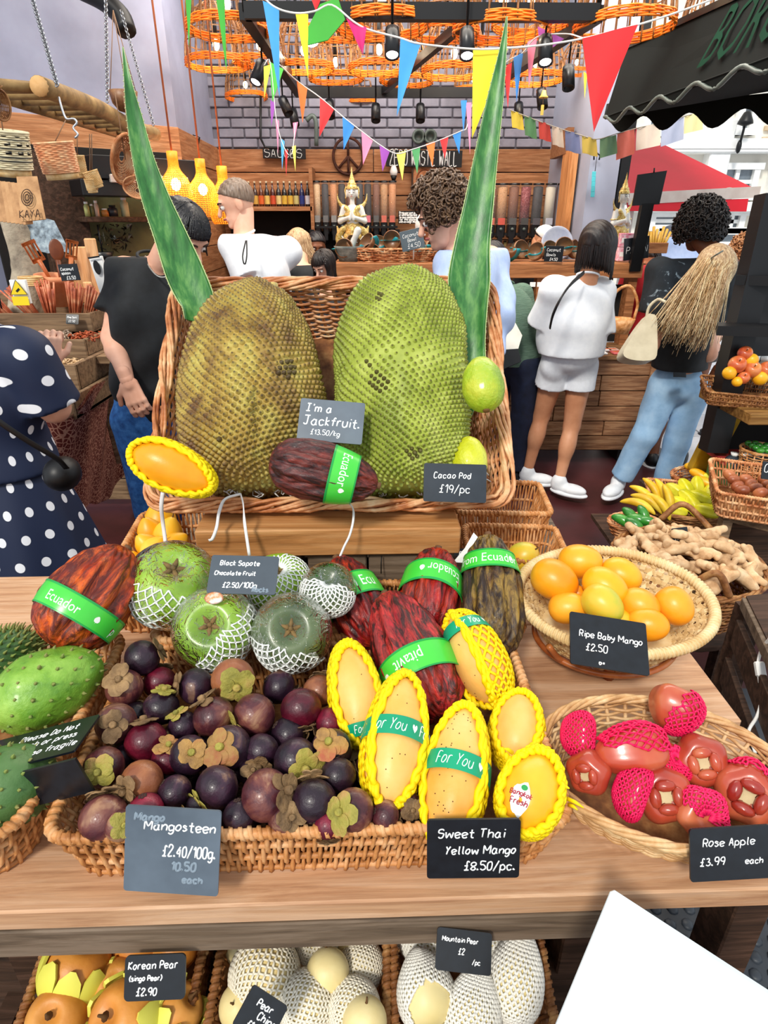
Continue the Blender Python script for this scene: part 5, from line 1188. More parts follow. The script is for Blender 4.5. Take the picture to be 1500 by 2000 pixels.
LP=[(420,75,1,'leftmost whole woven dome lamp, above the bottle lamps'),(440,-12,1.05,'woven lamp cut by the top edge at the left'),(478,160,.85,'low dark woven lamp left of the blue pennant'),(592,88,.95,'woven dome lamp behind the long yellow pennant'),(655,112,.95,'shallow woven lamp below the green cloth'),(740,85,1,'woven lamp right of the magenta pennant'),(888,92,1.05,'woven lamp left of the big yellow pennant'),(708,172,.9,'woven lamp just under the back track in the middle'),(822,177,.85,'woven lamp behind the tip of the blue pennant'),(795,118,.95,'woven lamp half behind the long blue pennant'),(1048,112,1,'large woven lamp left of the big red pennant'),(1038,190,.7,'small low woven lamp over the prayer flags'),(745,-28,1.15,'big near woven lamp cut by the top edge in the middle'),(872,10,.9,'woven lamp cut by the top edge behind the front track'),(985,-22,1.2,'big near woven lamp right of the leaf tip at the top edge'),(1228,-28,1.2,'big near woven lamp cut by the top edge at the upper right'),(1415,-12,.9,'woven lamp behind the awning letters at the top edge'),(610,175,.7,'small woven lamp behind the orange pennant'),(925,150,.75,'woven lamp behind the big yellow pennant'),(505,80,.85,'dim woven lamp behind the blue pennant'),(1128,118,.6,'woven lamp peeping out left of the red pennant'),(655,10,.9,'woven lamp behind the green cloth at the top edge'),(1040,-15,.95,'woven lamp at the top edge right of the front track')]
lp0=dome_lamp()
for j,(u,v,sc,lab)in enumerate(LP):
 p=at(u,v-6,z=2.70);M=mat4(np.eye(3)*sc@basis((random.uniform(-.03,.03),random.uniform(-.03,.03),1)),p)
 if j==0:lp0.matrix_basis=Matrix(M.tolist());lp0['label']=lab;lp0['group']='woven dome lamps'
 else:copy_thing(lp0,M,lab,'woven dome lamps')
 if j in(0,3,6,7,10,14,5):lamp('POINT','bulb_light',tuple(p-V(0,0,.1)),(0,0,0),3.5,(1,.84,.62),shadow_soft_size=0.04)
M_ORG=mat('glowing_orange_weave',['#f08418','#ffa42c'],30,0.5,emit=('#ff8a18',0.55))
def bottle_lamp(label,u0,v0,w,h,y):
 p=at(u0,v0,y=y);t=p[1]/ray(u0,v0)[1];R=w*t/FPX/2;H=h*t/FPX;o=thing('bottle_lamp',label,'lamp',p,group='bottle shaped woven lamps')
 zz=np.array([0,.05,.15,.35,.5,.6,.68,.75,.82,1.0])*H-H*.5;rr=np.array([.80,.92,1,.99,.88,.7,.45,.32,.3,.3])*R
 zf=np.linspace(zz[0],zz[-1],30);rf=np.interp(zf,zz,rr);b=np.arange(40)*2*math.pi/40;m=MB()
 for k in range(30):m.tubes(np.stack([np.cos(b)*rf[k],np.sin(b)*rf[k],np.full(40,zf[k])],-1),R*.018,4,closed=True,ref=(0,0,1))
 a=np.arange(36)*2*math.pi/36;m.tubes(np.stack([np.cos(a)[:,None]*rf,np.sin(a)[:,None]*rf,np.repeat(zf[None],36,0)],-1),R*.02,4);part('woven_shade',m,M_ORG,o,local=True)
 part('neck_wrap',MB().lathe([(R*.31,zz[-1]*.72),(R*.33,zz[-1]*.75),(R*.33,zz[-1]),(0,zz[-1]*1.01)],seg=16),M_ORG,o,local=True)
 part('bulb',MB().ell((0,0,-H*.02),(R*.3,R*.3,R*.36)),M_BULB,o,local=True);part('cord',MB().tubes([(0,0,H*.5),(0,0,H*.5+2.0)],0.006,5),mat('orange_cord','#b0603a',10,0.6),o,local=True)
 lamp('POINT','bulb_light',tuple(p),(0,0,0),6,(1,.65,.35),shadow_soft_size=0.05)
bottle_lamp('left bottle shaped orange woven lamp',343,358,62,108,4.3);bottle_lamp('middle bottle shaped orange woven lamp above the white shirt man',396,368,58,100,4.4);bottle_lamp('rear bottle shaped orange woven lamp behind the grey haired man',438,382,60,100,4.7)
# shelves on the back wall
shf=thing('sauce_shelf','wooden wall shelf carrying the sauce bottles','shelf',at(540,412,y=6.3))
a=at(440,408,y=6.30);b=at(612,408,y=6.30)
part('board',MB().box(((a[0]+b[0])/2,6.33,a[2]),(b[0]-a[0],0.30,0.035)),W_WALL,shf,smooth=False)
part('side',MB().box((b[0],6.33,a[2]+0.02),(0.03,0.30,0.62)),W_WALL,shf,smooth=False);part('back_panel',MB().box(((a[0]+b[0])/2,6.455,a[2]-0.18),(b[0]-a[0],0.02,0.32)),M_DARKV,shf,smooth=False)  # back panel is a near-black sheet for the shade under the shelf
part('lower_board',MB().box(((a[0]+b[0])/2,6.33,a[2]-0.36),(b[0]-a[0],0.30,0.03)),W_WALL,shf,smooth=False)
BC=[('#3a1f10','#c8a048'),('#5a2a12','#d0602a'),('#231a18','#d8b860'),('#4a1a10','#c04a2a'),('#201818','#d8c080'),('#1c1612','#cfa83c'),('#1c1612','#cfa83c'),('#2a1e16','#b9b070'),('#1a2350','#27357a'),('#1b1b22','#c9ccd8'),('#3a2014','#c8542c'),('#57301a','#d8a048'),('#2a1a14','#d03a2a')]
def bottle(label,p,H,R,gc,lc,cork='#d8c8a8',group='sauce bottles on the wall shelf'):
 o=thing('sauce_bottle',label,'bottle',p,group=group)
 part('glass',MB().lathe([(0,0),(R*.95,0),(R,R*.1),(R,H*.55),(R*.8,H*.66),(R*.36,H*.76),(R*.33,H*.95),(0,H*.95)],seg=12),mat('bottle_'+gc[1:],gc,10,0.12,spec=0.8,coat=.5),o,local=True)
 part('label',MB().lathe([(R*1.02,H*.10),(R*1.02,H*.45)],seg=12),mat('blabel_'+lc[1:],lc,30,0.6),o,local=True);part('stopper',MB().lathe([(0,H*.94),(R*.38,H*.94),(R*.40,H*1.02),(0,H*1.03)],seg=10),mat('cork_'+cork[1:],cork,20,0.7),o,local=True)
for j,u in enumerate([606-11.3*k for k in range(11)]):
 p=at(u-4,403,y=6.28);p[2]=a[2]+0.018;gc,lc=BC[(9-j)%len(BC)]
 bottle(['white labelled bottle','cobalt blue bottle','tan labelled bottle','gold labelled bottle','black gold labelled bottle','cream labelled dark bottle','red labelled bottle','pale gold labelled bottle','orange labelled bottle','brown bottle with gold label','dark bottle'][j]+' on the sauce shelf, number %s from its right end'%['one','two','three','four','five','six','seven','eight','nine','ten','eleven'][j],p,0.20,0.024,gc,lc)
for j in range(7):
 p=V(a[0]+0.12+j*0.1,6.3,a[2]-0.345);bx=thing('sauce_packet','dim red packet on the lower sauce shelf behind the crowd','packet',p,group='packets on the lower sauce shelf')
 part('box',MB().box(p+V(0,0,.06),(0.07,0.06,0.12),bev=0.004),mat('packet_red',['#7a2a20','#a04a30'],20,0.5),bx,smooth=False)
M_CLEAR=mat('clear_tube','#dfe6ea',5,0.08,alpha=0.09,spec=0.8,coat=0.6)
CT={'oats':['#c89c6c','#e6c8a0'],'pasta':['#b87444','#dc9c68'],'dark beans':['#241a16','#3a2c24'],'red beans':['#4a1418','#8a2a30','#c08080'],'rice':['#d8ccb0','#efe6cf'],'lentils':['#6a3a28','#8a5a3c'],'mixed nuts':['#7a4a2a','#c89868','#a87040'],'black rice':['#1a1618','#4a4448'],'flour':['#dcd2bc','#e8e0cc']}
def dispenser(label,u,v0,v1,y,kind,tag,group,w=19):
 top=at(u,v0,y=y);bot=at(u,v1,y=y);H=top[2]-bot[2];R=w*(y/1.1)/FPX/2*0.98
 o=thing('bulk_dispenser',label,'dispenser',bot-V(0,0,.14),group=group)
 def W(pr,seg=12):return MB().lathe([(r,z+.14)for r,z in pr],seg=seg)
 part('tube',W([(R,0),(R,H*.97)]),M_CLEAR,o,local=True);part('contents',W([(0,.005),(R*.9,.005),(R*.9,H*.90),(R*.5,H*.93),(0,H*.92)]),mat('contents_'+kind.replace(' ','_'),CT[kind],110,0.7,0.6,bscale=130),o,local=True)
 part('lid',W([(R*1.06,H*.96),(R*1.06,H),(0,H*1.01)]),M_BPL,o,local=True);part('spout',MB().box((0,0,.085),(R*1.7,R*1.7,.11),bev=.01).box((0,-.02,.02),(R*.9,R*.9,.07)),M_BPL,o,local=True,smooth=False)
 part('tag',MB().box((0,-R*1.05,.14+H*.07),(R*1.3,.004,H*.17)),mat('tag_'+tag[1:],tag,30,0.5),o,local=True,smooth=False)
 part('dial',MB().lathe([(0,0),(.014,0),(.014,.012),(0,.014)],(0,-R,.10),10,axis=(0,-1,0)),M_PIPE,o,local=True)
for j,(u,kd,tg)in enumerate([(621,'oats','#8a8a88'),(637,'black rice','#6a6a6a'),(653,'pasta','#8a8a88'),(669,'dark beans','#777777'),(685,'lentils','#777777'),(703,'black rice','#777777'),(719,'dark beans','#d87a88'),(735,'lentils','#5a5a5a'),(750,'mixed nuts','#c86a5a'),(766,'pasta','#c86a5a')]):
 dispenser('clear dispenser of %s in the left bank, place %s from the sauce shelf'%(kd,['one','two','three','four','five','six','seven','eight','nine','ten'][j]),u,353,433,6.25,kd,tg,'left bank of bulk dispensers',15)
for j,(u,kd,tg)in enumerate([(935,'black rice','#c0c0c0'),(957,'lentils','#c86a5a'),(977,'mixed nuts','#c8584a'),(999,'lentils','#5a5a5a'),(1022,'red beans','#4a4a4a'),(1045,'black rice','#5a5a60'),(1069,'flour','#c8ccd8'),(1092,'black rice','#d0d4e0'),(1115,'rice','#d0d4e0')]):
 dispenser('clear dispenser of %s in the right bank, place %s counting from the aloe leaf'%(kd,['zero','one','two','three','four','five','six','seven','eight'][j]),u,358,438,6.05,kd,tg,'right bank of bulk dispensers',21)
rk=thing('dispenser_rack','black rail rack under the right bank of dispensers','rack',at(1030,470,y=6.15));a=at(925,462,y=6.1);b=at(1130,462,y=6.1)
part('rail',MB().box(((a[0]+b[0])/2,6.12,a[2]+.02),(b[0]-a[0],0.2,0.02)),M_BLACK,rk,smooth=False);part('rail',MB().box(((a[0]+b[0])/2,6.2,a[2]-.12),(b[0]-a[0],0.35,0.03)),W_WALL,rk,smooth=False)
for k in range(2):part('post',MB().box((a[0]+k*(b[0]-a[0]),6.2,a[2]/2),(0.04,0.3,a[2])),M_BLACK,rk,smooth=False)
rk2=thing('dispenser_rack','black rack holding the left bank of dispensers behind the statue','rack',at(690,470,y=6.3));a2=at(612,448,y=6.3);b2=at(776,448,y=6.3)
part('rail',MB().box(((a2[0]+b2[0])/2,6.3,a2[2]+.02),(b2[0]-a2[0],0.2,0.02)),M_BLACK,rk2,smooth=False);part('back_panel',MB().box(((a2[0]+b2[0])/2,6.42,a2[2]-.2),(b2[0]-a2[0],0.03,0.36)),M_DARKV,rk2,smooth=False)
for k in range(2):part('post',MB().box((a2[0]+k*(b2[0]-a2[0]),6.3,a2[2]/2),(0.04,0.28,a2[2])),M_BLACK,rk2,smooth=False)
sc0=['#cfa88a','#e2d9b8','#d9d2a0','#c89a78','#8a2a38','#d8d0b0','#b0503a','#e0cf80']
for j in range(24):
 u=930+8.4*j;p=at(u,478 if j%2 else 470,y=6.05);jar=thing('spice_jar','small jar in the row under the right bank of dispensers','jar',V(p[0],6.12,a[2]-.105),group='spice jars under the dispensers')
 part('glass',MB().lathe([(0,0),(.019,0),(.019,.05),(.012,.06),(0,.06)],seg=8),mat('jar_'+sc0[j%8][1:],sc0[j%8],60,0.3),jar,local=True);part('lid',MB().lathe([(0,.058),(.015,.058),(.015,.07),(0,.07)],seg=8),M_BPL,jar,local=True)
def sign(label,corners,y,txt,m=M_BLACK,fill=0.72,cat='sign',sx=1.0,pen=None,stroke=True,col=M_CHALK,name='wall_sign',wob=0.1):
 cs=[at(u,v,y=y)for u,v in corners];x=unit(cs[1]-cs[0]+cs[2]-cs[3]);yy=unit((cs[0]-cs[3])-x*((cs[0]-cs[3])@x));w=np.linalg.norm(cs[1]-cs[0]);h=np.linalg.norm(cs[0]-cs[3])
 M=mat4(np.stack([x,yy,np.cross(x,yy)],1),sum(cs)/4);o=part(name,MB().box((0,0,-.008),(w,h,.016),bev=.002),m,None,M,label=label,cat=cat,local=True,smooth=False)
 t=MB();n=len(txt)
 for i,ln in enumerate(txt):
  st,L=strokes(ln,h*fill/n*0.78,slant=0,wob=wob,seed=i+2);k=w*0.9/L if sx=='fit' else 1.0
  for p in st:t.tubes(np.stack([(p[:,0]-L/2)*k,p[:,1]+h*(0.5-(i+.5)/n)*0.88-h*fill/n*0.36,np.full(len(p),.001)],-1),pen or h*.035,4,ref=(0,0,1),flat=.4)
 if txt:part('lettering',t,col,o,local=True)
 return o
sign('black sign with thin white capitals reading SAUCES',[(513,289),(597,291),(597,311),(513,309)],6.4,['SAUCES'],fill=1.0,sx='fit')
sign('long black sign reading ZERO WASTE WALL in tall white letters',[(754,292),(903,294),(903,327),(754,325)],6.38,['ZERO WASTE WALL'],fill=1.1,sx='fit')
sign('small black sign in the left corner reading PASTE',[(365,258),(388,268),(388,292),(365,284)],5.7,['PASTE'],fill=0.9,sx='fit')
sign('small black notice with lines of white writing beside the left dispensers',[(778,412),(817,412),(817,437),(778,437)],6.3,['Bring your own jars','or refill bottles here','to save packaging','for the planet','and we weigh them'],fill=1.0,sx='fit')
pt=thing('framed_painting','brown painting of a figure in rubbed colours on the plank wall','painting',at(830,400,y=6.4))
part('canvas',MB().box(at(829,364,y=6.43),(0.24,0.03,0.35)),mat('painting_brown',['#5a4a3c','#a86a40','#c08058','#6a6a60'],14,0.7),pt,smooth=False)
part('frame',MB().box(at(805,364,y=6.42),(0.015,0.04,0.36)).box(at(853,364,y=6.42),(0.015,0.04,0.36)),W_DARK,pt,smooth=False)
part('painted_ring',MB().tubes(np.stack([0.07*np.cos(np.arange(24)*.2618),np.zeros(24),0.08*np.sin(np.arange(24)*.2618)],-1)+at(829,350,y=6.41),0.006,5,closed=True,ref=(0,1,0)),mat('ring_ochre','#8a4a2a',9,.8),pt)
pc=at(680,305,y=6.445);wh=thing('peace_wheel','rusty round peace sign hanging on the plank wall','ornament',pc);a_=np.arange(40)*2*math.pi/40
part('ring',MB().tubes(np.stack([.135*np.cos(a_),0*a_,.145*np.sin(a_)],-1)+pc,.013,6,closed=True,ref=(0,1,0)),mat('rust_brown',['#3a1e14','#5a3222'],30,.8),wh)
for(x,z)in((0,.14),(0,-.14),(.095,-.10),(-.095,-.10)):part('spoke',MB().tubes([pc,pc+V(x,0,z)],.011,6),MATS['rust_brown'],wh)
wl=thing('wall_lamp','small white egg shaped lamp on a black holder by the plank wall','lamp',at(769,340,y=6.3));part('shade',MB().lathe([(0,.06),(.02,.05),(.035,.01),(.03,-.02),(0,-.03)],at(769,337,y=6.3),12),M_WPNT,wl);part('holder',MB().lathe([(0,-.02),(.03,-.02),(.02,-.05),(.006,-.07),(0,-.07)],at(769,338,y=6.3),10),M_BLACK,wl)
# the counter
ct=thing('shop_counter','plank fronted wooden shop counter with a raised back shelf','counter',(0.8,4.5,0))
CX0,CX1,CY=-0.30,1.87,4.2
for r in range(6):
 z=0.10+r*0.108;x=CX0
 while x<CX1-.01:
  L=min(CX1-x,rs.uniform(.8,1.5));L=CX1-x if CX1-x-L<.3 else L;part('plank',MB().box((x+L/2,CY+.012+rs.uniform(0,.004),z+.053),(L-.006,.024,.102),bev=.003),W_CNT,ct,smooth=False);x+=L
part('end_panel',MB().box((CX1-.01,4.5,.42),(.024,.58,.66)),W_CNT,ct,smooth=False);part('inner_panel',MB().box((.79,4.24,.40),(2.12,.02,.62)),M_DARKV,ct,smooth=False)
part('corner_batten',MB().box((CX1-.03,CY-.004,.42),(.05,.02,.66),bev=.003),W_CNT,ct,smooth=False)
part('worktop',MB().box((.79,4.42,.765),(2.2,.50,.03),bev=.003),wood('worktop_wood','#6a4a30','#946c48','#b48a60',0,10,.5),ct,smooth=False)
W_SH=wood('shelf_beam','#6e4428','#a87248','#c98f60',0,10,.6,rand=.05)
for x in(-0.30,0.42,1.1,1.74):part('upright',MB().box((x,4.62,1.02),(.06,.10,.50)),W_SH,ct,smooth=False)
part('shelf_beam',MB().box((.72,4.56,1.285),(2.13,.04,.095),bev=.004),W_SH,ct,smooth=False);part('shelf_top',MB().box((.72,4.75,1.325),(2.13,.40,.022)),W_SH,ct,smooth=False)
for x in(-0.2,1.75):part('foot',MB().box((x,4.45,.05),(.08,.4,.10)),M_BLACK,ct,smooth=False)
part('gap_shade',MB().box((.72,4.72,.98),(2.1,.02,.40)),M_DARKV,ct,smooth=False)  # near-black sheet for the shade between worktop and shelf
ZS=1.336
def shp(u,y=4.72):d=ray(u,500);p=at(u,500,y=y);return V(p[0],y,ZS)
for k in range(8):
 p=V(at(1040+k*14,560,y=4.50)[0],4.50,1.20);tg=thing('hanging_tag','white price tag in the row hung under the counter shelf','tag',p,group='white tags under the counter shelf');part('card',MB().box(p,(.038,.003,.03)),M_WPNT,tg,smooth=False)
PK=['#f2f2f0','#e8c8b8','#f0e8e0','#d86a6a','#f2f2f2','#c8d0d8']
for k in range(12):
 u=[1000,1022,1045,1012,1036,1058,1172,1195,1150,1205,1180,1240][k];yy=4.24+(k%3)*.10;x=at(u,690,y=yy)[0];pk=thing('food_packet',['flat white packet on the worktop beside the green sweater','printed white packet on the worktop behind the white shorts'][k>5],'packet',V(x,yy,.781),group='packets laid on the worktop left' if k<6 else 'packets laid on the worktop right')
 part('sleeve',MB().box(V(x,yy,.788),(.075,.095,.012),bev=.003),mat('sleeve_'+PK[k%6][1:],PK[k%6],10,.5),pk,smooth=False);part('print',MB().box(V(x,yy,.7945),(.05,.03,.001)),mat('print_red',['#d84a3a','#e88a4a'],40,.6),pk,smooth=False)
mt=thing('stone_mortar','grey stone mortar at the left end of the counter shelf','mortar',shp(683));M_STONE=mat('grey_stone',['#4c5250','#6a706c','#858a84'],30,.7,.4)
part('bowl',MB().lathe([(0,0),(.075,0),(.085,.03),(.105,.085),(.112,.10),(.098,.10),(.08,.04),(0,.03)],shp(683),20),M_STONE,mt)
pe=thing('pestle','pale stone pestle resting in the mortar','pestle',shp(694)+V(0,0,.06));part('club',MB().lathe([(0,0),(.022,.005),(.026,.04),(.02,.12),(.026,.17),(.018,.19),(0,.195)],shp(680)+V(0,0,.045),14,axis=(.42,0,.9)),mat('pale_stone',['#b9bcb8','#d4d6d2'],30,.5),pe)
bkM=mat4(np.eye(3),shp(770,4.70));wicker('long_basket','long low willow basket of coconut bowls on the counter shelf','basket',bkM,oval_path(.62,.24),oval_path(.52,.18),.085,'rod','rope',m=M_WICKR,rows=7,pitch=.045,strand=.005,rimr=.007)
M_COCO=mat('coconut_shell',['#4a2e1c','#7a5236','#96704c'],18,.45,.3,rand=.1);M_COCI=mat('coconut_inside',['#6a452c','#8a6242'],14,.35);M_TEALB=mat('teal_sleeve',['#2a9aa8','#3cb4c0'],10,.5)
def coco(label,p,ax,R=.065,band=True):
 o=thing('coconut_bowl',label,'bowl',p,basis(ax),group='coconut bowls on the counter shelf');s=np.linspace(0,1,8)
 part('shell',MB().lathe([(R*math.sin(a),-R*math.cos(a)*.95)for a in np.linspace(0.02,1.6,9)]+[(R*.93,.004)],seg=20),M_COCO,o,local=True);part('inside',MB().lathe([(R*.93*math.sin(a),-R*.88*math.cos(a)+.003)for a in np.linspace(1.57,0.0,8)],seg=20),M_COCI,o,local=True)
 if band:part('paper_sleeve',MB().tubes(np.stack([np.cos(np.linspace(0,math.pi,14))*(R*1.04),0*np.zeros(14),-np.sin(np.linspace(0,math.pi,14))*(R*1.0)],-1),R*.42,4,ref=(0,1,0),flat=.08),M_TEALB,o,local=True)
cb=[(672,.09,(-.2,-.9,.3)),(693,.12,(.5,-.6,.6)),(715,.13,(-.6,-.5,.5)),(740,.12,(.2,-.8,.7)),(765,.14,(-.3,-.9,.1)),(790,.12,(.7,-.5,.4)),(815,.10,(-.2,-.7,.6)),(845,.08,(.6,-.7,.2)),(725,.06,(.1,-1,-.3)),(780,.07,(-.5,-1,-.2)),(990,.08,(-.1,-.3,1)),(1018,.08,(.4,-.8,.3)),(1045,.07,(-.7,-.6,.4)),(1075,.08,(.3,-.8,.5)),(1100,.10,(0,-.9,.3)),(1122,.08,(.6,-.6,.2)),(858,.06,(-.3,-.9,0))]
ords=['first','second','third','fourth','fifth','sixth','seventh','eighth','ninth','tenth','eleventh','twelfth','thirteenth','fourteenth','fifteenth','sixteenth','seventeenth']
for j,(u,dz,ax)in enumerate(cb):coco('brown coconut shell bowl with teal sleeve on the counter shelf, %s %s'%(ords[j if j<10 else j-10],'in the long basket' if j<10 else 'along the right part'),shp(u,4.66+.07*(j%2))+V(0,0,dz),ax)
bd_=thing('bowl_rim','pale blue rimmed round tray standing behind the bowls at the right','tray',shp(1085,4.85));part('disc',MB().lathe([(0,.004),(.10,.004),(.115,.012),(.12,.004),(.11,-.004),(0,-.004)],shp(1085,4.85)+V(0,0,.11),28,axis=(.1,-1,.2)),mat('pale_blue_glaze',['#aeb8d8','#dfe4f0'],10,.3),bd_)
def wslate(label,u,v,y,w,h,lines,rz=0.0,m=None,pen=None,lean=-.2):
 c=at(u,v,y=y);x=V(math.cos(rz),0,math.sin(rz));yy=unit(np.cross(V(0,-1,0),x)+V(0,-lean*0,0));M=mat4(np.stack([x,yy,np.cross(x,yy)],1),c)
 o=part('price_slate',MB().box((0,0,-.002),(w,h,.004),bev=.001),m or M_SLATE,None,M,label=label,cat='price sign',local=True,smooth=False);t=MB();write(t,lines,w,h,pen or w*.012,3,.0004);part('lettering',t,M_CHALK,o,local=True);return o
wslate('tilted grey slate reading Coconut Bowl above the long basket',805,468,4.50,.155,.125,[('Coconut',.12,.66,.2),('Bowl',.3,.42,.2),('£4.50',.25,.1,.26)],.22,mat('sky_sheen_slate2','#58646c',9,.4))
wslate('black slate reading Coconut Bowls, right part of the counter shelf',1082,496,4.52,.125,.10,[('Coconut',.1,.66,.22),('Bowls',.1,.36,.22),('£4.50',.3,.08,.2)],-.03)
wslate('black slate with large white letters behind the dark haired woman',1243,485,4.55,.17,.14,[('PADAN',.1,.3,.34)],.12)
st2=thing('slate_stake','thin clear stake holding the tilted coconut slate','stake',at(805,500,y=4.53));part('rod',MB().tubes([at(808,480,y=4.51),V(at(808,500,y=4.52)[0],4.56,ZS+.02)],.005,6),M_WPNT,st2)
# praying guardian figures
M_STW=mat('white_lacquer',['#c8cac4','#e6e6e0'],20,.4,coat=.3);M_STG=mat('gilt_mosaic',['#7a5a24','#c8a048','#e0d090','#a87a34'],110,.35,.5,metal=.3,bscale=150);M_STD=mat('dark_lacquer',['#241814','#4a3020'],40,.4)
def guardian(label,base,H,rz):
 c,s=math.cos(rz),math.sin(rz);R=np.array([[c,-s,0],[s,c,0],[0,0,1]])
 o=thing('guardian_statue',label,'statue',base,R);k=H
 P=lambda x,y,z:V(x,y,z)*k
 body=[('e',P(0,0,.735),(.058*k,.062*k,.075*k),None),('c',P(0,0,.60),P(0,0,.68),.030*k,.026*k),('e',P(0,0,.53),(.10*k,.06*k,.075*k),None),('c',P(0,0,.40),P(0,0,.50),.07*k,.075*k)]
 for sx in(-1,1):
  body+=[('c',P(sx*.10,0,.565),P(sx*.145,-.015,.43),.036*k,.032*k),('c',P(sx*.145,-.015,.43),P(sx*.03,-.10,.47),.030*k,.020*k),('c',P(sx*.022,-.105,.45),P(sx*.006,-.10,.55),.018*k,.008*k),('e',P(sx*.063,.0,.72),(.010*k,.018*k,.045*k),None),('c',P(sx*.045,0,.13),P(sx*.055,0,.03),.028*k,.026*k),('e',P(sx*.07,-.03,.02),(.03*k,.05*k,.018*k),None)]
 body+=[('c',P(0,-.055,.745),P(0,-.070,.715),.008*k,.012*k),('e',P(0,-.062,.69),(.016*k,.010*k,.006*k),None)]
 part('figure',blob(body,.0042*k/.55,.012*k),M_STW,o,local=True)
 fe=MB()
 for sx in(-1,1):
  fe.tubes(_spline([P(sx*.012,-.060,.752),P(sx*.026,-.058,.758),P(sx*.042,-.048,.750)],3),.0028*k,5,flat=.5);fe.tubes(_spline([P(sx*.010,-.062,.738),P(sx*.026,-.060,.734),P(sx*.040,-.050,.738)],3),.0035*k,5,flat=.5)
 part('painted_brow',fe,M_STD,o,local=True);part('lips',MB().ell(P(0,-.070,.692),(.014*k,.005*k,.004*k),nu=6,nv=8),mat('rose_lip','#a85048',8,.5),o,local=True)
 cr=MB().lathe([(.062*k,.765*k),(.066*k,.785*k),(.058*k,.80*k),(.050*k,.815*k),(.052*k,.825*k),(.036*k,.84*k),(.030*k,.87*k),(.020*k,.89*k),(.018*k,.91*k),(.010*k,.93*k),(.007*k,.97*k),(0,1.0*k)],seg=18)
 for sx in(-1,1):cr.tubes(_spline([P(sx*.066,0,.79),P(sx*.082,0,.75),P(sx*.072,0,.70),P(sx*.080,0,.67)],3),[.010*k]*3+[.008*k]*6+[.004*k],6,flat=.5)
 part('crown',cr,M_STG,o,local=True,label='tall gilded pointed crown')
 hair=MB().ell(P(0,.012,.765),(.060*k,.060*k,.055*k));part('hair',hair,M_STD,o,local=True)
 gb=[('e',P(0,.0,.50),(.108*k,.068*k,.05*k),None),('c',P(-.07,-.03,.57),P(.04,-.05,.45),.03*k,.03*k),('c',P(.07,-.03,.57),P(-.04,-.05,.45),.03*k,.03*k),('e',P(0,0,.38),(.10*k,.072*k,.04*k),None)]
 part('gilt_vest',blob(gb,.006*k/.55,.015*k),M_STG,o,local=True)
 for sx in(-1,1):
  part('shoulder_wing',MB().tubes(_spline([P(sx*.085,0,.575),P(sx*.13,0,.60),P(sx*.165,0,.655),P(sx*.175,0,.72)],4),np.linspace(.032,.002,13)*k,8,flat=.4,ref=(0,1,0)),M_STG,o,local=True)
  part('armlet',MB().tubes(np.stack([.040*np.cos(a_),.040*np.sin(a_),.008*np.cos(a_)],-1)*k+P(sx*.128,-.008,.485),.007*k,5,closed=True,ref=(0,0,1)),M_STG,o,local=True)
  part('skirt_panel',MB().tubes(_spline([P(sx*.06,-.02,.37),P(sx*.13,-.02,.33),P(sx*.17,0,.24),P(sx*.135,0,.17),P(sx*.165,0,.31),P(sx*.19,0,.38)],4),np.r_[np.linspace(.03,.05,12),np.linspace(.05,.004,9)]*k,8,flat=.55,ref=(0,1,0)),M_STG,o,local=True)
  part('anklet',MB().tubes(np.stack([.034*np.cos(a_),.034*np.sin(a_),0*a_],-1)*k+P(sx*.05,0,.07),.010*k,5,closed=True,ref=(0,0,1)),M_STG,o,local=True)
 sk=[('c',P(0,0,.36),P(0,0,.20),.085*k,.10*k),('c',P(-.05,0,.25),P(-.05,0,.12),.07*k,.04*k),('c',P(.05,0,.25),P(.05,0,.12),.07*k,.04*k),('c',P(0,-.08,.33),P(0,-.08,.13),.022*k,.035*k)]
 part('gilt_skirt',blob(sk,.006*k/.55,.012*k,noise=lambda p:.004*k*np.sin(p[:,2]*160/k*.55)*np.cos(p[:,0]*140/k*.55)),M_STG,o,local=True)
 part('sash_edge',MB().tubes(_spline([P(-.13,-.04,.27),P(-.06,-.085,.20),P(0,-.11,.25),P(.06,-.085,.20),P(.13,-.04,.27)],5),.007*k,6),M_STW,o,local=True)
 part('plinth',MB().lathe([(0,-.0),(.10*k,0),(.10*k,.01*k),(0,.012*k)],seg=20),M_STD,o,local=True);return o
guardian('white faced praying guardian statue with gilded crown in the middle of the counter shelf',shp(690,4.84),.60,-.05)
guardian('praying guardian statue turned aside at the right end of the counter',V(1.66,4.78,ZS),.56,.55)
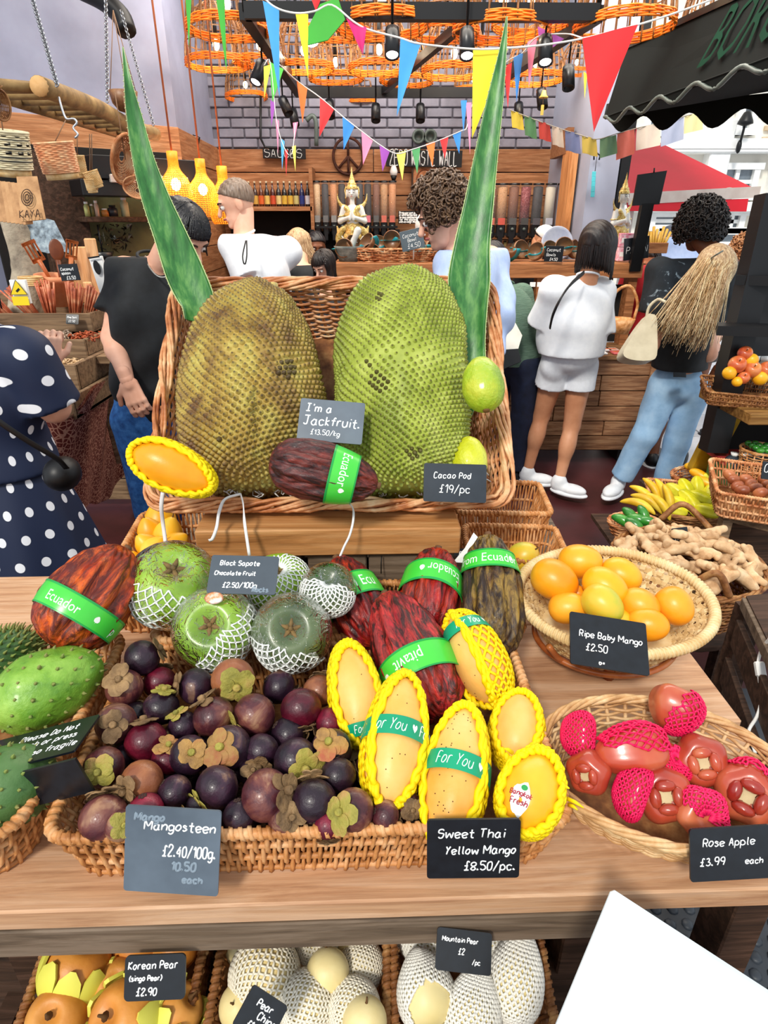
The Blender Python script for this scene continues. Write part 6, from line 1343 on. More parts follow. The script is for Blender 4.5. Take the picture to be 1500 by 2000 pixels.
# pennants overhead
FC={'blue':'#3f9be0','deep blue':'#1e78c8','yellow':'#f4dc1e','pale yellow':'#e0cf52','red':'#d8141c','magenta':'#e01572','green':'#3aa52e','dull green':'#3f8a50','orange':'#f06a1c','pink':'#e07a9c','purple':'#8a3a9c','lime':'#b8c832'}
def cloth(n,c):return mat('cloth_'+n.replace(' ','_'),c,6,0.7,sheen=0.2)
def cord(label,pts,r=0.003,name='bunting_cord',col='#e9e4dc'):
 P=_spline([at(*p[:2],t=p[2])for p in pts],5);part(name,MB().tubes(P,r,5),mat('cord_'+col[1:],col,10,.7),label=label,cat='cord')
def flag(label,a,b,tip,t,col,group=None,fold=0.5,name='pennant'):
 """a, b the two top corners, tip the lower end; softly folded cloth"""
 ts=t if isinstance(t,tuple)else(t,t,t);A,B,T=at(*a,ts[0]),at(*b,ts[1]),at(*tip,ts[2]);n=12;k=9;s=np.linspace(0,1,n)[:,None];w=np.linspace(0,1,k)[None]
 w_=np.linalg.norm(B-A);L=np.linalg.norm(T-(A+B)/2);nn=unit(np.cross(B-A,T-A));ph=random.uniform(0,6)
 P=(A+(T-A)*s**1.0)[:,None]if False else None
 top=A[None,None]+(B-A)[None,None]*w[...,None];P=top*(1-s[...,None])+T[None,None]*s[...,None]
 P=P+nn*(np.sin(w*4.5+ph+s*2)*fold*0.10*w_*(0.3+s)*(1-s*.7))[...,None];Q=P+nn*0.0012
 mb=MB().grid(P);mb.grid(Q[::-1]);mb.grid(np.stack([P[:,0],Q[:,0]]));mb.grid(np.stack([Q[:,-1],P[:,-1]]));mb.grid(np.stack([Q[0],P[0]]))
 return part(name,mb,cloth(col,FC[col]),label=label,cat='pennant',group=group)
N1=2.25
cord('thick white bunting cord swagging across the top with the large pennants',[(505,-30,N1),(520,0,N1),(545,18,N1),(580,26,N1),(615,22,N1),(648,10,N1),(690,42,N1),(720,58,N1),(780,74,N1),(822,86,N1),(925,96,N1),(992,94,N1),(1060,88,N1),(1140,75,N1),(1240,50,N1),(1320,25,N1),(1400,-5,N1),(1450,-30,N1)],0.0035)
flag('long sky blue pennant at the upper left of the big bunting',(513,1),(545,16),(546,190),N1,'blue')
flag('narrow long yellow pennant right of the sky blue one',(577,26),(602,28),(602,155),N1,'yellow')
flag('magenta pennant twisted on the cord',(676,35),(716,55),(709,106),N1,'magenta',fold=1.5)
flag('sky blue pennant hanging in the top middle',(782,76),(821,87),(775,228),N1,'blue')
flag('big yellow pennant behind the tall aloe leaf',(924,96),(993,94),(922,270),N1+.02,'yellow')
flag('largest red pennant at the upper right beside the awning',(1138,74),(1246,48),(1160,258),2.24,'red',fold=.4)
gc=quad3([at(625,8,N1),at(660,-5,N1),at(674,38,N1),at(640,78,N1),at(600,88,N1),at(602,52,N1)],.004);part('pennant',gc,cloth('green',FC['green']),label='crumpled bright green cloth pennant beside the magenta one',cat='pennant',smooth=False)
flag('small red scrap of cloth at the top edge left of the green cloth',(606,-8),(628,-6),(617,22),N1,'red')
N2=3.3
cord('thin white cord of the small pennants sagging over the zero waste sign',[(543,124,2.9),(580,158,N2),(625,190,N2),(670,228,N2),(706,256,N2),(745,285,N2),(775,300,N2),(805,292,N2),(850,277,N2),(900,256,N2),(912,248,N2),(925,200,N2),(985,125,N2),(1020,104,N2),(1050,72,3.2),(1105,66,3.0),(1140,75,2.3)],0.003)
for(a,b,tip,col,lab)in[((579,157),(600,173),(591,240),'orange','small orange pennant at the left of the sagging string'),((625,189),(653,212),(624,267),'red','red pennant on the sagging string, second from its left'),((669,226),(692,247),(671,293),'deep blue','blue pennant above the peace sign'),((706,255),(728,275),(709,322),'pink','pink pennant right of the peace sign'),((741,281),(761,296),(747,335),'purple','purple pennant over the left end of the zero waste sign'),((774,299),(793,294),(786,353),'pale yellow','pale yellow pennant at the lowest point of the string'),((804,291),(821,287),(815,340),'dull green','green pennant over the word WASTE'),((832,281),(850,276),(845,325),'orange','orange pennant over the zero waste sign'),((859,272),(876,266),(869,310),'red','small red pennant over the word WALL'),((884,263),(901,255),(897,300),'deep blue','small blue pennant at the right end over the word WALL'),((984,130),(1000,122),(992,211),'red','red pennant just right of the tall aloe leaf'),((1003,112),(1022,102),(1009,200),'deep blue','narrow blue pennant right of the aloe leaf'),((1030,82),(1050,70),(1033,172),'pink','narrow pink pennant before the right lamps'),((1050,52),(1102,75),(1055,112),'purple','purple pennant lit from behind by a spotlight'),((970,140),(982,130),(972,210),'orange','orange pennant half hidden by the aloe leaf')]:
 flag(lab,a,b,tip,N2,col,'small pennants on the sagging string')
for(a,b,tip,col,lab)in[((515,130),(530,125),(516,193),'lime','lime pennant left end below the blue one'),((526,120),(554,135),(532,200),'green','green pennant crossing the foot of the sky blue one'),((528,196),(538,200),(530,248),'purple','small purple pennant at the left'),((538,232),(545,236),(543,300),'pink','thin pink pennant hanging in the left tail'),((548,270),(556,276),(551,332),'blue','thin blue pennant low in the left tail'),((556,290),(562,294),(559,345),'red','thin red strip over the SAUCES sign'),((570,286),(578,284),(577,335),'pale yellow','thin yellow strip over the SAUCES sign'),((572,240),(582,238),(575,275),'pink','pink scrap of cloth left of the conduit'),((900,196),(912,196),(905,260),'deep blue','blue strip bunched left of the aloe leaf'),((910,200),(921,200),(918,302),'pink','long pink strip bunched left of the aloe leaf'),((1140,140),(1147,145),(1142,192),'yellow','narrow yellow pennant behind the large red one')]:
 flag(lab,a,b,tip,N2-.2,col,'loose pennants hanging in tails')
cord('thin cord of the left tail of pennants',[(515,128,3.1),(528,122,3.1),(540,235,3.1),(556,290,3.1),(570,300,3.1),(577,240,3.1)],.002)
flag('thin green streamer at the top left corner of the lamps',(362,-10),(374,-10),(369,92),1.9,'green');flag('green streamer hanging before the leftmost lamp',(421,-10),(438,-10),(443,145),1.9,'green')
N3=4.2
pp=[(995,214),(1040,232),(1090,250),(1135,264),(1165,272),(1202,262),(1245,250),(1290,240),(1345,225),(1400,214)]
cord('thin cord of square prayer flags running to the street',[(u,v,N3)for u,v in pp],.003,col='#8a8478')
PC=[('mustard','#c8b040'),('leaf green','#4f7a52'),('brick red','#b8423a'),('cream','#c8b8a8'),('slate blue','#6a7296'),('ochre','#b8a04a'),('sage green','#6a8a68'),('coral','#d06a5a'),('pale sand','#d0c0b0'),('grey blue','#a0a8c0'),('straw','#d8cf98')]
PQ=[((998,216),(1020,222),28),((1024,224),(1046,233),34),((1052,236),(1074,243),30),((1078,245),(1099,252),32),((1104,254),(1132,262),34),((1137,264),(1165,272),30),((1172,272),(1204,263),32),((1206,262),(1240,250),44),((1244,250),(1290,240),38),((1294,240),(1336,226),40),((1338,226),(1372,218),30)]
for(cn_,cc),(a,b,h)in zip(PC,PQ):
 A,B=at(*a,N3),at(*b,N3);dn_=V(0,0,-1)*h*N3/FPX;w=np.linspace(0,1,7)[:,None,None];s=np.linspace(0,1,5)[None,:,None]
 P=A+(B-A)*w+dn_*s+V(0.02,0,0)*s+V(0,1,0)*0.012*np.sin(w*9+s*2);Q=P+V(0,.003,0);mb=MB().grid(P);mb.grid(Q[::-1]);mb.grid(np.stack([P[:,-1],Q[:,-1]]));mb.grid(np.stack([P[0],Q[0]]));mb.grid(np.stack([Q[-1],P[-1]]))
 part('prayer_flag',mb,mat('prayer_'+cn_.replace(' ','_'),cc,8,.8),label=cn_+' square prayer flag on the string running to the street',cat='flag',group='square prayer flags')
yb=thing('yellow_bell','tiny yellow bell hanging at the right track spotlight','bell',at(1062,192,4.2));part('cup',MB().lathe([(0,.03),(.012,.028),(.02,0),(.032,-.012),(.03,-.016),(0,-.01)],at(1062,186,4.2),14),mat('bell_yellow','#e8c860',10,.4),yb);part('tassel',MB().box(at(1059,215,4.2),(.02,.004,.06)),mat('bell_yellow','#e8c860'),yb,smooth=False);part('cord',MB().tubes([at(1062,140,4.2),at(1062,178,4.2),at(1060,208,4.2)],.002,4),M_CORD,yb)
# left corner: hanging ladder, baskets, stall
M_LOG=mat('peeled_log',['#5c4a2e','#8a6c42','#a98a58'],12,.7,.5,stretch=(1,1,1),bscale=60);M_LOGE=mat('log_end',['#c9965a','#e0b27a'],20,.7)
ZL=2.04;ld=thing('hanging_ladder','rustic log ladder hung level on chains at the upper left','ladder',at(150,210,z=ZL))
A1,B1=at(76,168,z=ZL),at(303,262,z=ZL);A2,B2=at(-60,168,z=ZL),at(250,266,z=ZL)
part('rail',MB().tubes(_spline([A1,A1*.6+B1*.4+V(0,0,.01),A1*.3+B1*.7-V(0,0,.01),B1],5),.034,12),M_LOG,ld,label='front log rail');part('rail',MB().tubes([A2,(A2+B2)/2,B2],.026,10),M_LOG,ld)
part('sawn_end',MB().lathe([(0,.002),(.033,.001),(.034,-.004)],A1,14,axis=A1-B1),M_LOGE,ld)
for k in range(11):
 s=0.03+k*.093;p=A2+(B2-A2)*s*1.0;q=A1+(B1-A1)*s;part('rung',MB().tubes([p,q],.017,8),M_LOG,ld)
part('rung',MB().tubes([at(-60,160,z=ZL),at(80,172,z=ZL)],.019,8),M_LOG,ld)
M_CHAIN=mat('steel_chain','#9a9ea4',10,.35,metal=.8)
def chain(label,a,b,n,r=.009):
 o=thing('steel_chain',label,'chain',b,group='steel chains of the ladder');d=(b-a)/n;u_=unit(d);k1=unit(np.cross(u_,(0.3,1,0)));k2=np.cross(u_,k1);a8=np.arange(8)*math.pi/4;mb=MB();paths=[]
 for i in range(n):
  c=a+d*(i+.5);kk=k1 if i%2 else k2;paths.append(c+u_*np.cos(a8)[:,None]*np.linalg.norm(d)*.68+kk*np.sin(a8)[:,None]*r)
 for p in paths:mb.tubes(p,r*.28,4,closed=True,ref=(.3,.9,.2))
 part('links',mb,M_CHAIN,o,kind='stuff')
chain('pale chain holding the near end of the log ladder',at(55,-30,2.2),at(112,168,z=ZL),44);chain('chain behind the ladder end, by the wall',at(206,-20,3.4),at(210,200,3.4),40,.011);chain('rusty chain at the far end of the ladder',at(236,20,3.1),at(300,245,z=ZL),44,.008)
hk=thing('s_hook','shiny S hook hanging from the ladder by the peach basket','hook',at(145,250,2.3));part('hook',MB().tubes(_spline([at(115,190,2.25),at(122,215,2.25),at(130,232,2.25),at(144,232,2.25),at(150,240,2.25),at(143,250,2.25),at(152,262,2.25),at(146,270,2.25)],4),.004,6),M_CHAIN,hk)
pp2=thing('black_duct','black bent pipe end above the hanging ladder','pipe',at(250,60,3.6));part('pipe',MB().tubes(_spline([at(150,-25,3.6),at(200,0,3.6),at(235,30,3.6),at(248,62,3.6)],4),.055,12),M_BLACK,pp2)
M_PEACH=mat('peach_bamboo',['#d98a5c','#eba878','#f6cfa0'],40,.5,.4,bscale=120);M_BAM=mat('bamboo',['#c09050','#dcb478','#ecd09a'],30,.45)
def cyl_basket(label,u,v,t,w,h,m,foot=None,tilt=(0,0,1),band=None,cordto=None):
 c=at(u,v,t);R=w*t/FPX/2;H=h*t/FPX;o=thing('hanging_basket',label,'basket',c,basis(unit(tilt)),group=None)
 mb=MB();n=44;a=np.arange(n)*2*math.pi/n
 for k in range(18):
  z=H*(k/17-.5);r=R*(1+.06*k/17)*(1+.02*np.cos(np.arange(n)*math.pi/2+k*math.pi));mb.tubes(np.stack([np.cos(a)*r,np.sin(a)*r,np.full(n,z)],-1),H/32,4,closed=True,ref=(0,0,1))
 part('woven_side',mb,m,o,local=True,kind='stuff');part('rim',MB().tubes(np.stack([np.cos(a)*R*1.07,np.sin(a)*R*1.07,np.full(n,H*.5)],-1),H*.04,6,closed=True,ref=(0,0,1)),m,o,local=True)
 f=MB().lathe([(0,-H*.5),(R*.92,-H*.5),(R*.92,-H*.74),(R*.86,-H*.74),(R*.86,-H*.55)],seg=28);part('foot_ring',f,foot or M_BAM,o,local=True);part('floor',MB().lathe([(0,-H*.42),(R*.98,-H*.42),(R*.98,-H*.46),(0,-H*.46)],seg=20),m,o,local=True)
 if band:
  b=MB()
  for k in range(12):
   for z in(.18,-.05):aa=k*.5236;b.box((math.cos(aa)*R*1.06,math.sin(aa)*R*1.06,z*H),(R*.03,R*.26,H*.09),np.stack([V(math.cos(aa),math.sin(aa),0),V(-math.sin(aa),math.cos(aa),0),V(0,0,1)],1))
  for z in(.38,.30,.06,-.18,-.28):b.tubes(np.stack([np.cos(a)*R*1.07,np.sin(a)*R*1.07,np.full(n,z*H)],-1),H*.016,4,closed=True,ref=(0,0,1))
  part('dark_pattern',b,band,o,local=True)
 if cordto:part('cord',MB().tubes([c+V(0,0,H*.5),at(*cordto)],.002,4),M_CORD,o)
cyl_basket('peach woven drum basket hanging from the log ladder',112,308,2.3,66,50,M_PEACH,tilt=(-.05,-.12,1),cordto=(128,235,2.3));cyl_basket('black and cream striped woven basket at the left edge',14,292,2.1,78,62,mat('cream_weave',['#d8c8a0','#e8dcb8'],30,.6),tilt=(.1,-.1,1),band=M_BLACK,cordto=(-5,180,2.1))
for(u,v,w,h,ti,lab)in((154,322,24,38,(0,-.1,1),'small upright bamboo rice box right of the peach basket'),(182,348,26,30,(-.25,-.2,1),'small tilted bamboo rice box lower right of the peach basket'),(178,360,20,24,(0,-.2,1),'smallest bamboo rice box half hidden behind the tilted one')):cyl_basket(lab,u,v,2.55,w,h*.8,M_BAM,tilt=ti,cordto=(u-3,262,2.5))
def oval_hang(label,u,v,t,a,b,dep,ax,m):
 c=at(u,v,t);R=basis(img_dir(*ax,c),V(0.25,0,1));o=thing('shallow_basket',label,'basket',c,R);A=a*t/FPX;B=b*t/FPX;D=dep*t/FPX;n=40;an=np.arange(n)*2*math.pi/n;mb=MB()
 for k in range(12):
  s=k/11;r=math.sin(.25+s*1.32);mb.tubes(np.stack([np.cos(an)*A*r*(1+.03*np.cos(np.arange(n)*math.pi/2+k*math.pi)),np.sin(an)*B*r,np.full(n,-D*(1-s**2))],-1),A*.045,4,closed=True,ref=(0,0,1))
 st=np.linspace(.1,1,8);r=np.sin(.25+st*1.32);a2_=np.arange(20)*.314;mb.tubes(np.stack([np.cos(a2_)[:,None]*A*r,np.sin(a2_)[:,None]*B*r,np.repeat((-D*(1-st**2))[None],20,0)],-1),A*.03,4);part('woven_bowl',mb,m,o,local=True,kind='stuff')
 part('rim',MB().tubes(np.stack([np.cos(an)*A*1.02,np.sin(an)*B*1.02,0*an],-1),A*.07,6,closed=True,ref=(0,0,1)),m,o,local=True);part('hanging_loop',MB().tubes([V(A,0,0),V(A*1.25,B*.12,.01),V(A*1.25,-B*.12,.01),V(A,0,0)],A*.03,5),m,o,local=True);part('cord',MB().tubes([c,V(c[0],c[1],ZL+.03)],.002,4),M_CORD,o)
oval_hang('deep oval reddish willow basket hanging open side out',245,312,2.6,44,25,26,(.25,.25,1),M_WICKR);oval_hang('small round basket below the oval hanging one',268,366,2.65,20,26,16,(-.1,-.4,1),M_WICKR);oval_hang('dark half hidden basket at the far left edge under the ladder',2,205,2.0,26,22,20,(.6,0,.6),M_WICKD)
hb=thing('coconut_planter','half coconut bowl hanging on three cords above the ladder','planter',at(240,195,2.9));c=at(240,178,2.9);part('bowl',MB().lathe([(0,-.088),(.03,-.08),(.055,-.05),(.066,0),(.060,0),(.05,-.04),(0,-.07)],c,20),M_COCO,hb)
for dx in(-.06,.06,0):part('cord',MB().tubes([c+V(dx,0 if dx else.05,0),at(221,20,2.9)],.002,4),M_CORD,hb)
M_KR=mat('kraft_paper',['#9a6e44','#b98a5c','#c89a6a'],20,.7)
for k in range(8):
 c4_=[at(u,v,1.95-.012*k)for u,v in((-20+k*7,352+k*1),(-8+k*9,352+k*1),(8+k*8,430+k*1),(-10+k*8,432+k*1))];part('paper_bag',quad3(c4_,.002),M_KR,label='folded kraft paper bag in the fan at the left edge, position %s from the left'%ords[k],cat='paper bag',smooth=False,group='fanned kraft bags')
kb=part('paper_bag',quad3([at(32,345,1.85),at(72,344,1.85),at(89,428,1.85),at(42,433,1.85)],.003),M_KR,label='kraft paper bag with dark kaya print, frontmost of the fan',cat='paper bag',smooth=False)
c=at(54,398,1.84);bx_=unit(at(72,344,1.85)-at(32,345,1.85));by_=unit(at(54,344,1.85)-at(62,430,1.85));M=mat4(np.stack([bx_,by_,np.cross(bx_,by_)],1),c);t=MB()
st_k,L_=strokes('KAYA',.022,0,.05)
for p in st_k:t.tubes(np.stack([p[:,0]-L_/2+.008,p[:,1]-.042,np.full(len(p),.002)],-1),.0014,4,ref=(0,0,1),flat=.5)
for r in(.9,.62,.34):t.tubes(np.stack([np.cos(a_)*.018*r,np.sin(a_)*.027*r+.018,np.full(40,.002)],-1),.0015,4,closed=True,ref=(0,0,1),flat=.5)
part('print',t,mat('dark_print','#3a2414',5,.8),kb,M=M,local=True)
kc=thing('kitchen_cabinet','dark kitchen alcove with shelves behind the left stall','cabinet',(-2.2,4.0,0));R_k=np.stack([unit(V(.77,.64,0)),unit(V(-.64,.77,0)),V(0,0,1)],1)
def kp(u,v,off=0.0):
 n=R_k[:,1];p0=V(-1.46,5.12,0)-n*(0.12+off);d=ray(u,v);t=((p0-CAM)@n)/(d@n);return CAM+d*t
def kbox(name,u0,v0,u1,v1,dep,m,off=0.0,parent=kc,**kw):
 a,b=kp(u0,v1,off),kp(u1,v0,off);c=(a+b)/2;w=(b-a)@R_k[:,0];h=b[2]-a[2];return part(name,MB().box(c-R_k[:,1]*dep/2,(w,dep,h),R_k,bev=.004),m,parent,smooth=False,**kw)
kbox('shade_back',30,300,345,620,.02,M_DARKV);M_KW=wood('kitchen_wood','#3a2a1e','#5e4a36','#7e664c',0,12,.7)  # alcove's darkness painted as a near-black sheet
kbox('plank',30,300,150,322,.03,W_WALL,.03);kbox('post',118,300,140,620,.10,W_DARK,.05);kbox('olive_panel',165,385,300,520,.02,mat('olive_panel',['#4a4a30','#66663e'],6,.7),.05);kbox('shelf_board',150,424,305,434,.2,W_DARK,.1);kbox('lower_board',150,520,310,532,.2,W_DARK,.1)
hd=thing('extractor_hood','black extractor hood with a silver strip behind the hanging baskets','hood',kp(240,380,.2));kbox('hood_body',160,318,350,352,.25,M_BLACK,.2,hd);kbox('silver_strip',190,350,335,360,.27,M_ALU,.2,hd);kbox('lower_lip',140,360,350,384,.24,M_BLACK,.2,hd)
for(u,v,w,h,col,lab)in((172,424,10,26,'#a8a86a','greenish jar at the left of the dark kitchen shelf'),(191,424,9,28,'#d8b8a0','pale pink labelled bottle on the dark kitchen shelf'),(206,424,14,14,'#b87a3a','amber tub on the dark kitchen shelf'),(222,424,18,20,'#2a2a30','black tin on the dark kitchen shelf'),(246,424,15,34,'#c8c49a','cream jar at the right of the dark kitchen shelf'),(182,424,7,22,'#6a6a40','small olive jar between two bottles on the dark shelf')):
 p=kp(u,v-1,.2);t=p[1]/ray(u,v)[1];r=w*t/FPX/2;hh=h*t/FPX;j_=thing('kitchen_jar',lab,'jar',p);part('body',MB().lathe([(0,0),(r,0),(r,hh*.7),(r*.6,hh*.8),(r*.6,hh*.86),(0,hh*.86)],seg=14),mat('kj_'+col[1:],col,30,.4),j_,local=True);part('lid',MB().lathe([(0,hh*.85),(r*.7,hh*.85),(r*.7,hh),(0,hh)],seg=14),M_WPNT if col!='#2a2a30' else M_BLACK,j_,local=True)
pl=thing('foil_bundle','crumpled shiny dark foil hanging below the kitchen shelf','foil',kp(225,470,.2));m_=MB()
for k in range(70):
 c=kp(random.uniform(195,255),random.uniform(438,490),.2);d=RNG.normal(0,.02,3);e=RNG.normal(0,.02,3);m_.add([c,c+d,c+e],[np.array([[0,1,2]])]);m_.add([c+V(0,.002,0),c+d+V(0,.002,0),c+e+V(0,.002,0)],[np.array([[0,2,1]])])
part('foil',m_,mat('dark_foil',['#1a1814','#8a8478'],60,.15,metal=.9),pl,smooth=False,kind='stuff')
po=thing('ladle_pot','small black pot hanging by its handle in the dark kitchen','pot',kp(200,500,.25));c=kp(200,492,.25);part('pot',MB().lathe([(0,-.06),(.05,-.05),(.065,0),(.06,0),(0,-.04)],c,16),M_BPL,po);part('handle',MB().tubes([c+V(0,0,0),c+V(0,0,.16)],.006,6),M_BPL,po)
tp_=thing('trunk_post','rough grey tree trunk post at the left edge','post',at(35,600,3.2));part('trunk',MB().tubes(_spline([at(18,420,2.9),at(35,460,2.95),at(52,520,3.0),at(55,560,3.0),at(50,620,3.0)],4),[.05,.052,.055,.058,.06,.06,.062,.065,.07,.07,.072,.075,.078,.08,.08,.08,.08],12),mat('bare_trunk',['#6e6356','#a0937f','#c2b49c'],9,.8,.7,bscale=40,bdist=.01),tp_)
def crate(label,fl,fr,bl_,ybk,t,wside,name='wooden_crate'):
 """fl, fr: front face upper corners; bl_: its lower edge v; open box running back"""
 A,B=at(*fl,t),at(*fr,t);H=(bl_-fl[1])*t/FPX*1.05;o=thing(name,label,'crate',(A+B)/2-V(0,0,H));x=unit(V(B[0]-A[0],B[1]-A[1],0));y=V(-x[1],x[0],0);R=np.stack([x,y,V(0,0,1)],1);L=np.linalg.norm(B-A);z=min(A[2],B[2])-H/2;c=(A+B)/2;c[2]=z
 part('front_board',MB().box(c,(L,.018,H),R,bev=.002),W_CRATE,o,smooth=False);part('side_board',MB().box(c+x*(L/2-.009)+y*wside/2,(.018,wside,H),R,bev=.002),W_CRATE,o,smooth=False);part('side_board',MB().box(c-x*(L/2-.009)+y*wside/2,(.018,wside,H),R,bev=.002),W_CRATE,o,smooth=False);part('back_board',MB().box(c+y*wside,(L,.018,H),R,bev=.002),W_CRATE,o,smooth=False);part('bottom',MB().box(c+y*wside/2-V(0,0,H*.42),(L,wside,.012),R),W_CRATE,o,smooth=False)
 return c,R,L,H
t1=2.75
c1,R1,L1,H1=crate('upper wooden crate full of chopstick bundles',(-40,612),(176,607),645,3,t1,.34);c2_,R2,L2,H2=crate('second wooden crate with dried bark and cinnamon',(55,663),(166,663),698,3,t1-.15,.40);c3,R3,L3,H3=crate('third wooden crate behind the polka dot sleeve',(60,712),(148,712),765,3,t1-.3,.42);c5,R5,L5,H5=crate('lowest wooden crate resting on the patterned cloth',(60,775),(142,775),818,3,t1-.4,.42)
M_STK=mat('chopstick_wood',['#8a3a24','#c46a48','#e0a078'],20,.45,rand=.2)
for b in range(6):
 bc=c1+R1[:,0]*(-L1/2+.10+b*.082)+R1[:,1]*(.10+.05*(b%2))-V(0,0,H1*.2);ax=unit(V([-.75,-.5,.1,.25,.5,.75][b],-.15,.9));o=thing('stick_bundle','bundle of reddish wooden chopsticks fanned in the crate, %s from the left'%ords[b],'chopsticks',bc,group='bundles of chopsticks');Rb=basis(ax)
 m_=MB();P=[]
 for k in range(22):
  q=Rb[:,0]*random.uniform(-.03,.03)+Rb[:,1]*random.uniform(-.02,.02);P.append([bc+q*.5,bc+q*1.3+ax*random.uniform(.16,.19)])
 m_.tubes(np.array(P),.0042,5);part('sticks',m_,M_STK,o,kind='stuff')
for(cc,RR_,LL,off,col,lab)in((c2_,R2,L2,-.03,['#5a4030','#c8b098','#8a6a50'],'brown and white dried pods in the second crate'),(c2_,R2,L2,.09,['#7a2a18','#d0683a'],'orange dried chillies piled in the second crate'),(c3,R3,L3,.0,['#c8a070','#e0c098'],'pale bark pieces in the third crate')):
 m_=MB();P=[]
 for k in range(90):
  p=cc+RR_[:,0]*(off+random.uniform(-.055,.055))+RR_[:,1]*random.uniform(.03,.16)+V(0,0,H2*.45+random.uniform(-.01,.015));d=V(random.uniform(-1,1),random.uniform(-1,1),random.uniform(-.4,.4))*.014;P.append([p-d,p+V(0,0,.004),p+d])
 m_.tubes(np.array(P),.003,5);part('dried_pods',m_,mat('pods_'+col[0][1:],col,60,.6),label=lab,cat='spice',kind='stuff')
slate('tiny black price slate on the upper crate',[(128,614),(152,614),(155,634),(130,632)],t1-.03,[('Pine Salt',.1,.6,.2),('£2.50',.2,.2,.25)],pen=.0014)
M_TERR=mat('terracotta',['#b8623a','#d98a60','#e8a880'],10,.7,.2);zt=c1[2]+H1/2
pt_=thing('terracotta_pot','peach terracotta pot holding wooden spatulas on the upper stall','pot',at(108,600,2.9));pc_=at(106,548,2.9);part('pot',MB().lathe([(0,-.11),(.06,-.11),(.075,0),(.085,.0),(.085,.025),(.065,.025),(.06,-.05),(0,-.05)],pc_,24,axis=(.1,-.05,1)),M_TERR,pt_)
M_SPA=mat('spatula_wood',['#8a3f1c','#b5602f','#cc7a44'],12,.45)
def spatula(label,u,v,w,h,ang,slots,m=M_SPA):
 c=at(u,v,2.85);ux=img_dir(math.cos(ang),math.sin(ang)*1,0,c);uy=img_dir(math.sin(ang),-math.cos(ang),0,c);nz=np.cross(ux,uy);R=np.stack([ux,uy,nz],1);k=2.85/FPX;o=thing('spatula',label,'spatula',c,R);W,Hh=w*k,h*k
 if slots:
  m_=MB();cols=4
  for i in range(cols):m_.box(((i-(cols-1)/2)*W/cols*1.08,0,0),(W/cols*.55,Hh,.006),bev=.002)
  m_.box((0,Hh*.5,0),(W*1.02,Hh*.2,.006),bev=.002);m_.box((0,-Hh*.45,0),(W*.98,Hh*.25,.006),bev=.002);part('slotted_blade',m_,m,o,local=True)
 else:part('blade',MB().ell((0,0,0),(W/2,Hh/2,.006)),m,o,local=True)
 part('handle',MB().tubes([(0,-Hh*.45,0),(0,-Hh*1.9,0)],[.012,.006],8),m,o,local=True)
spatula('slotted orange wooden spatula leaning left in the pot',66,492,26,34,-.35,True);spatula('round brown wooden paddle in the middle of the pot',110,488,26,40,.05,False,mat('dark_spatula',['#5a2a14','#7e4424'],12,.45));spatula('slotted spatula with pale slots leaning right in the pot',140,488,22,30,.25,True)
for j,(u,v,w,h)in enumerate(((165,530,30,90),(185,520,22,100),(150,560,22,60),(174,572,16,40))):
 c=at(u,v,2.98-.03*j);part('chopping_board',MB().box(c,(w*2.95/FPX,.018,h*2.95/FPX),bev=.005),wood('board_wood','#c08a58','#e0b080','#f0cfa2',2,10,.5),label=['tall pale wooden board at the back of the upper stall','tallest narrow wooden board near the black shirt man','short wooden board beside the terracotta pot','smallest wooden board in front of the others'][j],cat='board',smooth=False)
wslate('small black slate with white lines standing in the spatula pot',135,532,2.55,.075,.06,[('Coconut',.1,.62,.2),('spoon',.1,.38,.2),('£3.50',.3,.08,.22)],.05,pen=.0016)
sign('yellow triangle warning notice on white card at the left stall',[(16,547),(48,548),(60,592),(30,594)],2.62,[],M_WPNT,name='warning_notice');ws=[o for o in bpy.data.objects if o.name=='warning_notice'][0];M=WM[ws.name]
part('yellow_triangle',MB().ngon([(0,.045,.010),(-.032,-.008,.010),(.032,-.008,.010)]).ngon([(-.033,-.016,.010),(-.033,-.05,.010),(.033,-.05,.010),(.033,-.016,.010)]),mat('warning_yellow','#f4d414',5,.5),ws,local=True,smooth=False)
part('black_edge',MB().tubes([(0,.047,.0105),(-.034,-.009,.0105),(.034,-.009,.0105)],.0018,4,closed=True,ref=(0,0,1)).box((0,.008,.0105),(.018,.008,.001),np.array([[.8,-.6,0],[.6,.8,0],[0,0,1.]])),M_BLACK,ws,local=True,smooth=False)
lf=sign('tall white folded leaflet with a black oval emblem beside the black shirt man',[(183,503),(208,500),(205,572),(190,575)],2.5,[],M_WPNT,name='leaflet')
part('oval_emblem',MB().lathe([(0,0),(.016,0)],(0,.02,.0095),20).xf(np.diag([.8,1.6,1,1])@mat4(np.eye(3),(0,-.002,0))),M_BLACK,lf,local=True,smooth=False);part('top_stripe',MB().box((0,.065,.010),(.045,.006,.001)),M_BLACK,lf,local=True,smooth=False)
cb_=thing('cord_coil','coil of pale string beside the warning notice','string',at(60,560,2.8));
for k in range(5):part('loop',MB().tubes(np.stack([np.cos(a_)*.05,np.sin(a_)*.04,np.full(40,.008*k)],-1)+at(62,556,2.8),.005,5,closed=True,ref=(0,0,1)),M_BAM,cb_)
bp_=thing('grey_scarf','folded grey and blue patterned cloth hanging above the spatulas','cloth',at(80,455,2.95));part('cloth',MB().grid(np.stack([[at(40+22*j+i*8,425+i*16+(j%2)*6,2.95+.02*(j%2))for j in range(4)]for i in range(5)])+0).grid(np.stack([[at(40+22*j+i*8,425+i*16+(j%2)*6,2.96+.02*(j%2))for j in range(4)]for i in range(5)])[::-1]),mat('blue_grey_cloth',['#2a3038','#7a8a96','#a8b8c0'],30,.7),bp_)
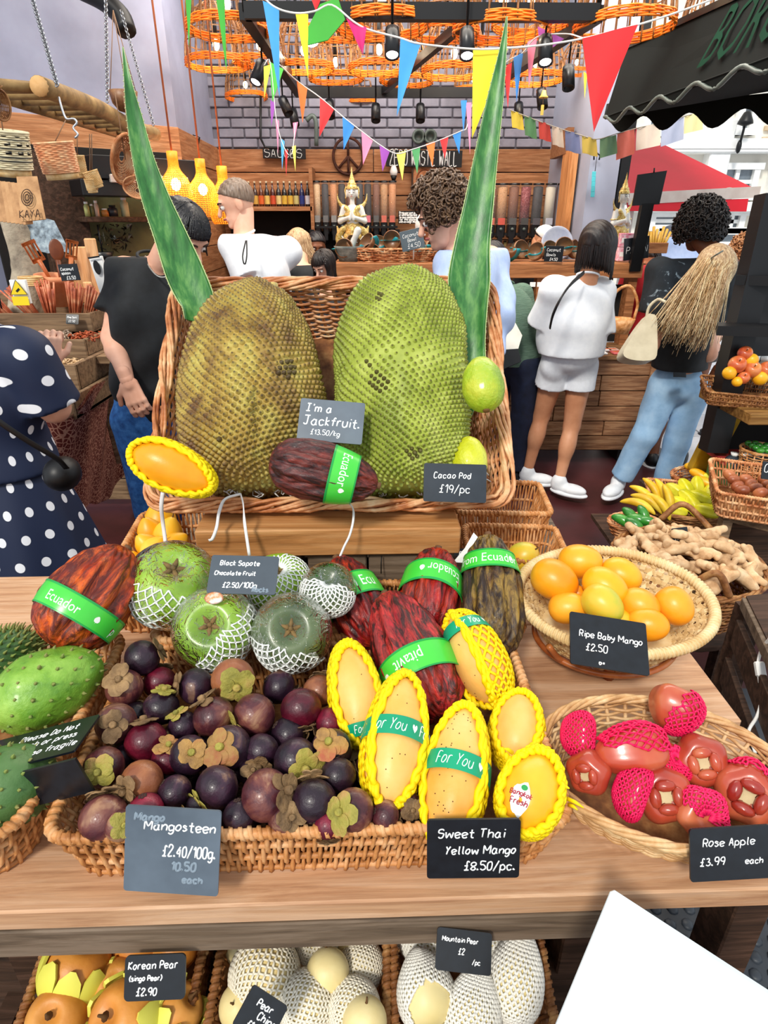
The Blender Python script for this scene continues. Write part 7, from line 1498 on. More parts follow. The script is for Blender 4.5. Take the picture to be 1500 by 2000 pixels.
def skirt_mat():
 N=NT('red_print_cloth');v=N.coords((30,30,30));vo=N.new('ShaderNodeTexVoronoi',feature='DISTANCE_TO_EDGE');vo.inputs['Scale'].default_value=1.6;N.L(v,vo.inputs['Vector']);c=N.ramp(vo.outputs['Distance'],[(.05,'#c89078'),(.12,'#7a2c20'),(.3,'#5c1c16'),(.5,'#a85a44')]);N.L(c,N.b.inputs['Base Color']);N.b.inputs['Roughness'].default_value=.85;return N.m
sk_=thing('patterned_cloth','dark red patterned cloth draped down the side of the left stall','cloth',(-1.35,2.7,0));pts_t=[at(60,815,2.35),at(130,820,2.35),at(185,752,2.5),at(222,745,3.0),at(236,760,3.3)];pts_b=[at(60,1040,2.55),at(120,1010,2.65),at(175,985,3.1),at(205,975,3.5),at(250,905,3.75)]
P0=_spline(pts_t,8);P1=_spline(pts_b,8);s=np.linspace(0,1,10)[:,None,None];P=P0[None]*(1-s)+P1[None]*s;P=P+V(.5,-.5,0)*(.018*np.sin(np.arange(len(P0))*1.1)[None,:,None]*(.3+s));Q=P+V(.01,.02,0);m_=MB().grid(P);m_.grid(Q[::-1]);m_.grid(np.stack([P[-1],Q[-1]]));part('drape',m_,skirt_mat(),sk_)
lb_=thing('leaning_board','grey plank leaning beside the patterned cloth','plank',at(235,880,2.9));part('plank',MB().bar(at(203,690,2.75),at(252,900,3.1),.03,.12,up=(0.9,.4,0),bev=.003),W_CRATE,lb_,smooth=False)
dk=thing('stall_frame','timber frame and plank side of the left stall','stall',(-1.7,3.1,0))
for r in range(6):z=.12+r*.14;part('plank',MB().box((-1.72,3.45,z),(1.2,.03,.132),bev=.003),W_CRATE,dk,smooth=False)
part('shelf_board',MB().box((-1.75,3.05,1.06),(1.25,.8,.03)),W_CRATE,dk,smooth=False);part('back_board',MB().box((-1.75,3.45,1.0),(1.25,.03,.5)),W_CRATE,dk,smooth=False)
for x in(-2.3,-1.2):part('leg',MB().box((x,3.2,.53),(.07,.07,1.06)),W_DARK,dk,smooth=False)
# below the table: shelf baskets of pears
M_KP=mat('korean_pear',['#c4762e','#d68c3c','#e2a050'],10,.45,.2,bscale=180,rand=.05);M_CP=mat('china_pear',['#dec584','#e9d598','#f2e2ae'],10,.45,.15,bscale=200,rand=.05);M_YF=mat('yellow_foam',['#d8d24a','#e2dc5e'],8,.6)
def tray_low(label,u0,u1,zr=.60):
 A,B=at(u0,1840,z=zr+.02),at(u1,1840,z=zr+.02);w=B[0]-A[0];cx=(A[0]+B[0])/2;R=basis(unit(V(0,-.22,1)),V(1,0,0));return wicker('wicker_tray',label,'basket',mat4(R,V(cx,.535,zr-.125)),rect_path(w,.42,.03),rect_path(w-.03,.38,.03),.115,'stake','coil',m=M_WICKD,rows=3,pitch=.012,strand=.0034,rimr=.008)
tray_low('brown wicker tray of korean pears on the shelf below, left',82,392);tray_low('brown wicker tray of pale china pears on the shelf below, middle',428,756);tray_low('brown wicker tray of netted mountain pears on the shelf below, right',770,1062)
for x0,nm in((-.56,'a'),(.36,'b')):pass
ls=thing('slanted_shelf','slanted dark shelf carrying the three lower trays','shelf',(-.1,.6,.4));part('board',MB().box((-.13,.55,.445),(1.08,.42,.02),basis(unit(V(0,-.22,1)),V(1,0,0))),W_DARK,ls,smooth=False)
for x in(-.6,-.36,.38):part('bracket',MB().box((x,.62,.43),(.03,.32,.06)),W_DARK,ls,smooth=False)
def pear(label,u,v,r,z,m,ax=(0,-.2,1),L=1.9,netc=None,prof='ell',cut=-2,nd=(0,0,-1),stalk=True,cat='pear',name='pear',na=24,ns=20):
 t=tz(u,v,z);R=r*t/FPX;c=at(u,v,t);zc=img_dir(ax[0],ax[1],ax[2],c);f=Fruit(R*L,R,prof);o=part(name,f.mesh(24,30),m,None,mat4(basis(zc),c),label=label,cat=cat,local=True)
 if stalk:part('stalk',MB().lathe([(0,-.002),(R*.14,-.001),(R*.05,.004),(R*.04,.012),(0,.012)],(0,0,R*L/2-.003),8),M_SPK,o,local=True)
 if netc:n_=unit(nd);nn_=net(f,.0019,na,ns,lambda P,s,th:(P@n_)/R>cut,wav=.3);part('foam_net',nn_,netc,o,local=True,label='foam net')
 return o,f,R
def petals(o,f,R):
 m_=MB()
 for k in range(9):
  a=k*2*math.pi/9;s=np.linspace(.05,.70,8);w=.34*np.sqrt(1-np.clip((s-.52)/.185,0,.99)**2);tt=np.linspace(-1,1,6);P=f.pos(s[:,None],a+tt[None]*w[:,None],.003);Q=f.pos(s[:,None],a+tt[None]*w[:,None],.0075);m_.grid(P);m_.grid(Q[::-1]);m_.grid(np.stack([P[-1],Q[-1]]));m_.grid(np.stack([Q[:,0],P[:,0]]));m_.grid(np.stack([P[:,-1],Q[:,-1]]))
 part('foam_cup',m_,M_YF,o,local=True,label='scalloped yellow foam cup')
for(u,v,r,z,cup,ax,lab)in[(152,1890,62,.585,1,(.5,-.6,.6),'korean pear in a petal foam cup at the upper left of its tray'),(268,1840,48,.57,0,(0,-.5,.8),'korean pear in the back row middle'),(345,1845,46,.565,0,(.3,-.5,.8),'korean pear in the back row right'),(228,1925,48,.565,0,(0,-.2,1),'korean pear behind the left edge of its slate'),(110,1990,56,.575,0,(-.2,-.3,1),'korean pear at the lower left cut by the picture edge'),(245,1990,68,.59,1,(-.5,-.4,.7),'large korean pear at the bottom middle in a yellow cup'),(345,1975,50,.575,1,(.7,-.2,.6),'korean pear in the lower right corner with its cup outward'),(190,1955,40,.55,1,(-.3,.5,.8),'korean pear low between the others, its cup showing')]:
 o,f,R=pear(lab,u,v,r,z,M_KP,ax=ax,L=1.8,prof='apple')
 if cup:petals(o,f,R)
for(u,v,r,z,nt_,lab,ax)in[(480,1846,40,.575,0,'bare yellow pear with specks at the upper left of the china pear tray',(.1,-.4,.9)),(552,1832,44,.56,1,'netted pear in the back row of the china pear tray, left',(0,-.7,.6)),(620,1850,42,.565,1,'netted pear in the back row of the china pear tray, middle',(0,-.3,.9)),(697,1832,40,.575,0,'bare yellow pear with a dark stalk hole at the back right',(-.1,-.3,1)),(517,1905,66,.585,1,'large netted pear in the middle left of the china pear tray',(0,-.1,1)),(640,1898,42,.60,0,'smooth bare yellow pear in the centre right of the tray',(0,-.9,.3)),(705,1885,42,.565,1,'netted pear against the right rim of the middle tray',(.3,-.2,.9)),(600,1960,54,.58,1,'netted pear right of the china pear slate',(0,-.2,1)),(690,1970,50,.58,1,'netted pear at the lower right of the middle tray',(.2,-.2,1)),(712,1995,44,.60,0,'bare yellow pear at the bottom right corner of the middle tray',(.1,-.6,.7)),(470,1965,42,.575,0,'yellow green bare pear at the lower left of the middle tray',(-.3,-.2,.9))]:
 pear(lab,u,v,r,z,M_CP,ax=(1,-.35,-.15)if nt_ else ax,netc=M_CNET if nt_ else None,L=1.95,stalk=not nt_,na=30,ns=24)
M_MP=mat('mountain_pear',['#e2cc88','#efe0a8'],9,.45)
for(u,v,a,b,z,dx,dy,lab,cut)in[(825,1838,56,40,.575,-1,-.2,'netted mountain pear at the back left of its tray',-2),(945,1832,62,42,.575,1,-.25,'netted mountain pear at the back right behind its slate',-2),(830,1930,62,52,.595,-.3,-.9,'netted mountain pear at the left with a yellow patch of skin bare',-.78),(925,1968,66,50,.59,.05,-1,'netted mountain pear pointing up in the front middle of the tray',-2),(1008,1905,76,50,.595,.02,-1,'netted mountain pear standing at the right of its tray with gathered top',-2)]:
 t=tz(u,v,z);c=at(u,v,t);ax=img_dir(dx,dy,.15,c);f=Fruit(2*a*t/FPX,b*t/FPX,'pear');Rm=basis(ax,CAM-c);o=part('pear',f.mesh(28,34),M_MP,None,mat4(Rm,c),label=lab,cat='pear',local=True)
 hole=V(.92,.1,-.25);n=net(f,.0021,30,30,(lambda P,s,th:(P@unit(hole))/f.R<.86)if cut>-1 else(lambda P,s,th:s>-1),wav=.3,s0=.02,s1=.985,jit=.015);part('foam_net',n,mat('offwhite_foam',['#e6e2d6','#f4f2ea'],10,.6),o,local=True,label='white foam net')
slate('black slate reading Korean Pear on the lower left tray',[(252,1868),(366,1862),(358,1952),(234,1956)],[.80,.79],[('Korean Pear',.06,.70,.19),('(singo Pear)',.08,.44,.13),('£2.90',.2,.12,.19)],pen=.0012,r=.006)
slate('black slate turned askew reading Pear China on the middle tray',[(508,1926),(564,1975),(520,2040),(440,2000)],[.79,.77],[('Pear',.3,.66,.2),('China',.45,.42,.2),('£1 each',.3,.15,.2)],pen=.0012,r=.004)
slate('black slate reading Mountain Pear on the lower right tray',[(856,1810),(959,1823),(961,1907),(848,1894)],[.82,.80],[('Mountain Pear',.1,.70,.13),('£2',.4,.42,.16),('/pc',.66,.22,.13)],pen=.0009)
rmf=S('trim_4',MB().box((.75,1.05,.006),(1.5,1.5,.012)),mat('rubber_mat',['#2c3138','#3a4048'],12,.5))
sm_=MB();L8=[(0,.006),(.011,.006),(.014,.003),(.015,0)]
for i in range(24):
 for j in range(26):sm_.lathe(L8,(.22+i*.043+.0215*(j%2),.45+j*.038,.012),8)
part('rubber_stud',sm_,MATS['rubber_mat'],rmf,kind='stuff')
for(u,v,lab,w_)in((1395,1745,'bright yellow paper scrap on the studded rubber mat',.03),(1430,1742,'brownish yellow leaf scrap on the studded mat beside the yellow one',.035)):part('paper_scrap',quad3([at(u-14,v-14,z=.02),at(u+8,v-12,z=.022),at(u+16,v+14,z=.022),at(u-8,v+16,z=.02)],.001),mat('yellow_scrap' if u<1400 else 'brown_scrap','#f0c810' if u<1400 else '#9a7a3a',10,.6),label=lab,cat='scrap',smooth=False)
q0,q1,q2=at(1195,1735,.70),at(1492,1928,.70),at(1082,2000,.655);ex=unit(q1-q0);ey=unit((q2-q0)-ex*((q2-q0)@ex));Lb=(q0[2]-.012)/max(.3,-(ey[2]))*1.0
wbd=part('white_board',MB().box((.135,-.40,0),(.27,.80,.010),bev=.004),mat('glossy_white_board','#dbe6ea',3,.12,coat=.6),None,mat4(np.stack([ex,-ey,np.cross(ex,-ey)],1),q0),label='large glossy white board leaning in front of the table at the lower right',cat='board',local=True,smooth=False)
# right side produce
def rb(u,v,z):return at(u,v,z=z)
gz=.52;gc_=at(1340,1092,z=gz);gM=mat4(basis(unit(V(0,-.05,1)),V(1,-.1,0)),V(gc_[0],gc_[1],gz-.20))
gb_=wicker('round_basket','large round brown willow basket heaped with ginger','basket',gM,oval_path(.50,.46),oval_path(.38,.34),.20,'rod','rope',m=M_WICKD,rows=22,pitch=.05,strand=.0045,rimr=.012)
for(u0,v0,u1,v1,u2,v2)in((1290,1000,1335,985,1390,1035),(1345,1130,1400,1120,1425,1165)):part('handle',MB().tubes(_spline([at(u0,v0+14,z=gz),at(u1,v1,z=gz+.07),at(u2,v2,z=gz)],8),.012,8),M_WICKD,gb_)
st3=thing('basket_stand','dark stand under the ginger basket','stand',(gc_[0],gc_[1],0));part('top',MB().lathe([(0,gz-.235),(.22,gz-.235),(.22,gz-.203),(0,gz-.203)],(gc_[0],gc_[1],0),24),W_DARK,st3)
for k in range(4):part('leg',MB().box((gc_[0]+.13*(-1)**k,gc_[1]+.13*(1 if k<2 else-1),(gz-.23)/2),(.05,.05,gz-.23)),W_DARK,st3,smooth=False)
M_GIN=mat('ginger_skin',['#a88058','#cba67c','#dcbf98'],22,.7,.5,bscale=120,rand=.12)
gp=[]
for k in range(5):
 rs2=random.Random(30+k);pr=[];p=V(0,0,0);d=V(1,0,0)
 for j in range(5):
  r=rs2.uniform(.013,.019);q=p+d*rs2.uniform(.020,.030);pr.append(('c',p,q,r,r*.95));
  if rs2.random()<.85:e=unit(V(rs2.uniform(-.4,.4),rs2.choice([-1,1]),rs2.uniform(-.3,.6)));pr.append(('c',q,q+e*rs2.uniform(.02,.034),r*.85,r*.7))
  p=q;d=unit(d+V(0,rs2.uniform(-.6,.6),rs2.uniform(-.3,.3)))
 v_,q_=sdf_mesh(pr,.0042,.008);v_=v_-v_.mean(0);me=mesh_from('ginger_root',MB().add(v_,[q_]));me.materials.append(M_GIN);gp.append(me)
gi=0
for ring,(n,rr,zz)in enumerate(((1,0,.075),(6,.075,.062),(11,.14,.040),(16,.20,.012),(12,.17,.0),(8,.11,.02))):
 for k in range(n):
  a=k*2*math.pi/n+ring*.7;p=V(gc_[0]+rr*math.cos(a)+random.uniform(-.01,.01),gc_[1]+rr*.93*math.sin(a),gz+zz+random.uniform(-.006,.010));Rm=basis(V(random.uniform(-.5,.5),random.uniform(-.5,.5),1),V(math.cos(gi*2.4),math.sin(gi*2.4),0))
  o=bpy.data.objects.new('ginger_root',gp[gi%5]);link(o,mat4(Rm*random.uniform(.85,1.05),p),None);info(o,'knobbly ginger root in the heaped round basket','ginger','ginger roots heaped in the round basket');gi+=1
slate('small black slate lying on the ginger heap',[(1305,1034),(1336,1032),(1352,1054),(1322,1060)],tz(1330,1045,gz+.09),[('Ginger',.12,.55,.26),('£1/100g',.12,.2,.2)],pen=.0016,r=.003)
M_PLA=mat('plantain_yellow',['#c8961c','#e0b82c','#e8cc4a'],14,.45,rand=.1);M_STAR=mat('starfruit',['#b8b820','#d8d02c','#e4dc50'],12,.35,rand=.1);M_SQ=mat('squash_yellow',['#e89a10','#f2b020','#f6c648'],10,.4,rand=.08);M_GRN=mat('green_pepper',['#1e5a1c','#2f7a2a','#4c9436'],12,.3,coat=.4,rand=.15)
def bent(label,u,v,z,L,R,ang,m,bend=.16,name='plantain',cat='fruit',group=None,ridges=0,prof='ell',toward=.1):
 c=at(u,v,z=z);ax=img_dir(math.cos(ang),math.sin(ang),toward,c);f=Fruit(L,R,prof,bend=bend,ridges=ridges,rdepth=.12 if ridges else 0);o=part(name,f.mesh(16,20),m,None,mat4(basis(ax,V(0,0,1)),c),label=label,cat=cat,local=True,group=group);part('stem',MB().tubes([(0,0,L/2-.004),(bend*L*.0,0,L/2+.012)],R*.18,5),M_SPK,o,local=True);return o
bz=.38;bk=at(1330,985,z=bz)
wicker('round_basket','round dark willow basket of starfruit behind the ginger','basket',mat4(np.eye(3),V(at(1352,985,z=bz)[0],at(1352,985,z=bz)[1],bz-.09)),oval_path(.42,.34),oval_path(.34,.26),.09,'rod','rope',m=M_WICKD,rows=10,pitch=.05,strand=.0045,rimr=.011)
wicker('round_basket','round willow basket of yellow squashes beyond the starfruit','basket',mat4(np.eye(3),V(at(1388,935,z=bz)[0],at(1388,930,z=bz)[1],bz-.08)),oval_path(.36,.28),oval_path(.30,.22),.08,'rod','rope',m=M_WICKR,rows=9,pitch=.05,strand=.0045,rimr=.010)
wicker('wicker_tray','reddish wicker tray between the starfruit and the squashes','basket',mat4(basis((0,0,1),(1,-.25,0)),V(at(1380,965,z=bz)[0],at(1380,962,z=bz)[1],bz-.085)),rect_path(.52,.30,.03),rect_path(.46,.25,.03),.075,'stake','coil',m=M_WICKR,rows=3,pitch=.014,strand=.004,rimr=.009)
wicker('round_basket','small dark basket of green peppers left of the ginger','basket',mat4(np.eye(3),V(at(1240,1020,z=.42)[0],at(1240,1020,z=.42)[1],.36)),oval_path(.22,.18),oval_path(.17,.13),.06,'rod','rope',m=M_WICKR,rows=7,pitch=.04,strand=.004,rimr=.009)
PL=[(1255,972,.6,'plantain at the left end'),(1272,962,.9,'plantain lying second'),(1290,966,1.1,'plantain third in the row'),(1302,978,1.2,'plantain fourth beside the basket rim'),(1262,985,.4,'plantain below the first'),(1285,990,.7,'plantain in front of the others'),(1245,992,.2,'small plantain at the lower left')]
for(u,v,a,lab)in PL:bent(lab+' of the plantain heap left of the starfruit basket',u,v,bz+.05,.16,.019,a,M_PLA,group='plantains heaped beside the basket')
for j,(u,v,a,z)in enumerate([(1320,960,.5,.04),(1340,955,.9,.05),(1362,952,1.3,.05),(1345,975,.6,.06),(1368,972,.2,.05),(1330,985,.3,.04),(1385,968,1.5,.03),(1355,990,.9,.04),(1382,998,.1,.05),(1318,995,.2,.02),(1398,985,.6,.03)]):bent('yellow green ridged starfruit, %s in the basket behind the ginger'%(['at the back left','at the back centre','at the very back right','on top in the middle','on top right of the middle','at the left of centre','at the right back rim','low in the centre','largest one nearest the front rim','front left under the handle','at the right rim'][j]),u,v,bz+z,.115,.030,a,M_STAR,0,'starfruit','starfruit',ridges=5,prof='ell',group='starfruit in the round basket')
for j,(u,v,a,g)in enumerate([(1362,920,.3,0),(1382,915,.1,0),(1405,922,-.1,0),(1370,935,.5,0),(1392,940,.2,1),(1415,938,0,0),(1428,930,.1,0),(1405,905,.15,1),(1438,912,-.1,2),(1380,948,.3,0)]):bent('%s squash %s in the basket under the yellow stand leg'%(['yellow','greenish','dark green'][g],['far left','at the back left','at the back middle','at the front left','small beside the handle','largest in front','at the right','tapering at the back','at the back right','lowest at the front'][j]),u,v,bz+.05,.14,.024,a,[M_SQ,M_STAR,M_GRN][g],.08,'squash','squash',prof='pear',group='squashes in the round basket')
for j,(u,v,a)in enumerate([(1215,1020,.4),(1230,1010,.8),(1245,1018,.2),(1255,1008,1.1),(1238,1028,.5),(1262,1022,.0)]):bent('dark green pepper, %s in the small basket left of the ginger'%['leftmost','at the back left','in the middle','at the back right','at the front','rightmost'][j],u,v,.46,.10,.022,a,M_GRN,.1,'green_pepper','pepper',group='green peppers in the small basket')
bn_=thing('low_bench','low dark bench carrying the round floor baskets','bench',(1.2,2.6,0));x0_,y0_=at(1235,1015,z=.3)[0],at(1235,1015,z=.3)[1]
part('top',MB().box((1.47,2.50,.285),(.90,.46,.02)),W_DARK,bn_,smooth=False);part('top',MB().box((1.68,2.95,.285),(.52,.43,.02)),W_DARK,bn_,smooth=False)
for x,y in((1.07,2.35),(1.87,2.35),(1.5,3.1),(1.87,3.1)):part('leg',MB().box((x,y,.137),(.05,.05,.275)),W_DARK,bn_,smooth=False)
for j,(u,v,r,ax)in enumerate([(312,1012,30,(0,-1,.2)),(292,1035,24,(-.2,-1,.4)),(330,1040,28,(.4,-1,.3)),(285,1062,22,(-.5,-.8,.4)),(305,1072,26,(.6,-.6,.5)),(345,1062,24,(.8,-.5,.3)),(262,1098,20,(0,-1,.3)),(250,1168,22,(.3,-.8,.5)),(248,1110,16,(.2,-.9,.3))]):pear('yellow gourd %s'%['topmost in the left side tray','at the left of the side tray','under the ribbon in the side tray','low at the left rim of the side tray','lowest in the middle of the side tray','at the right of the side tray by the beam','between the orange pod and the green sapote','below the green sapote at the tray corner','tip beside the orange cacao pod'][j],u,v,r,.93 if j<6 else.90,M_SQ,ax=ax,L=2.3,prof='pear',cat='gourd',name='gourd')
pear('greenish orange mango behind the brown cacao pod',1022,1088,30,.92,M_MGG,ax=(.6,-.5,.5),L=2.2,cat='mango',name='mango',prof='mango')
part('paper_sheet',quad3([at(925,1040,1.28),at(945,1062,1.27),at(922,1100,1.25),at(885,1098,1.24),at(908,1070,1.27)],.001),M_PAP,label='crumpled white paper between the dark red and brown cacao pods',cat='paper',smooth=False)
slate('small slate with faint writing behind the brown cacao pod',[(884,1071),(922,1073),(915,1086),(890,1087)],1.29,[('£2.50',.3,.3,.4)],pen=.001)
zs=at(1450,760,t=2.7)[2];fs=thing('fruit_stand','dark fruit stand with ochre leg at the right edge','stand',(1.7,2.7,0))
A=at(1402,765,2.9);part('top',MB().box((A[0]+.28,A[1]-.12,A[2]-.03),(.62,.46,.05),bev=.004),wood('stand_top','#5a3a20','#86602f','#a88048',0,10,.6),fs,smooth=False)
part('leg',MB().bar(at(1432,790,2.88),at(1368,915,3.15),.12,.05,up=(0,1,0),bev=.004),mat('ochre_paint',['#8a6a14','#b08a1c','#c49c2a'],8,.5),fs,smooth=False,label='ochre painted front leg')
part('leg',MB().box((A[0]+.50,A[1]-.3,A[2]/2-.03),(.05,.05,A[2]-.06)),W_DARK,fs,smooth=False);part('leg',MB().box((A[0]+.45,A[1]+.05,A[2]/2-.03),(.05,.05,A[2]-.06)),W_DARK,fs,smooth=False);part('inner_shelf',MB().box((A[0]+.34,A[1]-.1,.50),(.46,.40,.03)),W_DARK,fs,smooth=False);part('shade_back',MB().box((A[0]+.34,A[1]+.12,A[2]/2),(.50,.02,A[2]-.1)),M_DARKV,fs,smooth=False)  # shade inside the stand painted as a near-black sheet at its back
for k in range(5):u=1440+k*14;v=868+(k%2)*8;p=at(u,v,2.85);b_=thing('dark_bag','dark wrapped bag on the inner shelf of the right stand','bag',V(p[0],p[1],.516),group='dark bags inside the right stand');part('bag',MB().ell((p[0],p[1],.56),(.045,.04,.05)),mat('dark_bag',['#20242a','#3a4650'],20,.4,.5),b_);part('tie',MB().lathe([(0,.60),(.012,.60),(.02,.62),(0,.62)],(p[0],p[1],0),8),M_WPNT,b_)
rb_=thing('red_box','red edged green box low inside the right stand','box',at(1440,900,2.9));part('box',MB().box(at(1440,915,2.95),(.20,.16,.10)),mat('green_box',['#1e4a2a','#2f6a3c'],20,.6),rb_,smooth=False);part('lid',MB().box(at(1440,893,2.95),(.21,.17,.02)),mat('red_lid','#b03a3a',9,.5),rb_,smooth=False)
pk_=thing('black_rack_post','tall black rack post and shelf rising at the right edge','rack',at(1480,500,2.6));part('post',MB().bar(at(1508,380,2.55),at(1392,880,2.95),.10,.09,up=(0,1,0)),M_BLACK,pk_,smooth=False);part('back_panel',MB().bar(at(1550,380,2.62),at(1470,790,2.9),.22,.04,up=(0,1,0)),M_BLACK,pk_,smooth=False)
for(u0,v0,u1,v1)in((1400,642,1530,646),(1440,545,1540,548)):part('shelf_bar',MB().bar(at(u0,v0,2.7),at(u1,v1,2.6),.12,.04),M_BLACK,pk_,smooth=False)
for k,(u,lab)in enumerate(((1426,'wide glass jar with a white lid on the right fruit stand'),(1462,'narrower glass jar at the right edge of the fruit stand'),(1490,'glass jar cut by the right edge behind the fruit'))):
 p=at(u,712,2.85);p[2]=A[2];j_=thing('glass_jar',lab,'jar',p);hh=.17 if k else.18;part('glass',MB().lathe([(0,0),(.042,0),(.045,.01),(.045,hh*.8),(.036,hh*.9)],seg=18),mat('jar_glass',['#8a8478','#b8b2a4'],40,.15,coat=.5),j_,local=True);part('lid',MB().lathe([(0,hh*.88),(.04,hh*.88),(.04,hh),(0,hh)],seg=18),M_WPNT,j_,local=True)
tA=at(1452,752,2.72);tM=mat4(basis((0,-.1,1),(1,-.3,0)),V(tA[0]+.02,tA[1]+.02,A[2]+.0));wicker('wicker_tray','dark wicker tray of apples and mangoes on the right stand','basket',tM,rect_path(.34,.24,.02),rect_path(.31,.21,.02),.06,'stake','coil',m=M_WICKD,rows=3,pitch=.011,strand=.003,rimr=.006)
M_RAP=mat('red_apple',['#a83a24','#cf6a3c','#d89a58'],9,.3,coat=.4,rand=.08)
for(u,v,r,m,lab)in[(1440,712,17,M_RAP,'large apple at the left of the right stand tray'),(1470,722,16,M_RAP,'apple in the middle of the right stand tray'),(1455,690,14,M_RAP,'apple at the top back of the right stand tray'),(1497,722,16,M_RAP,'red apple at the picture edge in the stand tray'),(1425,728,13,M_SQ,'netted yellow mango at the left corner of the stand tray'),(1452,738,12,M_RAP,'small peach coloured fruit at the tray front'),(1485,738,14,M_SQ,'yellow mango at the right front of the stand tray'),(1468,703,13,M_SQ,'yellow fruit at the back of the stand tray'),(1440,745,10,M_SQ,'small yellow fruit against the tray front')]:
 c=at(u,v,2.70);R=r*2.7/FPX;f=Fruit(R*1.85,R,'apple' if m is M_RAP else 'mango');o=part('apple' if m is M_RAP else 'mango',f.mesh(16,20),m,None,mat4(basis(img_dir(.2,-.6,.7,c)),c),label=lab,cat='apple' if m is M_RAP else 'mango',local=True);part('stalk',MB().tubes([(0,0,R*.55),(0,0,R*.9)],.0025,5),M_SPK,o,local=True)
nz_=at(1470,1000,2.5);nc=thing('slatted_crate','pale slatted wooden crate at the right edge under the nut basket','crate',nz_)
for k in range(5):part('slat',MB().bar(at(1418+k*22,1006+k*4,2.5),at(1440+k*22,985,2.65),.04,.012),W_CRATE,nc,smooth=False)
part('front_rail',MB().bar(at(1412,1008,2.5),at(1540,1040,2.4),.02,.03,bev=.002),W_CRATE,nc,smooth=False);part('left_rail',MB().bar(at(1412,1004,2.5),at(1450,930,2.8),.02,.03,bev=.002),W_CRATE,nc,smooth=False);part('leg',MB().bar(at(1418,1012,2.5),V(at(1418,1012,2.5)[0],at(1418,1012,2.5)[1],.01),.04,.04,up=(0,1,0)),W_CRATE,nc,smooth=False)
nb_=at(1480,990,2.5);wicker('wicker_tray','pink brown wicker basket of shelled nuts at the right edge','basket',mat4(basis((0,-.1,1),(1,-.35,0)),nb_),rect_path(.39,.32,.03),rect_path(.33,.27,.03),.115,'stake','coil',m=M_WICKR,rows=3,pitch=.012,strand=.0035,rimr=.008)
M_NUT=mat('brown_nut',['#7a3a22','#9c5634','#b87248'],12,.4,rand=.15)
for k in range(20):
 p=nb_+V(-.12+.06*(k%5)+.01*(k//5),-.06+.052*(k//5)-.02*(k%5),.09+random.uniform(0,.012));o=part('nut',MB().ell((0,0,0),(.029,.022,.022),nu=8,nv=10),M_NUT,None,mat4(basis(V(random.uniform(-1,1),random.uniform(-1,1),.4)),p),label='oval brown nut in the basket at the right edge',cat='nut',local=True,group='brown nuts in the right edge basket')
slate('black slate with white figures at the right edge above the nuts',[(1488,905),(1530,900),(1530,945),(1490,930)],2.3,[('00',.1,.4,.5)],pen=.002)
wicker('round_basket','tall pale basket of green olives at the right edge','basket',mat4(np.eye(3),at(1480,925,2.85)),oval_path(.20,.18),oval_path(.16,.14),.12,'rod','rope',m=M_WICK,rows=10,pitch=.03,strand=.003,rimr=.006)
for k in range(14):o=part('green_olive',MB().ell((0,0,0),(.019,.014,.014),nu=7,nv=8),M_GRN,None,mat4(basis(V(random.uniform(-1,1),random.uniform(-1,1),.3)),at(1480,925,2.85)+V(-.05+.034*(k%4),-.05+.034*(k//4),.13)),label='oval green fruit in the tall pale basket at the right edge',cat='olive',local=True,group='green fruit in the pale basket')
dc=thing('dark_crate','dark weathered timber crate with slatted side at the right edge','crate',at(1490,1300,1.35));CA,CB=at(1455,1178,1.55),at(1560,1400,1.12)
part('top',quad3([CA,CB,CB+V(.5,.1,0),CA+V(.5,.1,0)],.02),W_DARK,dc,smooth=False);part('top_edge',MB().bar(CA,CB,.02,.03,bev=.002),W_GREY,dc,smooth=False)
for k in range(5):part('side_slat',MB().bar(CA-V(0,0,.09+k*.12),CB-V(0,0,.09+k*.12),.015,.075,bev=.002),W_DARK,dc,smooth=False)
for q in(CA,CB):part('post',MB().box((q[0]+.03,q[1]+.02,q[2]/2-.012),(.05,.05,q[2]-.024)),W_DARK,dc,smooth=False)
cabl=thing('white_cable','white cable with inline switch hanging down the dark crate','cable',at(1470,1420,1.1));part('wire',MB().tubes(_spline([at(1510,1240,1.30),at(1488,1268,1.36),at(1480,1300,1.36),at(1484,1335,1.34),at(1486,1370,1.32),at(1478,1400,1.31),at(1462,1430,1.31),at(1475,1470,1.26)],5),.0035,6),M_WPNT,cabl);part('switch',MB().bar(at(1482,1292,1.355),at(1487,1322,1.345),.02,.014,bev=.003),M_WPNT,cabl,smooth=False)
sp_=thing('sign_post','black square sign board on a black post before the red awning','sign',at(1262,440,4.0));part('panel',quad3([at(1247,341,y=4.45),at(1303,333,y=4.45),at(1288,399,y=4.45),at(1236,402,y=4.45)],.02),M_BLACK,sp_,smooth=False);part('post',MB().bar(at(1264,396,y=4.47),V(at(1256,470,y=4.47)[0],4.55,ZS-.05),.075,.05,up=(0,1,0)),M_BLACK,sp_,smooth=False);part('clip',MB().tubes([at(1278,328,y=4.44),at(1277,338,y=4.44)],.005,5),M_BLACK,sp_)
tapM=mat('taper_yellow',['#c8962c','#dcb04a'],10,.5)
tb_=thing('candle_bundle','bundle of yellow tapers standing in a box at the counter end','tapers',at(1278,490,4.4))
for k in range(9):part('taper',MB().tubes([at(1262+k*4,485,4.4),at(1258+k*6.5,443+(k%3)*5,4.4)],.010,6),tapM,tb_)
part('box',MB().box(at(1276,484,4.42),(.17,.10,.07),bev=.004),W_SH,tb_,smooth=False)
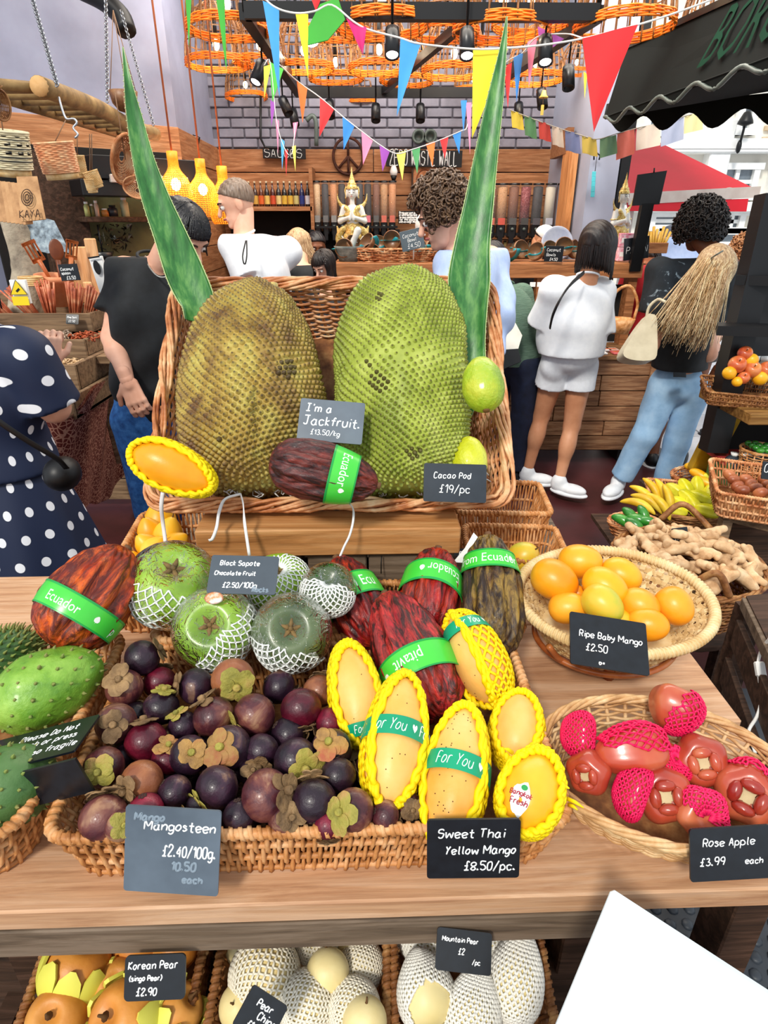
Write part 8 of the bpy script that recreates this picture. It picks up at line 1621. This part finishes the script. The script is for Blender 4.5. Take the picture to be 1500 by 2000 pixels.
for j,(u,v)in enumerate(((1222,440),(1236,440),(1222,456),(1236,456))):pq=V(at(u,v,4.2)[0],4.65,ZS+.14-.09*(j//2));pk=thing('pink_packet','pink and white packet, %s of the block beside the sign post'%['upper left','upper right','lower left','lower right'][j],'packet',pq-V(0,0,.045));part('box',MB().box(pq,(.05,.05,.088),bev=.003),mat('pink_white',['#e03a70','#f2e2e8'],50,.5),pk,smooth=False);part('label',MB().box(pq-V(0,.026,0),(.03,.002,.03)),M_WPNT,pk,smooth=False)
wb_=thing('handle_basket','wicker basket with a tall hoop handle on the counter behind the white shirt woman','basket',at(1205,620,4.0));pc2=at(1210,622,4.0)
part('bowl',MB().lathe([(0,-.10),(.07,-.09),(.10,0),(.093,0),(.06,-.07),(0,-.08)],pc2,20),M_WICK,wb_);part('handle',MB().tubes(_spline([pc2+V(-.095,0,0),pc2+V(-.06,0,.15),pc2+V(.03,0,.20),pc2+V(.10,0,.10),pc2+V(.095,0,0)],4),.010,7),M_WICK,wb_)
# people
SKINS={'fair':['#d99a7c','#e8b095','#f0c0a6'],'tan':['#b87a58','#c98c68','#d69c78'],'brown':['#5e3826','#754832','#8a583e']}
def skin(k):return mat('skin_'+k,SKINS[k],6,.5,.1,bscale=300,sss=.0,spec=.35)
def hand(w,d,n,side,sc=1.0,curl=.35):
 """palm and five bent fingers; w wrist, d towards the fingers, n out of the back of the hand, side +1 thumb on the +x side"""
 d=unit(d);n=unit(n-d*np.dot(n,d));s=np.cross(d,n)*side;pr=[('c',w-d*.03*sc,w+d*.02*sc,.024*sc,.024*sc)];k=sc
 for j in range(4):o=(j-1.5)*.019;pr.append(('c',w+d*.015*k-s*o*.7*k,w+d*.085*k-s*o*k,.014*k,.0105*k))
 for j,L in enumerate((.070,.080,.074,.058)):
  o=(j-1.5)*.0205;p=w+d*.085*k-s*o*k;c=curl;dd=d
  for q in(.45,.32,.26):dd=unit(d*math.cos(c)-n*math.sin(c));e=p+dd*L*q*k;pr.append(('c',p,e,.0092*k,.0082*k,.004));p=e;c+=curl*1.5
 p=w+d*.02*k+s*.022*k;dd=unit(d*.7+s*.75-n*.2);e=p+dd*.04*k;f=e+unit(d*.9+s*.3-n*.3)*.032*k;pr+=[('c',p,e,.0135*k,.011*k,.006),('c',e,f,.0105*k,.009*k,.004)]
 return pr
def head_prims(c,R,k):
 """R columns: right, forward, up; k head scale (1 = 0.23 m tall)"""
 L=lambda x,y,z:c+R@V(x,y,z)*k
 return[('e',L(0,-.008,.022),(.074*k,.092*k,.092*k),R),('e',L(0,.030,-.055),(.052*k,.052*k,.058*k),R),('c',L(0,.088,.012),L(0,.108,-.022),.009*k,.013*k,.012),('c',L(-.032,.080,.030),L(.032,.080,.030),.012*k,.012*k,.016),('c',L(-.016,.080,-.052),L(.016,.080,-.052),.010*k,.010*k,.010),('e',L(0,.070,-.088),(.020*k,.018*k,.016*k),R,.02),('e',L(.074,-.006,-.008),(.009*k,.020*k,.030*k),R,.006),('e',L(-.074,-.006,-.008),(.009*k,.020*k,.030*k),R,.006),('-e',L(.030,.098,.010),(.015*k,.012*k,.009*k),R,.012),('-e',L(-.030,.098,.010),(.015*k,.012*k,.009*k),R,.012)]
def strands(mb,c,R,k,n,drop,rad=.004,face=.9,wave=0.0,th0=(.05,1.2),sides=4,spread=0.0,seed=1,hang=(0,0,-1),fringe=False,fan=.02):
 rs=np.random.default_rng(seed);P=[];m=14
 for i in range(n):
  a=rs.uniform(face,2*math.pi-face)if not fringe or rs.random()<.7 else rs.uniform(-face,face);fr=abs((a+math.pi)%(2*math.pi)-math.pi)<face;t0=rs.uniform(*th0);hv=unit(unit(hang)+rs.normal(0,fan,3));t1=1.25 if fr else 1.75;dp=0 if fr else drop*rs.uniform(.82-.2*(drop>.3),1.05);pts=[]
  for s in np.linspace(0,1,m):
   q=s*(t1-t0+dp/.09);th=min(t0+q,t1);ex=max(0,q-(t1-t0))*.09
   loc=V(math.sin(a)*math.sin(th)*(.086+spread*ex),math.cos(a)*math.sin(th)*(.104+min(spread,0)*ex*.8),math.cos(th)*.106+.020);w=wave*math.sin(s*16+i);pts.append(c+R@(loc*k)+hv*ex*k+V(w,w*.5,0)*(1 if s>.2 else 0))
  P.append(pts)
 mb.tubes(np.array(P),np.linspace(1,.35,m)*rad,sides);return mb
def curls(mb,c,R,k,n,sz,lo=-.2,shell=1.0,seed=1,face=.75,rad=.004,zmul=1.0):
 rs=np.random.default_rng(seed);P=[];t=np.linspace(0,1,12);i=0
 while i<n:
  d=unit(rs.normal(0,1,3));
  if d[2]<lo or(d[1]>face and d[2]<.5):continue
  p=c+R@(V(d[0]*.086,d[1]*.102-.006,d[2]*.106*zmul+.024)*k*shell);e1=unit(np.cross(d,rs.normal(0,1,3)));e2=unit(np.cross(d,e1));e1,e2,dd=R@e1,R@e2,R@d
  P.append(p+(e1*np.cos(t*8)[:,None]+e2*np.sin(t*8)[:,None])*sz*rs.uniform(.6,1)+dd*(t*sz*rs.uniform(.8,2.2))[:,None]);i+=1
 mb.tubes(np.array(P),rad,4);return mb
def person(label,x,y,H,ang,sk='fair',top=None,bot=None,hair=None,shoes=None,J=None,headdir=None,lean=(0,0),sleeve=.5,hem=.50,legs=True,handy=True,res=.011,fat=1.0,thin=1.0,nz=.006,wear=None,hem2=None,eyes=True,curl=.35,topbag=1.0):
 ca,sa=math.cos(ang),math.sin(ang);fw=V(sa,ca,0);rt=V(ca,-sa,0);up=V(0,0,1);B0=np.stack([rt,fw,up],1);o0=V(x,y,0)
 def W(a,b,c_):ln=max(0,c_-.5);return o0+B0@V(a*fat+lean[0]*ln,b+lean[1]*ln,c_)*H
 j=dict(neck=W(0,-.005,.845),shR=W(.108,0,.815),shL=W(-.108,0,.815),elR=W(.135,-.01,.635),elL=W(-.135,-.01,.635),wrR=W(.13,.06,.50),wrL=W(-.13,.06,.50),pel=W(0,0,.53),hipR=W(.052,0,.51),hipL=W(-.052,0,.51),knR=W(.055,.012,.285),knL=W(-.055,.012,.285),anR=W(.055,-.012,.05),anL=W(-.055,-.012,.05),head=W(0,.022,.925))
 for k_,v_ in(J or{}).items():j[k_]=np.asarray(v_,float)if not callable(v_)else v_(W)
 hd=unit(headdir if headdir is not None else fw);hr=unit(np.cross(hd,up))if abs(hd[2])<.95 else rt;HR=np.stack([hr,hd,np.cross(hr,hd)],1);hk=H*.132/.23;root=thing('person',label,'person',(x,y,0));sm=skin(sk);f=fat
 torso=[('e',(j['shR']+j['shL'])/2-V(0,0,.075*H),(.098*H*f,.062*H,.105*H),B0,.05),('c',(j['shR']+j['shL'])/2-V(0,0,.10*H),j['pel']+V(0,0,.06*H),.062*H*f,.064*H*f,.05),('e',j['pel'],(.088*H*f,.066*H*f,.065*H),B0,.05),('c',j['shR'],j['shL'],.036*H,.036*H,.04)]
 nk=[('c',j['neck']-V(0,0,.03*H),j['head']-HR[:,2]*.045*hk-HR[:,1]*.02*hk,.036*H*.9,.031*H,.02)]
 arms=[]
 for s in 'RL':arms+=[('c',j['sh'+s],j['el'+s],.031*H*thin,.025*H*thin,.02),('c',j['el'+s],j['wr'+s],.0255*H*thin,.0155*H*thin,.015),('e',j['el'+s]*.7+j['wr'+s]*.3,(.026*H*thin,)*3,None,.02)]
 leg=[]
 if legs:
  for s in 'RL':
   kn,an,hp=j['kn'+s],j['an'+s],j['hip'+s];leg+=[('c',hp,kn,.050*H*thin,.032*H*thin,.03),('c',kn,an,.031*H*thin,.019*H*thin,.015),('e',kn*.68+an*.32-fw*.012*H,(.030*H*thin,.030*H*thin,.055*H),basis(kn-an),.03),('c',an-V(0,0,.02*H),an+fw*.07*H-V(0,0,.032*H),.018*H,.016*H,.01)]
 mb=blob(torso+nk+arms+leg,res,.02);blob(head_prims(j['head'],HR,hk),.0055*max(1,hk),.018,mb=mb)
 if handy:
  for s,sd in(('R',1),('L',-1)):d=j['wr'+s]-j['el'+s];d=J.get('hd'+s,d)if J else d;blob(hand(j['wr'+s],d,np.cross(rt*(1 if s=='R' else 1),unit(d))+rt*(.8 if s=='R' else-.8),sd,H/1.72,curl),.0042,.006,mb=mb)
 part('body',mb,sm,root)
 if eyes:
  L=lambda a,b,c_:j['head']+HR@V(a,b,c_)*hk
  e=MB();q=MB();br=MB()
  for s in(-1,1):e.ell(L(s*.030,.078,.008),.0125*hk,nu=8,nv=10);q.ell(L(s*.030,.0885,.007),(.0055*hk,)*3,nu=6,nv=8);br.tubes(_spline([L(s*.014,.094,.028),L(s*.032,.092,.034),L(s*.052,.078,.028)],3),.0035*hk,5)
  part('eyeball',e,mat('eye_white','#e8e4de',5,.3),root);part('iris',q,mat('dark_iris','#2a1a12',5,.2),root);part('eyebrow',br,mat('brow_brown','#3a261a',20,.8),root);part('lips',MB().tubes(_spline([L(-.024,.082,-.050),L(0,.094,-.047),L(.024,.082,-.050)],3),[.003*hk,.005*hk,.006*hk,.0065*hk,.006*hk,.005*hk,.003*hk],6),mat('lip_rose','#b0605a',8,.45),root)
 if hair:hair(root,j['head'],HR,hk)
 rn=np.random.default_rng(int(abs(x*100))+3);w3=rn.uniform(-1,1,(5,3))*14;ph=rn.uniform(0,6,5)
 def fold(p,a=nz):return sum(np.sin(p@w3[i]*(1+.5*i)+ph[i]+2*np.sin(p[:,2]*9+i))for i in range(5))*a*.35
 if top:
  g=.010*H*topbag;tp=[('e',(j['shR']+j['shL'])/2-V(0,0,.085*H),(.100*H*f+g,.066*H+g,.115*H+g),B0,.05),('c',(j['shR']+j['shL'])/2-V(0,0,.12*H),j['pel']-V(0,0,.03*H),.070*H*f+g,.078*H*f+g*.9,.06),('e',j['pel']+V(0,0,.03*H),(.090*H*f+g*1.3,.070*H*f+g,.10*H),B0,.05),('c',j['shR'],j['shL'],.036*H+g*.7,.036*H+g*.7,.04)]
  for s in 'RL':m_=j['sh'+s]+(j['el'+s]-j['sh'+s])*min(sleeve,1);tp+=[('cc' if sleeve<=1 else 'c',j['sh'+s],m_,.034*H*thin+g,.034*H*thin+g*1.5,.025)]+([('cc',j['el'+s],j['el'+s]+(j['wr'+s]-j['el'+s])*(sleeve-1),.030*H+g*.5,.024*H+g*.5,.02)]if sleeve>1 else[])
  hz=(hem2 if hem2 is not None else hem)*H;t_=blob(tp,.009,.02,fold,[(V(x,y,hz),V(0,0,-1)),(j['neck']+V(0,0,.006*H),V(0,0,1)+fw*-.0)]);part(top[1],t_,top[0],root)
  part('neck_band',MB().tubes(np.stack([np.cos(a_)*.036*H,np.sin(a_)*.036*H,-.012*H*np.sin(a_)],-1)@B0.T+j['neck']+V(0,0,.004*H),.006*H/1.7,6,closed=True,ref=(0,0,1)),top[0],root)
 if bot:
  m,kind=bot;g=.008*H;bp=[('e',j['pel'],(.088*H*f+g,.068*H*f+g,.068*H+g),B0,.05)]
  if kind=='jeans':
   for s in 'RL':bp+=[('c',j['hip'+s],j['kn'+s],.052*H*thin+g,.037*H*thin+g,.03),('cc',j['kn'+s],j['an'+s]+(j['kn'+s]-j['an'+s])*.12,.037*H*thin+g,.033*H*thin+g,.03)]
   for s in 'RL':bp.append(('e',j['hip'+s]-fw*.030*H+V(0,0,.005*H),(.042*H*f,.038*H*f,.048*H),None,.03))
   part('trousers',blob(bp,.010,.02,lambda p:fold(p,.005),[(V(x,y,hem*H+.035*H),V(0,0,1))]),m,root)
  if kind=='shorts':
   for s in 'RL':bp+=[('cc',j['hip'+s]+V(0,0,.01*H),j['hip'+s]+(j['kn'+s]-j['hip'+s])*.36,.050*H+g,.053*H+g,.012),('e',j['hip'+s]-fw*.032*H,(.044*H,.038*H,.046*H),None,.025)]
   part('shorts',blob(bp,.008,.02,lambda p:fold(p,.005),[(V(x,y,hem*H+.03*H),V(0,0,1))]),m,root)
  if kind=='skirt':
   n=64;a=np.arange(n)*2*math.pi/n;zz=np.linspace(.60,.16,16)*H;rr=np.interp(np.linspace(0,1,16),[0,.25,.6,1],[.078,.115,.155,.20])*H*f
   P=np.stack([np.stack([np.cos(a)*r*(1+.06*q*np.cos(a*9+q*2)),np.sin(a)*r*.85*(1+.06*q*np.sin(a*8+1)),np.full(n,z)],-1)for r,z,q in zip(rr,zz,np.linspace(0,1,16))])@B0.T+V(x,y,0);Q=P*1;Q[:,:,:2]=V(x,y)+(P[:,:,:2]-V(x,y))*.97;m_=MB().grid(P[::-1],closed_v=True);m_.grid(Q,closed_v=True);m_.grid(np.stack([P[-1],Q[-1]]),closed_v=True);part('skirt',m_,m,root)
 if shoes:
  for s in 'RL':an=j['an'+s];tdir=unit(V(*(J.get('toe'+s,fw)if J else fw)[:2],0));c=an+tdir*.035*H;c[2]=max(.03,an[2]-.022*H);Rf=np.stack([np.cross(tdir,up),tdir,up],1);part('shoe',blob([('e',c+tdir*.018*H,(.030*H,.058*H,.022*H),Rf),('e',c-tdir*.035*H+V(0,0,.012*H),(.026*H,.032*H,.036*H),Rf),('c',an-V(0,0,.01*H),an+V(0,0,.004*H),.024*H,.026*H)],.006,.015),shoes[0],root);part('sole',MB().add(*(lambda v,q:(v,[q]))(*sdf_mesh([('e',c+tdir*.008*H-V(0,0,.016*H),(.034*H,.076*H,.014*H),Rf)],.007,.01))),shoes[1],root)
 if wear:wear(root,j,B0,H,HR,hk)
 return root,j,B0
def hairmat(n,cols):return mat('hair_'+n,cols,40,.42,.4,stretch=(3,3,.35),bscale=120,spec=.5)
HB=hairmat('black',['#0d0c0e','#1a181c','#2a282c']);HBR=hairmat('dark_brown',['#120a08','#1c110e','#30201a']);HBL=hairmat('blonde',['#7a5a3c','#b89670','#dcc49c']);HG=hairmat('grey_crop',['#4a3a30','#7a6656','#8e8074']);HCB=hairmat('brown_curls',['#33231a','#5c4432','#8a6c50']);HAF=hairmat('afro_black',['#0c0a0a','#1c1614','#3a2c26']);HLB=hairmat('light_brown',['#6a4026','#9a6840','#c89468'])
def cap(root,c,R,k,m,g=.008,low=-.02,fz=.035,extra=(),name='hair',nz_=.002):
 L=lambda a,b,d:c+R@V(a,b,d)*k;cu=[(L(0,fz,.06),R@V(0,.55,-.83))]if fz is not None else[]
 return part(name,blob([('e',L(0,-.012,.030),((.078+g)*k,(.094+g)*k,(.090+g)*k),R)]+[(e[0],L(*e[1]),tuple(x*k for x in e[2]),R)for e in extra],.006,.02,lambda p:nz_*np.sin(p@V(190,160,60)),cu+[(L(0,0,low),R@V(0,.35,-1))]),m,root)
def h_short(m,g=.004,low=-.015):return lambda r,c,R,k:cap(r,c,R,k,m,g,low,.05)
def h_bob(m,n=420,drop=.15,seed=3,**kw):
 pf=kw.pop('puff',1.0);ms=kw.pop('mats',[m])
 def f(r,c,R,k):k=k*pf;cap(r,c,R,k,m,.006,-.05,.03);[part('hair_strands',strands(MB(),c,R,k,n//len(ms),drop,seed=seed+q,**kw),mm,r,kind='stuff')for q,mm in enumerate(ms)]
 return f
def h_curl(m,n=520,sz=.014,shell=1.06,lo=-.25,rad=.0042,**kw):
 def f(r,c,R,k):cap(r,c,R,k,m,.006*shell,-.02,.05);part('hair_curls',curls(MB(),c,R,k,n,sz,lo,shell,rad=rad,**kw),m,r,kind='stuff')
 return f
M_TB=mat('black_tee',['#131619','#1c2024'],30,.8,.2,bscale=60);M_TW=mat('white_tee',['#dfe3ea','#eef1f5'],20,.8,.2,bscale=60);M_LB=mat('light_blue_shirt',['#a9bfe6','#bccdf0'],30,.8,.2,bscale=80);M_JN=mat('blue_denim',['#1d4a86','#2f67ac','#4480c4'],40,.8,.3,bscale=160);M_JL=mat('pale_denim',['#7ea6cc','#95bbde','#a9cbe8'],9,.8,.3,bscale=160);M_NV=mat('navy_trousers',['#131a2c','#1c2640'],20,.8);M_SHO=mat('white_sneaker',['#dcdfe4','#eceef0'],30,.6);M_BSHO=mat('black_shoe','#141416',20,.4)
def dots_mat():
 N=NT('polka_dot_navy');tc=N.new('ShaderNodeTexCoord');sp=N.new('ShaderNodeSeparateXYZ');N.L(tc.outputs['Object'],sp.inputs[0]);an=N.math('MULTIPLY',N.math('ARCTAN2',sp.outputs[1],sp.outputs[0]),3.2);u=an;v=N.math('MULTIPLY',sp.outputs[2],13.0)
 row=N.math('FLOOR',v);u2=N.math('ADD',u,N.math('MULTIPLY',row,.5));fu=N.math('SUBTRACT',N.math('FRACT',u2),.5);fv=N.math('SUBTRACT',N.math('FRACT',v),.5);d=N.math('SQRT',N.math('ADD',N.math('MULTIPLY',fu,fu),N.math('MULTIPLY',fv,fv)))
 N.L(N.ramp(d,[(.18,'#e8eaf0'),(.195,'#10203e')]),N.b.inputs['Base Color']);N.b.inputs['Roughness'].default_value=.7;return N.m
PD=dots_mat();u3=lambda a,b,t:at(a,b,t)
def bagstrap(pts,r=.006,name='strap',m=M_BLACK,flat=.3):return lambda root:part(name,MB().tubes(_spline([at(*p[:2],p[2])for p in pts],5),r,6,flat=flat),m,root)
def w1(root,j,B0,H,HR,hk):
 part('shoulder_strap',MB().tubes(_spline([at(-60,780,1.55),at(0,825,1.58),at(60,865,1.63),at(110,895,1.68),at(130,915,1.72)],5),.010,6,flat=.3),M_BLACK,root);part('bag',MB().ell(at(122,925,1.78),(.05,.06,.05)),M_BLACK,root)
person('woman in a navy polka dot dress seen from behind at the left edge',-1.20,1.80,1.60,.35,'fair',(PD,'dress_top'),(PD,'skirt'),h_bob(HBR,300,.12),None,J=dict(elR=at(105,795,1.83),wrR=at(100,712,2.02),hdR=V(.05,.2,.9),shR=at(42,690,1.74),anR=V(-1.1,1.8,.08),anL=V(-1.3,1.8,.08)),sleeve=.98,hem=.56,fat=1.12,nz=.008,wear=w1,res=.009,curl=.7,thin=1.1)
def w2(root,j,B0,H,HR,hk):part('necklace',MB().tubes(_spline([at(284,500,y=2.42),at(292,522,y=2.34),at(310,540,y=2.29),at(330,538,y=2.28),at(340,515,y=2.33)],5),.0028,6),mat('silver_chain','#c8c8c0',10,.3,metal=.8),root)
person('man in a black t-shirt and blue jeans bowing his head behind the big basket',-.93,2.45,1.70,2.3,'fair',(M_TB,'t_shirt'),(M_JN,'jeans'),h_bob(HB,520,.03,5,fringe=True,rad=.0045),(M_BSHO,M_BSHO),J=dict(head=at(352,462,y=2.30),neck=at(304,507,y=2.44),shR=at(246,535,y=2.44),shL=at(350,545,y=2.42),elR=at(222,660,y=2.36),wrR=at(248,742,y=2.24),hdR=V(.10,-.05,-.3),pel=at(300,765,y=2.46),elL=at(372,680,y=2.4),wrL=at(380,740,y=2.3)),headdir=V(.75,-.45,-.62),hem=.545,hem2=.52,sleeve=.62,nz=.009,wear=w2,res=.009,topbag=.9)
person('grey cropped man in a white t-shirt looking down to the left',-.80,3.78,1.80,-2.0,'fair',(M_TW,'t_shirt'),(M_NV,'jeans'),h_short(HG,.003,.0),(M_BSHO,M_BSHO),J=dict(head=at(462,398,3.42),shR=lambda W:at(560,490,3.55),shL=lambda W:at(458,482,3.4)),headdir=V(-.9,-.25,-.35),nz=.008,wear=lambda root,j,B0,H,HR,hk:part('hanging_glasses',MB().tubes(_spline([at(480,470,3.2),at(474,500,3.18),at(478,517,3.18),at(482,500,3.18),at(482,470,3.2)],4),.004,5),M_BLACK,root))
person('curly haired man in a light blue shirt bending over behind the tall aloe leaf',.36,2.85,1.78,-1.45,'fair',(M_LB,'shirt'),(M_NV,'jeans'),h_curl(HCB,620,.017,1.10,-.35,.0045,face=.62),(M_BSHO,M_BSHO),J=dict(head=at(866,424,2.55),neck=at(902,492,2.62),shL=at(890,520,2.55),shR=at(955,510,2.75),elL=at(880,620,2.5),elR=at(968,620,2.72),wrL=at(880,690,2.45),wrR=at(962,700,2.7)),headdir=V(-.93,-.05,-.42),sleeve=1.9,hem=.46,nz=.010)
def w5(root,j,B0,H,HR,hk):part('tote_bag',quad3([at(958,560,3.5),at(975,572,3.5),at(1020,655,3.5),at(1012,682,3.5),at(968,684,3.5),at(955,640,3.5)],.05),mat('cream_tote',['#d8d4c8','#e8e4da'],10,.8),root,smooth=False);part('tote_base',quad3([at(968,684,3.49),at(1012,681,3.49),at(1018,706,3.5),at(985,720,3.5)],.05),M_BLACK,root,smooth=False)
person('black haired woman in a sage green knit with a cream tote bag',.80,3.85,1.60,.7,'fair',(mat('sage_knit',['#56705e','#6b8674'],20,.9,.8,stretch=(1,1,9),bscale=30,bdist=.01),'knit_top'),(M_NV,'jeans'),h_bob(HB,320,.16,6),(M_BSHO,M_BSHO),J=dict(head=at(962,512,3.60),neck=at(984,552,y=3.8),elR=at(1035,655,3.75),wrR=at(1075,652,3.95),shR=at(1018,575,3.7),shL=at(962,580,3.5)),headdir=V(.3,.8,-.4),sleeve=.9,hem=.50,wear=w5,fat=1.1)
def w6(root,j,B0,H,HR,hk):part('shoulder_strap',MB().tubes(_spline([at(1140,533,3.17),at(1114,556,3.05),at(1094,585,3.03),at(1080,615,3.08),at(1074,640,3.16)],5),.013,6,flat=.4),M_BLACK,root)
M_SHRT=mat('pale_jersey',['#d9dde4','#e6eaf0'],40,.9,.3,bscale=200)
person('woman with a dark bob in a white t-shirt and pale shorts at the counter',1.10,3.62,1.60,.35,'tan',(M_TW,'t_shirt'),(M_SHRT,'shorts'),h_bob(HBR,620,.115,7,rad=.0045,puff=1.22),(M_SHO,M_SHO),J=dict(head=at(1165,487,3.28),neck=at(1148,540,3.30),shL=at(1082,568,3.32),shR=at(1172,568,3.42),elL=at(1062,632,3.5),wrL=at(1100,640,3.75),elR=at(1166,664,3.5),wrR=at(1185,630,3.7),hipL=at(1085,715,3.62),hipR=at(1135,715,3.62),pel=at(1112,690,3.55),knL=at(1058,812,3.85),anL=at(1030,922,4.0),knR=at(1117,832,3.78),anR=at(1092,940,3.86),toeR=V(.7,-.5,0),toeL=V(.8,-.3,0)),headdir=V(.55,.75,-.35),sleeve=.85,hem=.565,hem2=.565,nz=.010,wear=w6,fat=1.05,topbag=1.7)
def w7(root,j,B0,H,HR,hk):
 cr=mat('cream_leather',['#b8ac90','#cfc4a8'],12,.45);part('handbag',quad3(_spline([at(*q,3.12)for q in((1268,612),(1282,618),(1284,650),(1283,694),(1268,704),(1232,702),(1217,690),(1232,662),(1252,632),(1268,612))],3)[:-1],.09),cr,root);part('bag_handle',MB().tubes(_spline([at(1262,625,3.2),at(1268,600,3.18),at(1285,585,3.15),at(1300,590,3.1)],4),.008,6),cr,root)
 part('phone',quad3([at(1316,727,3.262),at(1340,728,3.262),at(1340,737,3.262),at(1316,736,3.262)],.006),M_SLATE,root,smooth=False);part('sunglasses',MB().tubes(_spline([at(1388,505,3.1),at(1400,497,3.0),at(1412,490,3.0)],4),.004,5),M_PIPE,root)
person('woman with long straight blonde hair in a black t-shirt and pale jeans',1.66,3.58,1.62,.35,'fair',(M_TB,'t_shirt'),(M_JL,'jeans'),h_bob(HBL,1300,.42,8,rad=.0034,puff=1.12,th0=(.02,1.4),spread=-.04,fan=.10,mats=[HBL,hairmat('honey',['#6a4a2c','#a07c50','#c8a070']),hairmat('pale_gold',['#a88a60','#d8c094','#ead8b0'])],hang=at(1300,700,3.02)-at(1378,530,3.12),face=.75),(M_SHO,M_SHO),J=dict(head=at(1392,530,3.18),neck=at(1372,585,3.22),shL=at(1300,605,3.25),shR=at(1382,605,3.32),elL=at(1282,670,3.35),wrL=at(1300,690,3.6),elR=at(1385,692,3.35),wrR=at(1400,650,3.6),pel=at(1322,745,3.50),hipL=at(1298,760,3.55),hipR=at(1352,765,3.55),knL=at(1260,850,3.65),anL=at(1208,940,3.85),knR=at(1322,865,3.68),anR=at(1292,955,3.82),toeL=V(-.6,-.7,0),toeR=V(.3,-.9,0)),headdir=V(.72,.3,-.6),sleeve=.5,hem=.575,hem2=.525,nz=.006,wear=w7,fat=.86)
M_FLO=mat('black_floral',[(.3,'#14191e'),(.62,'#1d252c'),(.68,'#8a98a0')],9,.8,dist=1.5)
person('tall man with black afro hair in a dark leaf print shirt, back turned',2.02,4.15,1.76,.1,'brown',(M_FLO,'shirt'),(mat('brown_shorts',['#3a3430','#4a443e'],10,.8),'shorts'),h_curl(HAF,1300,.022,1.30,-.5,.005,face=.85),(M_BSHO,M_SHO),J=dict(head=at(1365,452,3.85),shL=at(1290,530,3.9),shR=at(1420,535,3.95),elR=at(1440,640,4.0),elL=at(1272,630,4.0),wrR=at(1405,715,4.2),anL=lambda W:at(1268,925,4.45)),headdir=V(-.1,1,-.1),sleeve=.8,hem=.46,nz=.008,topbag=1.5)
person('woman with light brown curls in a pink top at the right edge of the street',2.75,4.75,1.60,-.5,'fair',(mat('pink_top',['#e0a0a0','#ecb4b0'],10,.8),'top'),(M_NV,'jeans'),h_curl(HLB,320,.022,1.10,-.2,.006),(M_BSHO,M_BSHO),J=dict(head=at(1455,498,4.75)),headdir=V(.4,-.8,-.3))
person('man in a grey flat cap far off in the street beside the afro hair',2.7,6.1,1.72,3.0,'fair',(M_LB,'shirt'),(M_NV,'jeans'),lambda r,c,R,k:cap(r,c,R,k,mat('grey_cap',['#5a5e6a','#7a7e8a'],20,.8),.012,.02,.09,[('e',(0,.10,.03),(.05,.05,.012))],'flat_cap'),(M_BSHO,M_BSHO),J=dict(head=at(1308,470,5.65)),handy=False)
person('dark haired vendor in a red apron behind the counter end',2.05,5.0,1.52,3.3,'tan',(mat('red_apron',['#b01420','#d02430'],10,.7),'apron'),(M_NV,'jeans'),h_bob(HBR,220,.10,9),None,J=dict(head=at(1270,510,4.75)),headdir=V(-.4,-.7,-.5),handy=False)
def wcap(r,c,R,k):cap(r,c,R,k,HB,.004,-.03,.04);cap(r,c,R,k,M_WPNT,.013,.03,.16,[('e',(0,.115,.035),(.065,.06,.010))],'cap')
person('shop assistant in a white and black cap behind the middle of the counter',.36,5.25,1.60,-2.2,'tan',(M_TB,'t_shirt'),(M_NV,'jeans'),wcap,None,J=dict(head=at(836,446,4.85)),headdir=V(-.6,-.4,-.7),handy=False)
person('second shop assistant in a cap bending behind the right part of the counter',1.20,5.2,1.50,2.4,'tan',(M_TB,'t_shirt'),(M_NV,'jeans'),wcap,None,J=dict(head=at(1060,470,4.85)),headdir=V(.5,-.3,-.8),handy=False)
person('woman with frizzy blonde hair in a black top behind the left jackfruit',-.55,4.45,1.56,2.6,'fair',(M_TB,'t_shirt'),(M_NV,'jeans'),h_bob(HBL,360,.20,11,wave=.012,rad=.005,spread=.5),None,J=dict(head=at(583,480,4.25)),headdir=V(-.3,.8,-.2),handy=False,legs=True)
person('dark haired man with lowered eyes behind the blonde woman',-.45,4.98,1.50,3.0,'brown',(M_TB,'t_shirt'),(M_NV,'jeans'),h_short(HB,.007),None,J=dict(head=at(618,482,4.72)),headdir=V(.2,-.9,-.3),handy=False)
person('brown haired girl looking down, framed between the jackfruits basket and the counter',-.36,3.98,1.38,-2.6,'fair',(M_TB,'t_shirt'),(M_NV,'jeans'),h_bob(HBR,260,.10,12,fringe=True),None,J=dict(head=at(634,520,3.75)),headdir=V(-.5,-.7,-.45),handy=False)
